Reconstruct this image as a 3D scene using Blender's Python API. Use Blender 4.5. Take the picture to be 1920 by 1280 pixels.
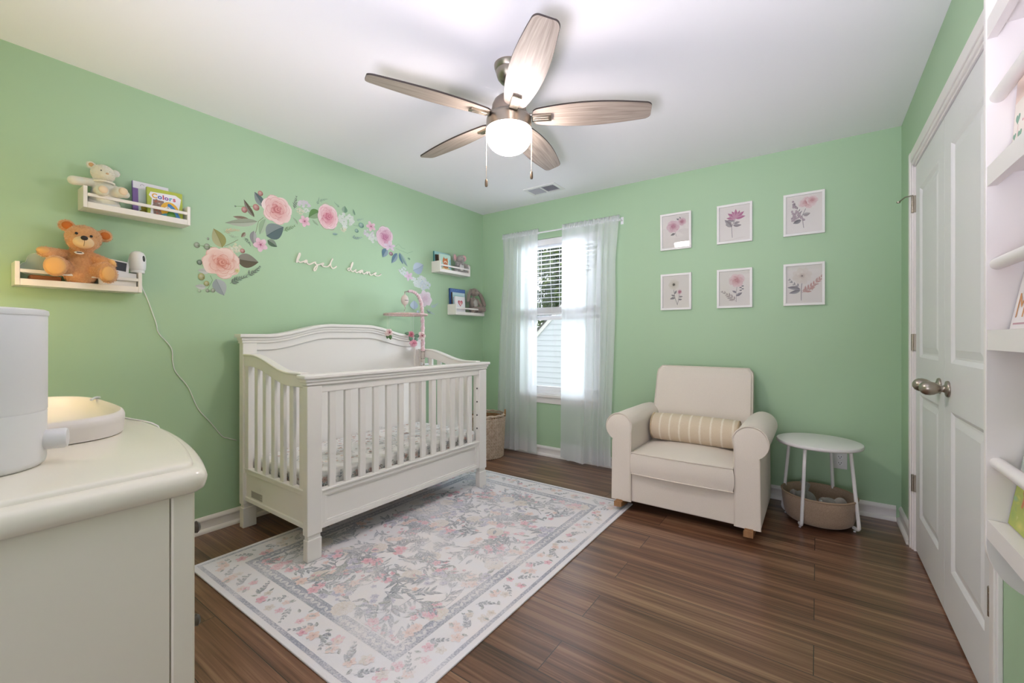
import bpy, bmesh, math, random
from math import sin, cos, pi, radians, sqrt, atan2
from mathutils import Vector, Matrix, Euler

for _o in list(bpy.data.objects):
    bpy.data.objects.remove(_o, do_unlink=True)
scene = bpy.context.scene
COL = scene.collection

# ------------------------------------------------------------------ room size
W, H = 3.333, 2.44            # room width (x) and height
YF = -3.80                    # front wall, behind the camera (back wall is y = 0)

# ------------------------------------------------------------------ camera
cam_data = bpy.data.cameras.new('camera')
cam = bpy.data.objects.new('camera', cam_data)
COL.objects.link(cam)
cam.location = (2.909, -3.548, 1.137)
cam.rotation_euler = (radians(90), 0, radians(35.437))
cam_data.sensor_width = 36.0
cam_data.lens = 804.0 / 1920.0 * 36.0
cam_data.shift_y = -8.2 / 1920.0
cam_data.clip_start = 0.02
scene.camera = cam

# ------------------------------------------------------------------ world, lights, exposure
scene.view_settings.view_transform = 'Standard'
scene.view_settings.look = 'None'
scene.view_settings.gamma = 1.0
scene.view_settings.use_curve_mapping = False
scene.view_settings.exposure = 0.28

world = bpy.data.worlds.new('sky')
scene.world = world
world.use_nodes = True
_wn = world.node_tree
_bg = _wn.nodes['Background']
_bg.inputs['Color'].default_value = (0.93, 0.95, 1.0, 1)
_bg.inputs['Strength'].default_value = 1.25


def area_light(name, loc, aim, sx, sy, energy, color):
    d = bpy.data.lights.new(name, 'AREA')
    d.shape = 'RECTANGLE'
    d.size, d.size_y = sx, sy
    d.energy = energy
    d.color = color
    o = bpy.data.objects.new(name, d)
    COL.objects.link(o)
    o.location = loc
    o.rotation_euler = (Vector(aim) - Vector(loc)).to_track_quat('-Z', 'Y').to_euler()
    return o


# area lamp added outside, boosting sky light down through the window
area_light('sky_boost', (1.0, 1.3, 2.95), (1.2, -1.3, 0.5), 2.2, 0.7, 240, (0.88, 0.92, 1.0))
# area lamp added outside the window to boost cool daylight on the left wall
area_light('daylight_boost', (2.0, 2.0, 2.0), (0.0, -1.9, 1.25), 1.3, 1.5, 215, (0.80, 0.88, 1.0))
# unseen fill light added behind the camera, shining in through the opening
area_light('fill_light', (2.3, -6.6, 0.95), (2.1, -3.8, 1.1), 1.6, 1.3, 33, (0.98, 0.94, 1.08))
# unseen spot light added behind the camera as an assumed flash, brightening the ceiling
_fd = bpy.data.lights.new('assumed_bounce_flash', 'SPOT')
_fd.energy = 155
_fd.color = (0.97, 0.93, 1.13)
_fd.spot_size = radians(110)
_fd.spot_blend = 0.9
_fd.shadow_soft_size = 0.16
_fo = bpy.data.objects.new('assumed_bounce_flash', _fd)
COL.objects.link(_fo)
_fo.location = (2.70, -3.72, 0.95)
_fo.rotation_euler = Vector((-0.30, 0.62, 0.72)).to_track_quat('-Z', 'Y').to_euler()
# assumed warm lamp, added unseen further along the dresser, left of the picture
_ld = bpy.data.lights.new('assumed_lamp_bulb', 'POINT')
_ld.energy = 7.0
_ld.color = (1.0, 0.72, 0.42)
_ld.shadow_soft_size = 0.06
_lo = bpy.data.objects.new('assumed_lamp_bulb', _ld)
COL.objects.link(_lo)
_lo.location = (0.52, -3.55, 1.32)

# ------------------------------------------------------------------ helpers


def lin(c):
    if isinstance(c, str):
        c = c.lstrip('#')
        c = tuple(int(c[i:i + 2], 16) / 255.0 for i in (0, 2, 4))
    return tuple((x / 12.92) if x <= 0.04045 else ((x + 0.055) / 1.055) ** 2.4 for x in c)


def mix(a, b, t):
    return tuple(x + (y - x) * t for x, y in zip(a, b))


class MB:
    """collects shapes and links them as one mesh object"""

    def __init__(s):
        s.V, s.F, s.C = [], [], []
        s.w = 0.0

    def add(s, vs, fs, col=(1, 1, 1)):
        n = len(s.V)
        s.V += [tuple(v) for v in vs]
        if col and isinstance(col, list):
            s.C += col
        else:
            s.C += [col] * len(vs)
        s.F += [tuple(n + i for i in f) for f in fs]
        return s

    def box(s, a, b, col=(1, 1, 1), M=None):
        x0, y0, z0 = [min(p, q) for p, q in zip(a, b)]
        x1, y1, z1 = [max(p, q) for p, q in zip(a, b)]
        vs = [(x0, y0, z0), (x1, y0, z0), (x1, y1, z0), (x0, y1, z0), (x0, y0, z1), (x1, y0, z1), (x1, y1, z1), (x0, y1, z1)]
        if M is not None:
            vs = [M @ Vector(v) for v in vs]
        return s.add(vs, [(0, 3, 2, 1), (4, 5, 6, 7), (0, 1, 5, 4), (1, 2, 6, 5), (2, 3, 7, 6), (3, 0, 4, 7)], col)

    def grid(s, fn, nu, nv, cu=False, cv=False, col=(1, 1, 1), cap0=False, cap1=False):
        vs = [fn(i, j) for j in range(nv) for i in range(nu)]
        fs = []
        for j in range(nv if cv else nv - 1):
            for i in range(nu if cu else nu - 1):
                a, b = i, (i + 1) % nu
                c, d = j, (j + 1) % nv
                fs.append((c * nu + a, c * nu + b, d * nu + b, d * nu + a))
        if cap0:
            fs.append(tuple(reversed(range(nu))))
        if cap1:
            fs.append(tuple((nv - 1) * nu + i for i in range(nu)))
        return s.add(vs, fs, col)

    def lathe(s, prof, n=32, c=(0, 0, 0), M=None, col=(1, 1, 1), cap=True):
        c = Vector(c)

        def fn(i, j):
            a = 2 * pi * i / n
            r, z = prof[j]
            p = Vector((r * cos(a), r * sin(a), z))
            if M is not None:
                p = M @ p
            return p + c
        return s.grid(fn, n, len(prof), cu=True, col=col, cap0=cap, cap1=cap)

    def tube(s, path, r, n=10, closed=False, col=(1, 1, 1), cap=True):
        P = [Vector(p) for p in path]
        m = len(P)
        rs = r if isinstance(r, (list, tuple)) else [r] * m
        T = []
        for i in range(m):
            if closed:
                t = P[(i + 1) % m] - P[i - 1]
            else:
                t = P[min(i + 1, m - 1)] - P[max(i - 1, 0)]
            T.append(t.normalized() if t.length > 1e-9 else Vector((0, 0, 1)))
        up = Vector((0, 0, 1)) if abs(T[0].z) < 0.9 else Vector((1, 0, 0))
        nrm = T[0].cross(up).normalized()
        fr = []
        for i in range(m):
            nrm = (nrm - T[i] * nrm.dot(T[i]))
            nrm = nrm.normalized() if nrm.length > 1e-9 else T[i].orthogonal().normalized()
            fr.append((nrm.copy(), T[i].cross(nrm).normalized()))

        def fn(i, j):
            a = 2 * pi * i / n
            return P[j] + (fr[j][0] * cos(a) + fr[j][1] * sin(a)) * rs[j]
        return s.grid(fn, n, m, cu=True, cv=closed, col=col, cap0=cap and not closed, cap1=cap and not closed)

    def ell(s, c, r, rot=None, n=20, m=14, col=(1, 1, 1)):
        c = Vector(c)
        M = Euler(rot).to_matrix() if rot else Matrix.Identity(3)
        vs = [c + M @ Vector((0, 0, -r[2]))]
        for j in range(1, m):
            b = -pi / 2 + pi * j / m
            for i in range(n):
                a = 2 * pi * i / n
                vs.append(c + M @ Vector((r[0] * cos(b) * cos(a), r[1] * cos(b) * sin(a), r[2] * sin(b))))
        vs.append(c + M @ Vector((0, 0, r[2])))
        fs = [(0, 1 + (i + 1) % n, 1 + i) for i in range(n)]
        for j in range(m - 2):
            for i in range(n):
                a, b = 1 + j * n + i, 1 + j * n + (i + 1) % n
                fs.append((a, b, b + n, a + n))
        k = 1 + (m - 2) * n
        fs += [(k + i, k + (i + 1) % n, len(vs) - 1) for i in range(n)]
        return s.add(vs, fs, col)

    def prism(s, poly, fn, d0, d1, col=(1, 1, 1)):
        """extrude a 2D polygon; fn(u, v, d) -> point"""
        n = len(poly)
        vs = [fn(u, v, d0) for u, v in poly] + [fn(u, v, d1) for u, v in poly]
        fs = [tuple(reversed(range(n))), tuple(range(n, 2 * n))]
        fs += [(i, (i + 1) % n, n + (i + 1) % n, n + i) for i in range(n)]
        return s.add(vs, fs, col)

    def build(s, name, mat, parent=None, bevel=0, seg=2, smooth=None, frame=True, subsurf=0, kind=None, remesh=0, fixn=True, label=None):
        me = bpy.data.meshes.new(name)
        vs = s.V
        if parent is not None and frame:
            vs = frame_verts(parent, vs)
        me.from_pydata([tuple(v) for v in vs], [], s.F)
        ca = me.color_attributes.new('Col', 'FLOAT_COLOR', 'POINT')
        flat = []
        for c in s.C:
            flat += [c[0], c[1], c[2], 1.0]
        ca.data.foreach_set('color', flat)
        me.update()
        if fixn:
            bm = bmesh.new()
            bm.from_mesh(me)
            bmesh.ops.recalc_face_normals(bm, faces=bm.faces)
            bm.to_mesh(me)
            bm.free()
        if smooth is not None:
            me.polygons.foreach_set('use_smooth', [True] * len(me.polygons))
            if smooth < 179:
                me.set_sharp_from_angle(angle=radians(smooth))
        me.materials.append(mat)
        o = bpy.data.objects.new(name, me)
        COL.objects.link(o)
        if parent is not None:
            o.parent = parent
        if remesh:
            md = o.modifiers.new('remesh', 'REMESH')
            md.mode = 'VOXEL'
            md.voxel_size = remesh
            md.use_smooth_shade = True
            sm = o.modifiers.new('smooth', 'SMOOTH')
            sm.factor = 0.5
            sm.iterations = 6
        if bevel:
            md = o.modifiers.new('bevel', 'BEVEL')
            md.width = bevel
            md.segments = seg
            md.limit_method = 'ANGLE'
            md.angle_limit = radians(40)
        if subsurf:
            md = o.modifiers.new('subsurf', 'SUBSURF')
            md.levels = md.render_levels = subsurf
        if kind:
            o['kind'] = kind
        if label:
            o['label'] = label
        return o


FRAMES = {}


def frame_verts(parent, vs):
    p = parent
    while p.parent is not None:
        p = p.parent
    M = FRAMES.get(p.name)
    if M is None:
        return vs
    return [M @ Vector(v) for v in vs]


def tag(o, label, cat, group=None):
    o['label'] = label
    o['category'] = cat
    if group:
        o['group'] = group
    return o


def thing(name, label, cat, loc=(0, 0, 0), group=None):
    """an Empty at a thing's base; its parts are given in world coordinates"""
    o = bpy.data.objects.new(name, None)
    COL.objects.link(o)
    o.empty_display_size = 0.05
    o.location = loc
    FRAMES[o.name] = Matrix.Translation(-Vector(loc))
    return tag(o, label, cat, group)


def kids(o):
    return [c for c in bpy.data.objects if c.parent == o]


def dup(o, loc=None, label=None, parent=None):
    c = o.copy()
    COL.objects.link(c)
    if parent is not None:
        c.parent = parent
    for k in kids(o):
        dup(k, parent=c)
    if loc is not None:
        c.location = loc
    if label:
        c['label'] = label
    return c


# ------------------------------------------------------------------ materials
MATS = {}


def mat(name, color=None, rough=0.5, metal=0.0, spec=0.5, bump=None, var=None, vcol=False, coat=0.0, sheen=0.0, trans=None, emit=None, vary_by=None):
    """principled material; bump=(scale, strength), var=(scale, other colour, amount)"""
    if name in MATS:
        return MATS[name]
    m = bpy.data.materials.new(name)
    m.use_nodes = True
    nt = m.node_tree
    b = nt.nodes['Principled BSDF']
    b.inputs['Roughness'].default_value = rough
    b.inputs['Metallic'].default_value = metal
    b.inputs['Specular IOR Level'].default_value = spec
    b.inputs['Coat Weight'].default_value = coat
    b.inputs['Sheen Weight'].default_value = sheen
    base = None
    if vcol:
        at = nt.nodes.new('ShaderNodeAttribute')
        at.attribute_name = 'Col'
        base = at.outputs['Color']
    tc = nt.nodes.new('ShaderNodeTexCoord')
    if var:
        nz = nt.nodes.new('ShaderNodeTexNoise')
        sc = var[0]
        if isinstance(sc, tuple):
            mp = nt.nodes.new('ShaderNodeMapping')
            mp.inputs['Scale'].default_value = sc
            nt.links.new(tc.outputs['Object'], mp.inputs['Vector'])
            nt.links.new(mp.outputs['Vector'], nz.inputs['Vector'])
            nz.inputs['Scale'].default_value = 1.0
        else:
            nt.links.new(tc.outputs['Object'], nz.inputs['Vector'])
            nz.inputs['Scale'].default_value = sc
        nz.inputs['Detail'].default_value = 5
        rp = nt.nodes.new('ShaderNodeMapRange')
        rp.inputs['From Min'].default_value = 0.35
        rp.inputs['From Max'].default_value = 0.65
        rp.inputs['To Max'].default_value = var[2]
        nt.links.new(nz.outputs['Fac'], rp.inputs['Value'])
        mx = nt.nodes.new('ShaderNodeMix')
        mx.data_type = 'RGBA'
        nt.links.new(rp.outputs['Result'], mx.inputs[0])
        if base is not None:
            nt.links.new(base, mx.inputs[6])
        else:
            mx.inputs[6].default_value = (*lin(color), 1)
        mx.inputs[7].default_value = (*lin(var[1]), 1)
        base = mx.outputs[2]
    if base is not None:
        nt.links.new(base, b.inputs['Base Color'])
    elif color is not None:
        b.inputs['Base Color'].default_value = (*lin(color), 1)
    if bump:
        nz = nt.nodes.new('ShaderNodeTexNoise')
        nz.inputs['Scale'].default_value = bump[0]
        nz.inputs['Detail'].default_value = 3
        nt.links.new(tc.outputs['Object'], nz.inputs['Vector'])
        bp = nt.nodes.new('ShaderNodeBump')
        bp.inputs['Strength'].default_value = bump[1]
        bp.inputs['Distance'].default_value = bump[2] if len(bump) > 2 else 0.002
        nt.links.new(nz.outputs['Fac'], bp.inputs['Height'])
        nt.links.new(bp.outputs['Normal'], b.inputs['Normal'])
    if emit:
        b.inputs['Emission Color'].default_value = (*emit[0], 1)
        b.inputs['Emission Strength'].default_value = emit[1]
    MATS[name] = m
    return m


GREEN = mat('green_wall_paint', '#aecca9', 0.55, spec=0.35, bump=(260, 0.06, 0.001))
CEIL = mat('ceiling_paint', '#f6f5f8', 0.8, spec=0.2, bump=(160, 0.1, 0.001))
TRIM = mat('white_trim_paint', '#eeeae6', 0.38, spec=0.45)
DOORW = mat('white_door_paint', '#e9e9e8', 0.4, spec=0.45, bump=(300, 0.03, 0.001))
VINYL = mat('white_vinyl', '#f0f0f2', 0.3)
CRIBW = mat('crib_white_paint', '#eeebe6', 0.33, spec=0.5, bump=(220, 0.02, 0.001))
DRESS = mat('cream_white_lacquer', '#ebe4d4', 0.26, spec=0.5, coat=0.15)
PRINT = mat('printed_colours', vcol=True, rough=0.6, spec=0.25)
VGLOSS = mat('printed_card', vcol=True, rough=0.32, spec=0.5)
PAINTED = mat('painted_colours', vcol=True, rough=0.45)
PLASTIC = mat('white_plastic', '#e9e8e8', 0.32, spec=0.5)
NICKEL = mat('brushed_nickel', '#a89f92', 0.3, metal=1.0)
BLACK = mat('black_plastic', '#141416', 0.2)
PAPER = mat('paper_edges', '#f2eee4', 0.8)


def glass_material():
    m = bpy.data.materials.new('clear_glass')
    m.use_nodes = True
    nt = m.node_tree
    nt.nodes.remove(nt.nodes['Principled BSDF'])
    out = nt.nodes['Material Output']
    tr = nt.nodes.new('ShaderNodeBsdfTransparent')
    tr.inputs['Color'].default_value = (0.97, 0.985, 0.98, 1)
    gl = nt.nodes.new('ShaderNodeBsdfGlossy')
    gl.inputs['Roughness'].default_value = 0.02
    fr = nt.nodes.new('ShaderNodeFresnel')
    fr.inputs['IOR'].default_value = 1.45
    mx = nt.nodes.new('ShaderNodeMixShader')
    nt.links.new(fr.outputs[0], mx.inputs[0])
    nt.links.new(tr.outputs[0], mx.inputs[1])
    nt.links.new(gl.outputs[0], mx.inputs[2])
    nt.links.new(mx.outputs[0], out.inputs['Surface'])
    return m


GLASS = glass_material()


def sheer_material():
    m = bpy.data.materials.new('sheer_white_voile')
    m.use_nodes = True
    nt = m.node_tree
    nt.nodes.remove(nt.nodes['Principled BSDF'])
    out = nt.nodes['Material Output']
    tr = nt.nodes.new('ShaderNodeBsdfTransparent')
    tr.inputs['Color'].default_value = (1, 1, 1, 1)
    tl = nt.nodes.new('ShaderNodeBsdfTranslucent')
    tl.inputs['Color'].default_value = (0.93, 0.95, 0.97, 1)
    df = nt.nodes.new('ShaderNodeBsdfDiffuse')
    df.inputs['Color'].default_value = (0.93, 0.94, 0.95, 1)
    m1 = nt.nodes.new('ShaderNodeMixShader')
    m1.inputs[0].default_value = 0.5
    nt.links.new(tl.outputs[0], m1.inputs[1])
    nt.links.new(df.outputs[0], m1.inputs[2])
    m2 = nt.nodes.new('ShaderNodeMixShader')
    m2.inputs[0].default_value = 0.74
    nt.links.new(tr.outputs[0], m2.inputs[1])
    nt.links.new(m1.outputs[0], m2.inputs[2])
    nt.links.new(m2.outputs[0], out.inputs['Surface'])
    return m


SHEER = sheer_material()


def floor_material():
    m = bpy.data.materials.new('dark_walnut_planks')
    m.use_nodes = True
    nt = m.node_tree
    N, L = nt.nodes, nt.links
    b = N['Principled BSDF']
    tc = N.new('ShaderNodeTexCoord')
    mp = N.new('ShaderNodeMapping')
    mp.inputs['Location'].default_value = (0.31, 0.056, 0)
    L.new(tc.outputs['Object'], mp.inputs['Vector'])
    br = N.new('ShaderNodeTexBrick')
    br.offset = 0.37
    br.offset_frequency = 2
    br.inputs['Scale'].default_value = 1.0
    br.inputs['Brick Width'].default_value = 1.22
    br.inputs['Row Height'].default_value = 0.173
    br.inputs['Mortar Size'].default_value = 0.0016
    br.inputs['Mortar Smooth'].default_value = 0.3
    br.inputs['Color1'].default_value = (0, 0, 0, 1)
    br.inputs['Color2'].default_value = (1, 1, 1, 1)
    br.inputs['Mortar'].default_value = (0.5, 0.5, 0.5, 1)
    L.new(mp.outputs[0], br.inputs['Vector'])
    # every plank shifts the grain pattern
    sep = N.new('ShaderNodeSeparateColor')
    L.new(br.outputs['Color'], sep.inputs[0])
    mul = N.new('ShaderNodeMath')
    mul.operation = 'MULTIPLY'
    mul.inputs[1].default_value = 17.0
    L.new(sep.outputs[0], mul.inputs[0])
    cmb = N.new('ShaderNodeCombineXYZ')
    L.new(mul.outputs[0], cmb.inputs[2])
    L.new(mul.outputs[0], cmb.inputs[0])
    add = N.new('ShaderNodeVectorMath')
    L.new(tc.outputs['Object'], add.inputs[0])
    L.new(cmb.outputs[0], add.inputs[1])
    mp2 = N.new('ShaderNodeMapping')
    mp2.inputs['Scale'].default_value = (1.1, 52.0, 1.0)
    L.new(add.outputs[0], mp2.inputs['Vector'])
    nz = N.new('ShaderNodeTexNoise')
    nz.inputs['Scale'].default_value = 1.0
    nz.inputs['Detail'].default_value = 7
    nz.inputs['Roughness'].default_value = 0.62
    nz.inputs['Distortion'].default_value = 0.9
    L.new(mp2.outputs[0], nz.inputs['Vector'])
    mp3 = N.new('ShaderNodeMapping')
    mp3.inputs['Scale'].default_value = (0.7, 13.0, 1.0)
    L.new(add.outputs[0], mp3.inputs['Vector'])
    wv = N.new('ShaderNodeTexNoise')
    wv.inputs['Scale'].default_value = 1.0
    wv.inputs['Detail'].default_value = 2
    L.new(mp3.outputs[0], wv.inputs['Vector'])
    cr = N.new('ShaderNodeValToRGB')
    e = cr.color_ramp.elements
    e[0].position, e[0].color = 0.36, (*lin('#44291a'), 1)
    e[1].position, e[1].color = 0.66, (*lin('#9d7a5e'), 1)
    e2 = cr.color_ramp.elements.new(0.5)
    e2.color = (*lin('#76503a'), 1)
    mixf = N.new('ShaderNodeMath')
    mixf.operation = 'MULTIPLY_ADD'
    mixf.inputs[1].default_value = 0.55
    L.new(nz.outputs['Fac'], mixf.inputs[0])
    m4 = N.new('ShaderNodeMath')
    m4.operation = 'MULTIPLY'
    m4.inputs[1].default_value = 0.45
    L.new(wv.outputs['Fac'], m4.inputs[0])
    L.new(m4.outputs[0], mixf.inputs[2])
    L.new(mixf.outputs[0], cr.inputs[0])
    # plank to plank tone
    tone = N.new('ShaderNodeMapRange')
    tone.inputs['To Min'].default_value = 0.92
    tone.inputs['To Max'].default_value = 1.14
    L.new(sep.outputs[0], tone.inputs['Value'])
    vm = N.new('ShaderNodeVectorMath')
    vm.operation = 'SCALE'
    L.new(cr.outputs[0], vm.inputs[0])
    L.new(tone.outputs[0], vm.inputs['Scale'])
    seam = N.new('ShaderNodeMix')
    seam.data_type = 'RGBA'
    L.new(br.outputs['Fac'], seam.inputs[0])
    L.new(vm.outputs[0], seam.inputs[6])
    seam.inputs[7].default_value = (*lin('#241a14'), 1)
    L.new(seam.outputs[2], b.inputs['Base Color'])
    rr = N.new('ShaderNodeMapRange')
    rr.inputs['To Min'].default_value = 0.3
    rr.inputs['To Max'].default_value = 0.46
    L.new(nz.outputs['Fac'], rr.inputs['Value'])
    L.new(rr.outputs[0], b.inputs['Roughness'])
    b.inputs['Specular IOR Level'].default_value = 0.35
    b.inputs['Coat Weight'].default_value = 0.6
    b.inputs['Coat IOR'].default_value = 1.55
    b.inputs['Coat Roughness'].default_value = 0.22
    bp = N.new('ShaderNodeBump')
    bp.inputs['Strength'].default_value = 0.25
    bp.inputs['Distance'].default_value = 0.001
    inv = N.new('ShaderNodeMath')
    inv.operation = 'MULTIPLY_ADD'
    inv.inputs[1].default_value = -3.0
    L.new(br.outputs['Fac'], inv.inputs[0])
    L.new(nz.outputs['Fac'], inv.inputs[2])
    L.new(inv.outputs[0], bp.inputs['Height'])
    L.new(bp.outputs[0], b.inputs['Normal'])
    return m


FLOOR = floor_material()

# ------------------------------------------------------------------ room shell
T = 0.12


def struct(name, mb, m, parent=None, **k):
    o = mb.build(name, m, parent, frame=False, **k)
    if parent is None:
        o['kind'] = 'structure'
    return o


struct('floor', MB().box((-T, YF - 0.7, -0.1), (W + T, T, 0)), FLOOR)
struct('ceiling', MB().box((-T, YF - 0.7, H), (W + T, T, H + 0.1)), CEIL)
struct('wall_left', MB().box((-T, YF - 0.7, 0), (0, T, H)), GREEN)
# back wall with the window opening
WX0, WX1, WZ0, WZ1 = 0.52, 1.345, 0.585, 2.085
wb = MB()
wb.box((0, 0, 0), (WX0, T, H)).box((WX1, 0, 0), (W, T, H)).box((WX0, 0, 0), (WX1, T, WZ0)).box((WX0, 0, WZ1), (WX1, T, H))
struct('wall_back', wb, GREEN)
# right wall with the closet opening
DY0, DY1, DZ = -1.715, -0.435, 2.055
wr = MB()
wr.box((W, DY1, 0), (W + T, T, H)).box((W, YF - 0.7, 0), (W + T, DY0, H)).box((W, DY0, DZ), (W + T, DY1, H))
struct('wall_right', wr, GREEN)
# front wall behind the camera, with an opening added to let the fill light in
wf = MB()
wf.box((0, YF - 0.1, 0), (1.80, YF, H)).box((2.95, YF - 0.1, 0), (W, YF, H)).box((1.80, YF - 0.1, 2.1), (2.95, YF, H))
struct('wall_front', wf, GREEN)
# unseen shell added behind the opening to keep sky light out
wh = MB()
wh.box((1.0, -7.1, 0), (1.1, YF - 0.1, H)).box((W + 0.3, -7.1, 0), (W + 0.4, YF - 0.1, H)).box((1.0, -7.2, 0), (W + 0.4, -7.1, H))
wh.box((1.0, -7.2, H), (W + 0.4, YF - 0.7, H + 0.1)).box((1.0, -7.2, -0.1), (W + 0.4, YF - 0.7, 0))
struct('wall_sky_block', wh, CEIL)


def baseboard(name, a, b, n):
    """moulded board with a shoe along the floor from a to b; n points into the room"""
    a, b, n = Vector((*a, 0)), Vector((*b, 0)), Vector((*n, 0))
    prof = [(0, 0), (0.026, 0), (0.026, 0.008), (0.023, 0.016), (0.018, 0.021), (0.0105, 0.024), (0.0095, 0.030), (0.0095, 0.062), (0.0115, 0.066), (0.0135, 0.070), (0.0135, 0.075), (0.010, 0.083), (0.005, 0.091), (0, 0.0925)]
    mb = MB()
    mb.prism(prof, lambda u, v, d: (a + (b - a) * d + n * u) + Vector((0, 0, v)), 0, 1)
    return struct(name, mb, TRIM, smooth=28)


baseboard('baseboard_left', (0, YF), (0, 0), (1, 0))
baseboard('baseboard_back', (0.026, 0), (W - 0.026, 0), (0, -1))
baseboard('baseboard_right', (W, -0.376), (W, 0), (-1, 0))

# closet door casing
CW = 0.062


def casing(name, y0, z0, y1, z1, inner):
    """flat stepped casing on the right wall; inner tells which edge is the stepped one"""
    mb = MB()
    mb.box((W - 0.012, y0, z0), (W, y1, z1))
    if inner == 'z':
        mb.box((W - 0.018, y0, z0 + 0.016), (W - 0.010, y1, z1 - 0.006))
    else:
        lo, hi = (y0 + 0.016, y1 - 0.006) if inner == 'y0' else (y0 + 0.006, y1 - 0.016)
        mb.box((W - 0.018, lo, z0), (W - 0.010, hi, z1))
    return struct(name, mb, TRIM, bevel=0.003)


casing('trim_1', DY1, 0, DY1 + CW, DZ + CW + 0.012, 'y0')
casing('trim_2', DY0 - CW, 0, DY0, DZ + CW + 0.012, 'y1')
casing('trim_3', DY0, DZ, DY1, DZ + CW + 0.012, 'z')
jam = MB()
jam.box((W - 0.004, DY1 - 0.012, 0), (W + T, DY1 + 0.001, DZ)).box((W - 0.004, DY0 - 0.001, 0), (W + T, DY0 + 0.012, DZ)).box((W - 0.004, DY0, DZ - 0.012), (W + T, DY1, DZ + 0.001))
struct('trim_4', jam, TRIM)


def door_leaf(name, y0, y1, knob_y, hinge_y, stop):
    z0, z1 = 0.012, DZ - 0.015
    xf, xb = W + 0.003, W + 0.038

    def ring(mb, a, b):
        (ya, za, yb, zb, x0), (yc, zc, yd, zd, x1) = a, b
        vs = [(x0, ya, za), (x0, yb, za), (x0, yb, zb), (x0, ya, zb), (x1, yc, zc), (x1, yd, zc), (x1, yd, zd), (x1, yc, zd)]
        mb.add(vs, [(0, 1, 5, 4), (1, 2, 6, 5), (2, 3, 7, 6), (3, 0, 4, 7)])
    mb = MB()
    sx = 0.105
    pans = [(0.215, 0.845), (1.035, 1.90)]
    # stiles, rails
    ys = [y0, y0 + sx, y1 - sx, y1]
    zs = [z0, pans[0][0], pans[0][1], pans[1][0], pans[1][1], z1]
    idx = {}
    vs = []
    for j, z in enumerate(zs):
        for i, y in enumerate(ys):
            idx[i, j] = len(vs)
            vs.append((xf, y, z))
    fs = []
    for j in range(5):
        for i in range(3):
            if i == 1 and j in (1, 3):
                continue
            fs.append((idx[i, j], idx[i + 1, j], idx[i + 1, j + 1], idx[i, j + 1]))
    mb.add(vs, fs)
    for za, zb in pans:
        ya, yb = ys[1], ys[2]
        r = [(ya, za, yb, zb, xf)]
        for d, x in ((0.006, xf + 0.003), (0.016, xf + 0.009), (0.024, xf + 0.009), (0.052, xf + 0.003)):
            r.append((ya + d, za + d, yb - d, zb - d, x))
        for p, q in zip(r, r[1:]):
            ring(mb, p, q)
        a = r[-1]
        mb.add([(a[4], a[0], a[1]), (a[4], a[2], a[1]), (a[4], a[2], a[3]), (a[4], a[0], a[3])], [(0, 1, 2, 3)])
    # edges and back
    mb.add([(xf, y0, z0), (xf, y1, z0), (xf, y1, z1), (xf, y0, z1), (xb, y0, z0), (xb, y1, z0), (xb, y1, z1), (xb, y0, z1)],
           [(0, 1, 5, 4), (1, 2, 6, 5), (2, 3, 7, 6), (3, 0, 4, 7), (4, 5, 6, 7)])
    d = struct(name, mb, DOORW, fixn=True)
    # knob: rose, neck and egg shaped grip
    kp = [(0.0, 0.0), (0.032, 0.0), (0.033, 0.004), (0.030, 0.009), (0.016, 0.012), (0.0125, 0.018), (0.0135, 0.026), (0.019, 0.032), (0.0255, 0.043), (0.0285, 0.056), (0.027, 0.069), (0.021, 0.080), (0.010, 0.087), (0.0, 0.088)]
    M = Matrix.Rotation(radians(-90), 3, 'Y')
    k = MB().lathe(kp, 28, (xf, knob_y, 0.930), M, cap=False).build('knob', NICKEL, d, frame=False, smooth=50)
    for n, hz in enumerate((0.315, 1.065, 1.80)):
        hm = MB()
        hm.box((W - 0.006, hinge_y - 0.012, hz), (W + 0.004, hinge_y + 0.012, hz + 0.089))
        hg = hm.build('hinge', NICKEL, d, frame=False, bevel=0.001)
        pm = MB()
        for q in range(5):
            pm.lathe([(0.0055, 0.0), (0.0065, 0.001), (0.0065, 0.0165), (0.0055, 0.0175)], 12, (W - 0.009, hinge_y, hz + 0.0178 * q))
        pm.build('hinge_barrel', NICKEL, hg, frame=False, smooth=40)
        if stop and n == 2:
            sm = MB().tube([(W - 0.008, hinge_y, hz + 0.092), (W - 0.035, hinge_y + 0.03, hz + 0.096), (W - 0.055, hinge_y + 0.075, hz + 0.085)], 0.0035)
            sm.lathe([(0.0, 0), (0.008, 0.0), (0.009, 0.008), (0.0, 0.010)], 12, (W - 0.056, hinge_y + 0.078, hz + 0.080))
            sm.build('door_stop', NICKEL, hg, frame=False, smooth=40)
    return d


DM = -1.075
door_leaf('door_1', DM + 0.0015, DY1 - 0.014, DM + 0.075, DY1 - 0.008, True)
door_leaf('door_2', DY0 + 0.014, DM - 0.0015, DM - 0.075, DY0 + 0.010, False)

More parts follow.
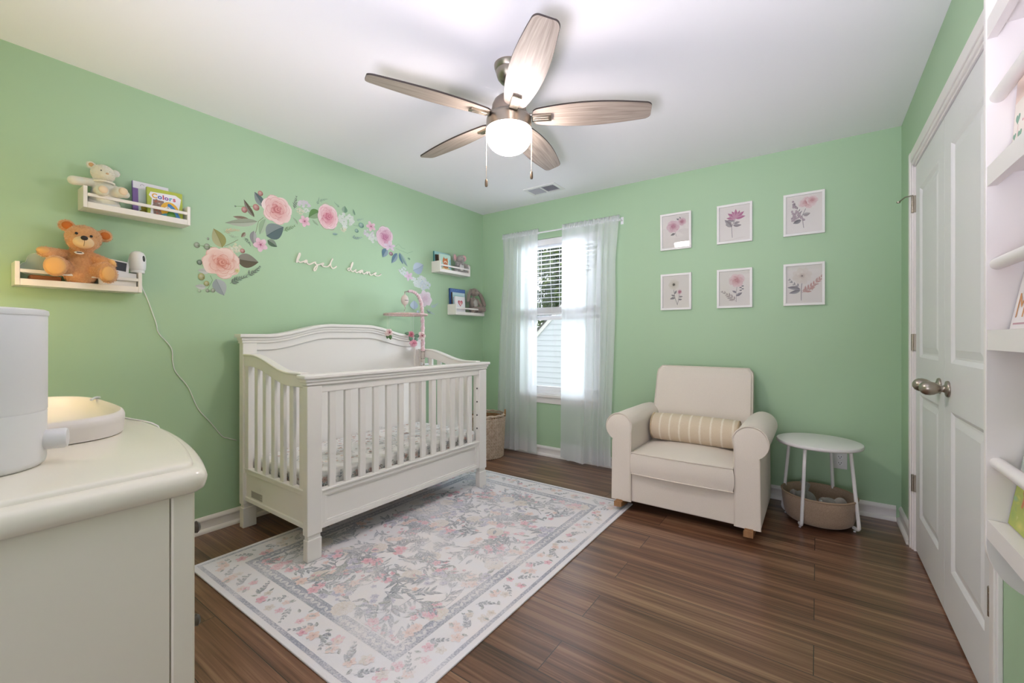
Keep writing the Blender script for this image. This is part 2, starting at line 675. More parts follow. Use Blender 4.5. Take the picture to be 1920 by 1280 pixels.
# ------------------------------------------------------------------ window
win = struct('window_1', MB().box((WX0 - 0.015, -0.035, WZ0 - 0.022), (WX1 + 0.015, 0.062, WZ0 + 0.003)), TRIM, bevel=0.003)
win['label'] = 'white double hung window in the back wall behind sheer curtains'
ap = MB().box((WX0 - 0.005, -0.012, WZ0 - 0.082), (WX1 + 0.005, 0.0, WZ0 - 0.022))
ap.build('window_apron', TRIM, win, frame=False, bevel=0.003)
fr = MB()
fy0, fy1 = 0.055, 0.118
fr.box((WX0, fy0, WZ0), (WX0 + 0.035, fy1, WZ1)).box((WX1 - 0.035, fy0, WZ0), (WX1, fy1, WZ1)).box((WX0, fy0, WZ1 - 0.035), (WX1, fy1, WZ1)).box((WX0, fy0, WZ0), (WX1, fy1, WZ0 + 0.03))
fr.build('window_frame', VINYL, win, frame=False, bevel=0.003)
zm = 1.325


def sash(z0, z1, y0, y1, muntin):
    s = MB()
    x0, x1 = WX0 + 0.035, WX1 - 0.035
    s.box((x0, y0, z0), (x0 + 0.035, y1, z1)).box((x1 - 0.035, y0, z0), (x1, y1, z1)).box((x0, y0, z0), (x1, y1, z0 + 0.042)).box((x0, y0, z1 - 0.042), (x1, y1, z1))
    so = s.build('window_sash', VINYL, win, frame=False, bevel=0.003)
    MB().box((x0 + 0.033, (y0 + y1) / 2 - 0.002, z0 + 0.04), (x1 - 0.033, (y0 + y1) / 2 + 0.002, z1 - 0.04)).build('window_pane', GLASS, so, frame=False)


sash(zm - 0.02, WZ1 - 0.035, 0.090, 0.112, True)
sash(WZ0 + 0.03, zm + 0.022, 0.062, 0.086, False)

# faux wood blind, half raised in the upper half of the window
bl = thing('window_blind', 'white slatted blind raised halfway up the window, slats open', 'blind', ((WX0 + WX1) / 2, 0.03, 1.36))
bx0, bx1 = WX0 + 0.008, WX1 - 0.008
MB().box((bx0, 0.006, WZ1 - 0.062), (bx1, 0.05, WZ1 - 0.002)).build('headrail', VINYL, bl, bevel=0.003)
zz = 2.005
slz = []
while zz > 1.452:
    slz.append(zz)
    zz -= 0.0405
for z in slz:
    MB().box((bx0 + 0.004, 0.006, z - 0.0014), (bx1 - 0.004, 0.05, z + 0.0014)).build('slat', VINYL, bl)
MB().box((bx0 + 0.004, 0.006, 1.352), (bx1 - 0.004, 0.052, 1.368)).build('bottom_rail', VINYL, bl, bevel=0.002)
sk = MB()
for i in range(13):
    sk.box((bx0 + 0.004, 0.006, 1.3695 + i * 0.0042), (bx1 - 0.004, 0.052, 1.3725 + i * 0.0042))
sk.build('folded_slats', VINYL, bl)
lc = MB()
for x in (0.70, 0.93, 1.17):
    lc.box((x - 0.0012, 0.004, 1.36), (x + 0.0012, 0.0055, 2.03)).box((x - 0.0012, 0.0505, 1.36), (x + 0.0012, 0.052, 2.03))
lc.build('ladder_cord', VINYL, bl)
ct = MB().tube([(0.83, 0.002, 2.03), (0.832, 0.0, 1.72), (0.85, 0.001, 1.45), (0.848, 0.001, 1.38)], 0.0016, 6)
ct.build('pull_cord', VINYL, bl, smooth=60)

# curtain rod and two sheer panels
ROD_Z, ROD_Y = 2.135, -0.055
rod = thing('curtain_rod', 'thin white curtain rod spanning above the window', 'curtain rod', (0.9, ROD_Y, ROD_Z))
MB().tube([(0.305, ROD_Y, ROD_Z), (1.545, ROD_Y, ROD_Z)], 0.007, 12).build('rod', VINYL, rod, smooth=50)
for x in (0.305, 1.545):
    MB().tube([(x, ROD_Y, ROD_Z), (x, -0.012, ROD_Z), (x, 0.0, ROD_Z)], 0.007, 10).build('return_arm', VINYL, rod, smooth=50)
    MB().box((x - 0.012, -0.004, ROD_Z - 0.03), (x + 0.012, 0.0, ROD_Z + 0.03)).build('bracket', VINYL, rod)


def curtain(label, top, bot, folds, flare, seed):
    """top(u), bot(u) give x along the rod and along the hem"""
    R = random.Random(seed)
    t = thing('sheer_curtain', label, 'curtain', (sum(top) / 2, ROD_Y, 0.02), 'sheer curtains at the window')
    nu, nv = 150, 60
    ph = R.random() * 6

    def fold(u):
        s = 0.0
        for c, wd, a in folds:
            s += a * math.exp(-((u - c) / wd) ** 2)
        return s

    def pt(i, j):
        u, v = i / (nu - 1), j / (nv - 1)
        ease = min(1.0, v * 1.15)
        x = (top[0] + (top[1] - top[0]) * u) * (1 - ease) + (bot[0] + (bot[1] - bot[0]) * u) * ease
        # the outer edge is pinched below the rod
        edge = math.exp(-((v - 0.16) / 0.13) ** 2) * 0.03
        x += edge * ((1 - u) if flare < 0 else -0.6 * u) * (abs(2 * u - 1))
        amp = 0.35 + 0.65 * min(1, v * 2.0)
        y = ROD_Y - 0.012 + fold(u) * amp
        y += 0.006 * sin(u * 34 + ph) * (1 - v) + 0.004 * sin(u * 13 + v * 4 + ph)
        if v > 0.72:
            q = (v - 0.72) / 0.28
            y -= 0.055 * q * q * math.exp(-((u - (0.38 if flare > 0 else 0.2)) / 0.22) ** 2) * (1 if flare > 0 else 0.25)
        z = ROD_Z - 0.008 - v * (ROD_Z - 0.035)
        z += 0.006 * sin(u * 21 + ph) * v
        return (x, min(y, -0.03), z)
    MB().grid(pt, nu, nv).build('curtain_panel', SHEER, t, smooth=180)
    # ruffled rod pocket and header
    n2 = 220

    def hd(i, j):
        u = i / (n2 - 1)
        x = top[0] + (top[1] - top[0]) * u
        rad = 0.0125
        a = [(-rad, -0.012), (-rad, 0.004), (-0.004, 0.016), (-0.003 - 0.004 * sin(u * 170), 0.038 + 0.004 * sin(u * 90 + ph)), (0.003 + 0.004 * sin(u * 150), 0.036 + 0.004 * sin(u * 80)), (0.004, 0.016), (rad, 0.004), (rad, -0.012)][j]
        return (x, ROD_Y + a[0] + 0.003 * sin(u * 160 + ph), ROD_Z + a[1])
    MB().grid(hd, n2, 8).build('rod_pocket', SHEER, t, smooth=180)
    # doubled hem
    v0 = (nv - 5)

    def hem(i, j):
        p = Vector(pt(i, v0 + j))
        return p + Vector((0, -0.002, 0))
    MB().grid(hem, nu, 5).build('hem', SHEER, t, smooth=180)
    return t


curtain('left sheer white curtain panel beside the wicker basket', (0.305, 0.735), (0.255, 0.725),
        [(0.07, 0.05, -0.02), (0.24, 0.03, -0.035), (0.31, 0.025, 0.014), (0.37, 0.022, -0.03), (0.43, 0.02, 0.014), (0.49, 0.02, -0.028), (0.545, 0.016, 0.012), (0.76, 0.05, 0.012), (0.9, 0.08, -0.006)], -1, 3)
curtain('right sheer white curtain panel beside the armchair', (0.99, 1.545), (0.985, 1.47),
        [(0.2, 0.1, -0.012), (0.42, 0.05, 0.012), (0.52, 0.03, -0.03), (0.6, 0.04, 0.014), (0.68, 0.025, -0.035), (0.73, 0.018, 0.012), (0.78, 0.02, -0.035), (0.84, 0.02, 0.012), (0.89, 0.03, -0.02), (0.97, 0.03, 0.008)], 1, 8)

# ------------------------------------------------------------------ ceiling fan
FX, FY = 1.703, -1.879
fan = thing('ceiling_fan', 'five bladed ceiling fan with brushed nickel housing and lit frosted globe', 'ceiling fan', (FX, FY, H))
MB().lathe([(0.0, 2.352), (0.022, 2.352), (0.040, 2.360), (0.054, 2.378), (0.061, 2.400), (0.062, 2.412), (0.066, 2.416), (0.067, 2.424), (0.070, 2.428), (0.071, H), (0.0, H)], 40, (FX, FY, 0)).build('canopy', NICKEL, fan, smooth=40)
MB().lathe([(0.0155, 2.27), (0.0155, 2.36)], 20, (FX, FY, 0)).build('downrod', PLASTIC, fan, smooth=40)
MB().lathe([(0.0, 2.292), (0.03, 2.292), (0.052, 2.284), (0.070, 2.268), (0.080, 2.246), (0.083, 2.222), (0.082, 2.196), (0.0, 2.196)], 44, (FX, FY, 0)).build('motor_housing', mat('warm_nickel', '#9c8f84', 0.36, metal=1.0), fan, smooth=40)
MB().lathe([(0.0, 2.196), (0.096, 2.196), (0.104, 2.190), (0.108, 2.176), (0.110, 2.128), (0.106, 2.126), (0.0, 2.126)], 48, (FX, FY, 0)).build('light_fitter', NICKEL, fan, smooth=40)
GLOBE = mat('lit_frosted_glass', '#fff4e2', 0.5, emit=((1.0, 0.88, 0.86), 64.0))
gp = [(0.0, 2.020)] + [(0.109 * sin(radians(a)) ** 0.8, 2.106 - 0.086 * cos(radians(a))) for a in range(8, 90, 7)] + [(0.109, 2.106), (0.109, 2.128), (0.0, 2.128)]
MB().lathe(gp, 48, (FX, FY, 0), cap=False).build('globe', GLOBE, fan, smooth=60)


def blade_material():
    m = bpy.data.materials.new('grey_washed_oak')
    m.use_nodes = True
    nt = m.node_tree
    b = nt.nodes['Principled BSDF']
    at = nt.nodes.new('ShaderNodeAttribute')
    at.attribute_name = 'Col'          # holds position along and across the blade
    mp = nt.nodes.new('ShaderNodeMapping')
    mp.inputs['Scale'].default_value = (3.0, 60.0, 1.0)
    nt.links.new(at.outputs['Color'], mp.inputs['Vector'])
    nz = nt.nodes.new('ShaderNodeTexNoise')
    nz.inputs['Scale'].default_value = 1.6
    nz.inputs['Detail'].default_value = 6
    nz.inputs['Distortion'].default_value = 0.4
    nt.links.new(mp.outputs[0], nz.inputs['Vector'])
    cr = nt.nodes.new('ShaderNodeValToRGB')
    e = cr.color_ramp.elements
    e[0].position, e[0].color = 0.3, (*lin('#877b70'), 1)
    e[1].position, e[1].color = 0.7, (*lin('#aea195'), 1)
    nt.links.new(nz.outputs['Fac'], cr.inputs[0])
    nt.links.new(cr.outputs[0], b.inputs['Base Color'])
    b.inputs['Roughness'].default_value = 0.45
    return m


BLADE = blade_material()
BLADE_TOP = mat('dark_blade_edge', '#3a312d', 0.5)


def half_w(t):
    # blade outline: narrow root, widest past the middle, blunt rounded tip
    w = 0.044 + 0.030 * sin(pi * min(1, t * 0.98) ** 0.9)
    if t > 0.95:
        w -= 0.020 * (1 - sqrt(max(0, 1 - ((t - 0.95) / 0.05) ** 2)))
    if t < 0.05:
        w -= 0.018 * (1 - sqrt(max(0, 1 - ((0.05 - t) / 0.05) ** 2)))
    return w


BT = [0.05 * (1 - cos(pi / 2 * i / 7)) for i in range(7)] + [0.05 + 0.90 * i / 22 for i in range(23)] + [0.95 + 0.05 * sin(pi / 2 * i / 8) for i in range(1, 9)]
for k in range(5):
    a = radians(-43 + 72 * k)
    pitch = radians(-13)
    M = Matrix.Translation((FX, FY, 2.188)) @ Matrix.Rotation(a, 4, 'Z') @ Matrix.Translation((0.115, 0, 0)) @ Matrix.Rotation(pitch, 4, 'X')
    L = 0.548
    nu, nv = 9, len(BT)
    mb = MB()
    cols, vs = [], []
    for j in range(nv):
        t = BT[j]
        for i in range(nu):
            s = (i / (nu - 1) - 0.5) * 2
            skew = 0.02 * (t - 0.9) * s if t > 0.9 else 0
            vs.append(M @ Vector((t * L + skew, s * half_w(t), -0.003)))
            cols.append((t * L + k * 1.7, s * 0.07 + k, 0.0))
    fs = [(j * nu + i, j * nu + i + 1, (j + 1) * nu + i + 1, (j + 1) * nu + i) for j in range(nv - 1) for i in range(nu - 1)]
    mb.add(vs, fs, cols)
    bo = mb.build('blade', BLADE, fan, fixn=False)
    # dark upper veneer and edge
    ol = [(t, 1) for t in BT] + [(t, -1) for t in reversed(BT)]
    poly = [(t * L + (0.02 * (t - 0.9) * s if t > 0.9 else 0), s * (half_w(t) + 0.0016)) for t, s in ol]
    MB().prism(poly, lambda u, v, d: M @ Vector((u, v, d)), -0.0028, 0.004).build('dark_top_veneer', BLADE_TOP, bo)
    br = MB()
    M2 = Matrix.Translation((FX, FY, 2.188)) @ Matrix.Rotation(a, 4, 'Z')
    br.box((0.075, -0.017, -0.002), (0.118, 0.017, 0.010), M=M2)
    br.box((-0.004, -0.021, -0.014), (0.088, 0.021, -0.003), M=M)
    br.build('blade_bracket', NICKEL, bo, bevel=0.003)
    MB().box((0.0, -0.009, -0.0165), (0.075, -0.005, -0.013), M=M).box((0.0, 0.005, -0.0165), (0.075, 0.009, -0.013), M=M).build('bracket_groove', NICKEL, bo, bevel=0.001)
for s, zf in ((-1, 1.858), (1, 1.895)):
    cx, cy = FX + s * 0.1085 * 0.815, FY + s * 0.1085 * 0.58
    ch = MB()
    z = 2.132
    ch.tube([(cx, cy, 2.132), (cx, cy, zf + 0.036)], 0.0011, 6)
    c = ch.build('pull_chain', mat('bright_nickel', '#cbb8a4', 0.25, metal=1.0), fan, smooth=60)
    MB().lathe([(0.0, 0.0), (0.0055, 0.001), (0.0072, 0.008), (0.0068, 0.026), (0.0045, 0.036), (0.0, 0.038)], 14, (cx, cy, zf)).build('pull_fob', mat('bronze_fob', '#6d5d4c', 0.35, metal=0.8), c, smooth=50)

# ------------------------------------------------------------------ ceiling vent
vt = thing('ceiling_vent', 'white louvred air vent in the ceiling near the window wall', 'air vent', (0.95, -0.31, H))
vm = MB()
vx0, vx1, vy0, vy1 = 0.79, 1.107, -0.405, -0.213
for a, b in (((vx0, vy0), (vx1, vy0 + 0.03)), ((vx0, vy1 - 0.03), (vx1, vy1)), ((vx0, vy0 + 0.03), (vx0 + 0.03, vy1 - 0.03)), ((vx1 - 0.03, vy0 + 0.03), (vx1, vy1 - 0.03)), ((0.942, vy0 + 0.03), (0.955, vy1 - 0.03))):
    vm.box((a[0], a[1], H - 0.007), (b[0], b[1], H))
vm.build('vent_frame', PLASTIC, vt)
for (x0, x1, sg) in ((vx0 + 0.03, 0.942, -1), (0.955, vx1 - 0.03, 1)):
    lm = MB()
    lm.box((x0, vy0 + 0.03, H - 0.001), (x1, vy1 - 0.03, H))
    n = 9
    for i in range(n):
        x = x0 + (x1 - x0) * (i + 0.5) / n
        M = Matrix.Translation((x, 0, H - 0.005)) @ Matrix.Rotation(radians(40 * sg), 4, 'Y')
        lm.box((-0.0065, vy0 + 0.03, -0.0006), (0.0065, vy1 - 0.03, 0.0006), M=M)
    lm.build('louvre_panel', mat('vent_grey', '#b4b4bb', 0.5), vt)

# ------------------------------------------------------------------ crib
CY0, CY1 = -2.402, -0.985
crib = thing('baby_crib', 'white wooden baby crib with arched headboard and slatted sides', 'crib', (0.45, -1.69, 0))


def foot_post(mb, x0, x1, y0, y1, z1, zb=0.0):
    mb.box((x0, y0, 0.140), (x1, y1, z1))
    mb.box((x0 + 0.006, y0 + 0.006, 0.118), (x1 - 0.006, y1 - 0.006, 0.142))
    mb.box((x0 + 0.0015, y0 + 0.0015, zb), (x1 - 0.0015, y1 - 0.0015, 0.120))


XB0, XB1 = 0.085, 0.135
XF0, XF1 = 0.800, 0.845
PW = 0.080
for x0, x1, z1 in ((XB0, XB1, 1.105), (XF0, XF1, 0.892)):
    for y0 in (CY0, CY1 - PW):
        m = MB()
        foot_post(m, x0, x1, y0, y0 + PW, z1, 0.0095 if x0 > 0.5 else 0.0)
        m.build('post', CRIBW, crib, bevel=0.004)


def arch(u):
    """height of the headboard top along its length, u in 0..1"""
    s = min(1, max(0, (min(u, 1 - u) - 0.10) / 0.30))
    return 1.156 + 0.072 * (s * s * (3 - 2 * s))


# headboard panel (recessed) with a raised frame below the crown moulding
N = 48
hb = MB()


def strip(mb, ya, yb, x0, x1, lo, hi):
    def fn(i, j):
        u = i / N
        y = ya + (yb - ya) * u
        uu = (y - CY0) / (CY1 - CY0)
        a, b = lo(uu), hi(uu)
        return [(x0, y, a), (x1, y, a), (x1, y, b), (x0, y, b)][j]
    mb.grid(fn, N + 1, 4, cv=True)
    for u in (0, N):
        n = len(mb.V)
        mb.add([fn(u, 0), fn(u, 1), fn(u, 2), fn(u, 3)], [(0, 1, 2, 3)])


strip(hb, CY0 + PW - 0.01, CY1 - PW + 0.01, XB0 + 0.008, XB1 - 0.018, lambda u: 0.20, lambda u: arch(u) - 0.045)
hb.build('headboard_panel', CRIBW, crib, smooth=30)
hf = MB()
strip(hf, CY0 + PW - 0.002, CY1 - PW + 0.002, XB0 + 0.004, XB1 - 0.006, lambda u: arch(u) - 0.100, lambda u: arch(u) - 0.04)
hf.build('headboard_frame', CRIBW, crib, bevel=0.005, smooth=30)
MB().box((XB0 + 0.004, CY0 + PW - 0.002, 0.17), (XB1 - 0.006, CY1 - PW + 0.002, 0.34)).build('headboard_lower_rail', CRIBW, crib, bevel=0.005)
cm = MB()
for (x0, x1, dlo, dhi, ov) in ((XB0 - 0.018, XB1 + 0.020, -0.022, 0.0, 0.020), (XB0 - 0.008, XB1 + 0.009, -0.040, -0.020, 0.009), (XB0 - 0.003, XB1 + 0.004, -0.056, -0.038, 0.004)):
    strip(cm, CY0 - ov, CY1 + ov, x0, x1, lambda u, d=dlo: arch(u) + d, lambda u, d=dhi: arch(u) + d)
cm.build('crown_moulding', CRIBW, crib, bevel=0.006, seg=3, smooth=30)

# front rail, lower rail and slats
fm = MB()
for (x0, x1, z0, z1, ov) in ((XF0 - 0.018, XF1 + 0.020, 0.927, 0.947, 0.024), (XF0 - 0.009, XF1 + 0.011, 0.910, 0.930, 0.013), (XF0 - 0.003, XF1 + 0.005, 0.893, 0.912, 0.005)):
    fm.box((x0, CY0 - ov, z0), (x1, CY1 + ov, z1))
fm.build('front_cap_rail', CRIBW, crib, bevel=0.006, seg=3)
MB().box((XF0 + 0.006, CY0 + PW - 0.003, 0.853), (XF1 - 0.006, CY1 - PW + 0.003, 0.895)).build('front_top_rail', CRIBW, crib, bevel=0.004)
lr = MB()
ya, yb = CY0 + PW - 0.003, CY1 - PW + 0.003
lr.box((XF0 + 0.010, ya + 0.001, 0.158), (XF1 - 0.020, yb - 0.001, 0.342))
for a, b in (((ya, 0.155), (yb, 0.180)), ((ya, 0.322), (yb, 0.345)), ((ya, 0.180), (ya + 0.028, 0.322)), ((yb - 0.028, 0.180), (yb, 0.322))):
    lr.box((XF0 + 0.008, a[0], a[1]), (XF1 - 0.008, b[0], b[1]))
lr.build('front_lower_rail', CRIBW, crib, bevel=0.002)
MB().box((XF0 + 0.002, ya, 0.3452), (XF1 - 0.001, yb, 0.357)).build('front_ledge', CRIBW, crib, bevel=0.003)
mo_ = MB()
for r0, r1, xo in ((0.0, 0.009, XF1 - 0.0125),):
    y_0, y_1, z_0, z_1 = ya + 0.028, yb - 0.028, 0.180, 0.322
    for p, q in (((y_0, z_0), (y_1, z_0 + 0.009)), ((y_0, z_1 - 0.009), (y_1, z_1)), ((y_0, z_0 + 0.009), (y_0 + 0.009, z_1 - 0.009)), ((y_1 - 0.009, z_0 + 0.009), (y_1, z_1 - 0.009))):
        mo_.box((XF1 - 0.024, p[0], p[1]), (xo, q[0], q[1]))
mo_.build('panel_moulding', CRIBW, crib, bevel=0.001)
for i in range(13):
    y = -2.2555 + i * 0.0916
    MB().box((XF0 + 0.012, y - 0.019, 0.350), (XF1 - 0.012, y + 0.019, 0.858)).build('slat', CRIBW, crib, bevel=0.004)


# curved end panels
def end_top(x):
    s = min(1, max(0, (x - 0.22) / 0.44))
    return 1.030 - 0.084 * (s * s * (3 - 2 * s))


for y0 in (CY0 + 0.006, CY1 - 0.042):
    y1 = y0 + 0.036
    near = y0 < -2
    em = MB()
    n = 30

    def ef(i, j, n=n, y0=y0, y1=y1):
        x = XB1 - 0.003 + (XF0 - XB1 + 0.0045) * i / n
        z1_, z0_ = end_top(x), end_top(x) - 0.066
        return [(x, y0, z0_), (x, y1, z0_), (x, y1, z1_), (x, y0, z1_)][j]
    em.grid(ef, n + 1, 4, cv=True)

    def ecap(i, j, n=n, y0=y0, y1=y1):
        x = XB1 - 0.003 + (XF0 - XB1 - 0.0155) * i / n
        z = end_top(x)
        return [(x, y0 - 0.006, z - 0.004), (x, y1 + 0.006, z - 0.004), (x, y1 + 0.006, z + 0.008), (x, y0 - 0.006, z + 0.008)][j]
    em.grid(ecap, n + 1, 4, cv=True)
    for fn_ in (ef, ecap):
        for i_ in (0, n):
            em.add([fn_(i_, q) for q in range(4)], [(0, 1, 2, 3)])
    em.build('end_top_rail', CRIBW, crib, bevel=0.004, smooth=30)
    lo = MB()
    lo.box((XB1 - 0.002, y0 + 0.014, 0.168), (XF0 + 0.002, y1 - 0.006, 0.347))
    lo.box((XB1 - 0.003, y0 + 0.005, 0.165), (XF0 + 0.003, y1 - 0.003, 0.188))
    lo.box((XB1 - 0.003, y0 + 0.005, 0.330), (XF0 + 0.003, y1 - 0.003, 0.350))
    lo.build('end_lower_panel', CRIBW, crib, bevel=0.002)
    MB().box((XB1 - 0.003, y0 + 0.001, 0.3503), (XF0 + 0.003, y1, 0.361)).build('end_ledge', CRIBW, crib, bevel=0.003)
    st = MB()
    st.box((XB1 - 0.002, y0 + 0.004, 0.355), (XB1 + 0.045, y1 - 0.004, end_top(XB1) - 0.05)).build('end_stile', CRIBW, crib, bevel=0.003)
    for i in range(6):
        x = 0.268 + i * 0.0985
        MB().box((x - 0.020, y0 + 0.008, 0.355), (x + 0.020, y1 - 0.008, end_top(x) - 0.055)).build('end_slat', CRIBW, crib, bevel=0.004)
    if near:
        lb = MB().box((0.200, y0 + 0.0125, 0.196), (0.335, y0 + 0.0145, 0.236), col=lin('#bdbab4'))
        for q in range(5):
            lb.box((0.206, y0 + 0.0120, 0.202 + q * 0.0068), (0.33 - 0.02 * (q % 2), y0 + 0.013, 0.2045 + q * 0.0068), col=lin('#8f8d8a'))
        lb.build('warning_label', PRINT, crib, label='grey printed warning label')
bh = MB()
for z in (0.45, 0.55, 0.65, 0.75):
    bh.lathe([(0.0, 0), (0.006, 0), (0.006, 0.003), (0.0, 0.003)], 12, (XF0 + 0.02, CY1 - PW - 0.001, z), Matrix.Rotation(radians(90), 3, 'X'))
bh.build('bolt_hole', mat('dark_bolt', '#3b3836', 0.5), crib)
# support under the mattress
MB().box((XB1 + 0.002, CY0 + 0.045, 0.255), (XF0 - 0.002, CY1 - 0.045, 0.275)).build('mattress_support', CRIBW, crib)

# ------------------------------------------------------------------ flat drawing tools (prints, decals, rug)
PAL = {k: lin(v) for k, v in dict(
    olive='#a9a768', darkbrown='#6d6350', brownleaf='#96836f', brown='#7d7058', palegrey='#c9cdc8', bluegrey='#a7b0b2', greyleaf='#a9b29b',
    greenbud='#8f9a83', darkgreen='#5f7760', green='#6f9a5c', palegreen='#a8c4a0', redbud='#b9776f', teal='#65797a', mauveleaf='#a3a3a1', sage='#7fa588',
    sageberry='#7aa695', bluesage='#8fb0a8', blueleaf='#6d8da0', mauve='#96627a', paleblue='#bdd0e4', yellow='#cfc69a', cream='#d8d3a8', white='#d6dfd2',
    lilac='#d3c6d2', washwhite='#dbe8e6', washblue='#cbdce8').items()}
ROSES = {k: tuple(lin(c) for c in v) for k, v in dict(
    peach=('#eccdbd', '#e0a796', '#c9705f'), pink=('#eaccc4', '#dd9f9b', '#bd6468'), rosepink=('#e8c3c6', '#db97a2', '#bb5c72'), mauverose=('#e0bfcd', '#cf93ad', '#a4567d'),
    washrose=('#e6dce6', '#e2cbd9', '#d6b8cb'), lilacpink=('#e6cdd4', '#d9a9b8', '#9c4f6c'), lilac=('#dccdd9', '#d2bccb', '#b995b0'), yellow=('#dcd4a6', '#cbbf86', '#b59e58'),
    washpink=('#dfd0dd', '#dcc0d2', '#cfa4bf'), dust=('#ecd9d6', '#dcb2b0', '#b98788'), cream=('#ece4d8', '#dccdb9', '#6c5f56')).items()}


class Flat:
    """draws thin painted shapes in a plane; to3(u, v, w) maps to the world, w is the height above it"""

    def __init__(s, to3, step=0.00006, seed=1):
        s.mb = MB()
        s.to3, s.step, s.w = to3, step, 0.0
        s.R = random.Random(seed)

    def put(s, pts, fs, cols):
        s.w += s.step
        s.mb.add([s.to3(u, v, s.w) for u, v in pts], fs, list(cols) if isinstance(cols, list) else cols)

    def disc(s, c, rx, ry, cin, rim, off=(0, 0), rot=0.0, n=16, wob=0.0):
        pts, cols = [(c[0] + off[0], c[1] + off[1])], [cin]
        for i in range(n):
            a = 2 * pi * i / n
            k = 1 + wob * (s.R.random() - 0.5)
            x, y = rx * k * cos(a), ry * k * sin(a)
            pts.append((c[0] + x * cos(rot) - y * sin(rot), c[1] + x * sin(rot) + y * cos(rot)))
            cols.append(rim(a) if callable(rim) else rim)
        s.put(pts, [(0, 1 + i, 1 + (i + 1) % n) for i in range(n)], cols)

    def rose(s, c, rx, ry, pal, rings=((7, 1.0), (7, 0.84), (6, 0.68), (6, 0.53), (5, 0.40), (4, 0.28))):
        light, mid, dark = pal
        R = s.R
        rot0 = R.random() * 6
        pale = mix(light, (0.92, 0.9, 0.88), 0.35)
        for k, (n, f) in enumerate(rings):
            deep = k / (len(rings) - 1)
            for i in range(n):
                a = rot0 + k * 0.7 + 2 * pi * i / n + R.uniform(-0.25, 0.25)
                d = f * 0.56
                pc = (c[0] + rx * d * cos(a), c[1] + ry * d * sin(a))
                pl = f * 0.46
                lt = mix(pale, mid, min(1, deep * 0.95 + R.uniform(-0.1, 0.15)))
                dk = mix(mid, dark, min(1, deep * 1.15 + R.uniform(0.0, 0.35)))
                th = atan2(ry * sin(a), rx * cos(a))
                tw = R.uniform(-0.5, 0.5)

                def rim(b, lt=lt, dk=dk, tw=tw):
                    return mix(dk, lt, min(1, max(0, 0.45 + 0.95 * cos(b + tw))))
                s.disc(pc, rx * pl * 0.95, ry * pl * 1.05, mix(lt, dk, 0.25), rim, (rx * pl * 0.25 * cos(a), ry * pl * 0.25 * sin(a)), th, 16, 0.10)
                # shaded fold line along one side of the petal
                pts = []
                for q in range(6):
                    b = th + (-1.5 + 2.4 * q / 5) * (1 if i % 2 else -1)
                    pts.append((pc[0] + rx * pl * 0.90 * cos(b), pc[1] + ry * pl * 0.98 * sin(b)))
                if R.random() < 0.6:
                    s.line(pts, rx * 0.012, mix(mid, dark, 0.25 + 0.6 * deep), rx * 0.022)
        # tight heart of the flower
        for k, f in enumerate((0.23, 0.17, 0.115, 0.06)):
            col = mix(dark, (0.1, 0.01, 0.02), 0.15) if k % 2 == 0 else mid
            s.disc((c[0] + rx * 0.03 * k, c[1] + ry * 0.02 * k), rx * f, ry * f, col, mix(col, mid, 0.5), (0, 0), 0.5 * k, 12, 0.2)

    def leaf(s, p, q, w, col, dark=None, vein=True):
        dx, dy = q[0] - p[0], q[1] - p[1]
        L = sqrt(dx * dx + dy * dy)
        tx, ty = dx / L, dy / L
        nx, ny = -ty, tx
        dark = dark or mix(col, (0.03, 0.04, 0.03), 0.45)
        n = 9
        bend = s.R.uniform(-0.06, 0.06) * L
        for side in (1, -1):
            pts, cols = [], []
            for i in range(n + 1):
                t = i / n
                b = bend * sin(pi * t)
                h = 0.5 * w * L * sin(pi * t ** 0.8) ** 0.9 if 0 < t < 1 else 0
                pts.append((p[0] + tx * L * t + nx * b, p[1] + ty * L * t + ny * b))
                pts.append((p[0] + tx * L * t + nx * (b + side * h), p[1] + ty * L * t + ny * (b + side * h)))
                base = mix(col, (0.85, 0.87, 0.82), 0.22) if side > 0 else mix(col, dark, 0.25)
                cols += [mix(base, dark, 0.30), mix(base, dark, 0.08 + 0.25 * t)]
            s.put(pts, [(2 * i, 2 * i + 1, 2 * i + 3, 2 * i + 2) for i in range(n)], cols)
        if vein:
            s.line([(p[0] + tx * L * i / 6 + nx * bend * sin(pi * i / 6), p[1] + ty * L * i / 6 + ny * bend * sin(pi * i / 6)) for i in range(7)], 0.018 * L * (0.5 + w), dark)

    def line(s, pts, w, col, w1=None):
        out, n = [], len(pts)
        for i, (x, y) in enumerate(pts):
            a, b = pts[max(0, i - 1)], pts[min(n - 1, i + 1)]
            dx, dy = b[0] - a[0], b[1] - a[1]
            l = sqrt(dx * dx + dy * dy) or 1
            hw = 0.5 * (w + ((w1 if w1 is not None else w) - w) * i / max(1, n - 1))
            out += [(x - dy / l * hw, y + dx / l * hw), (x + dy / l * hw, y - dx / l * hw)]
        s.put(out, [(2 * i, 2 * i + 1, 2 * i + 3, 2 * i + 2) for i in range(n - 1)], col)

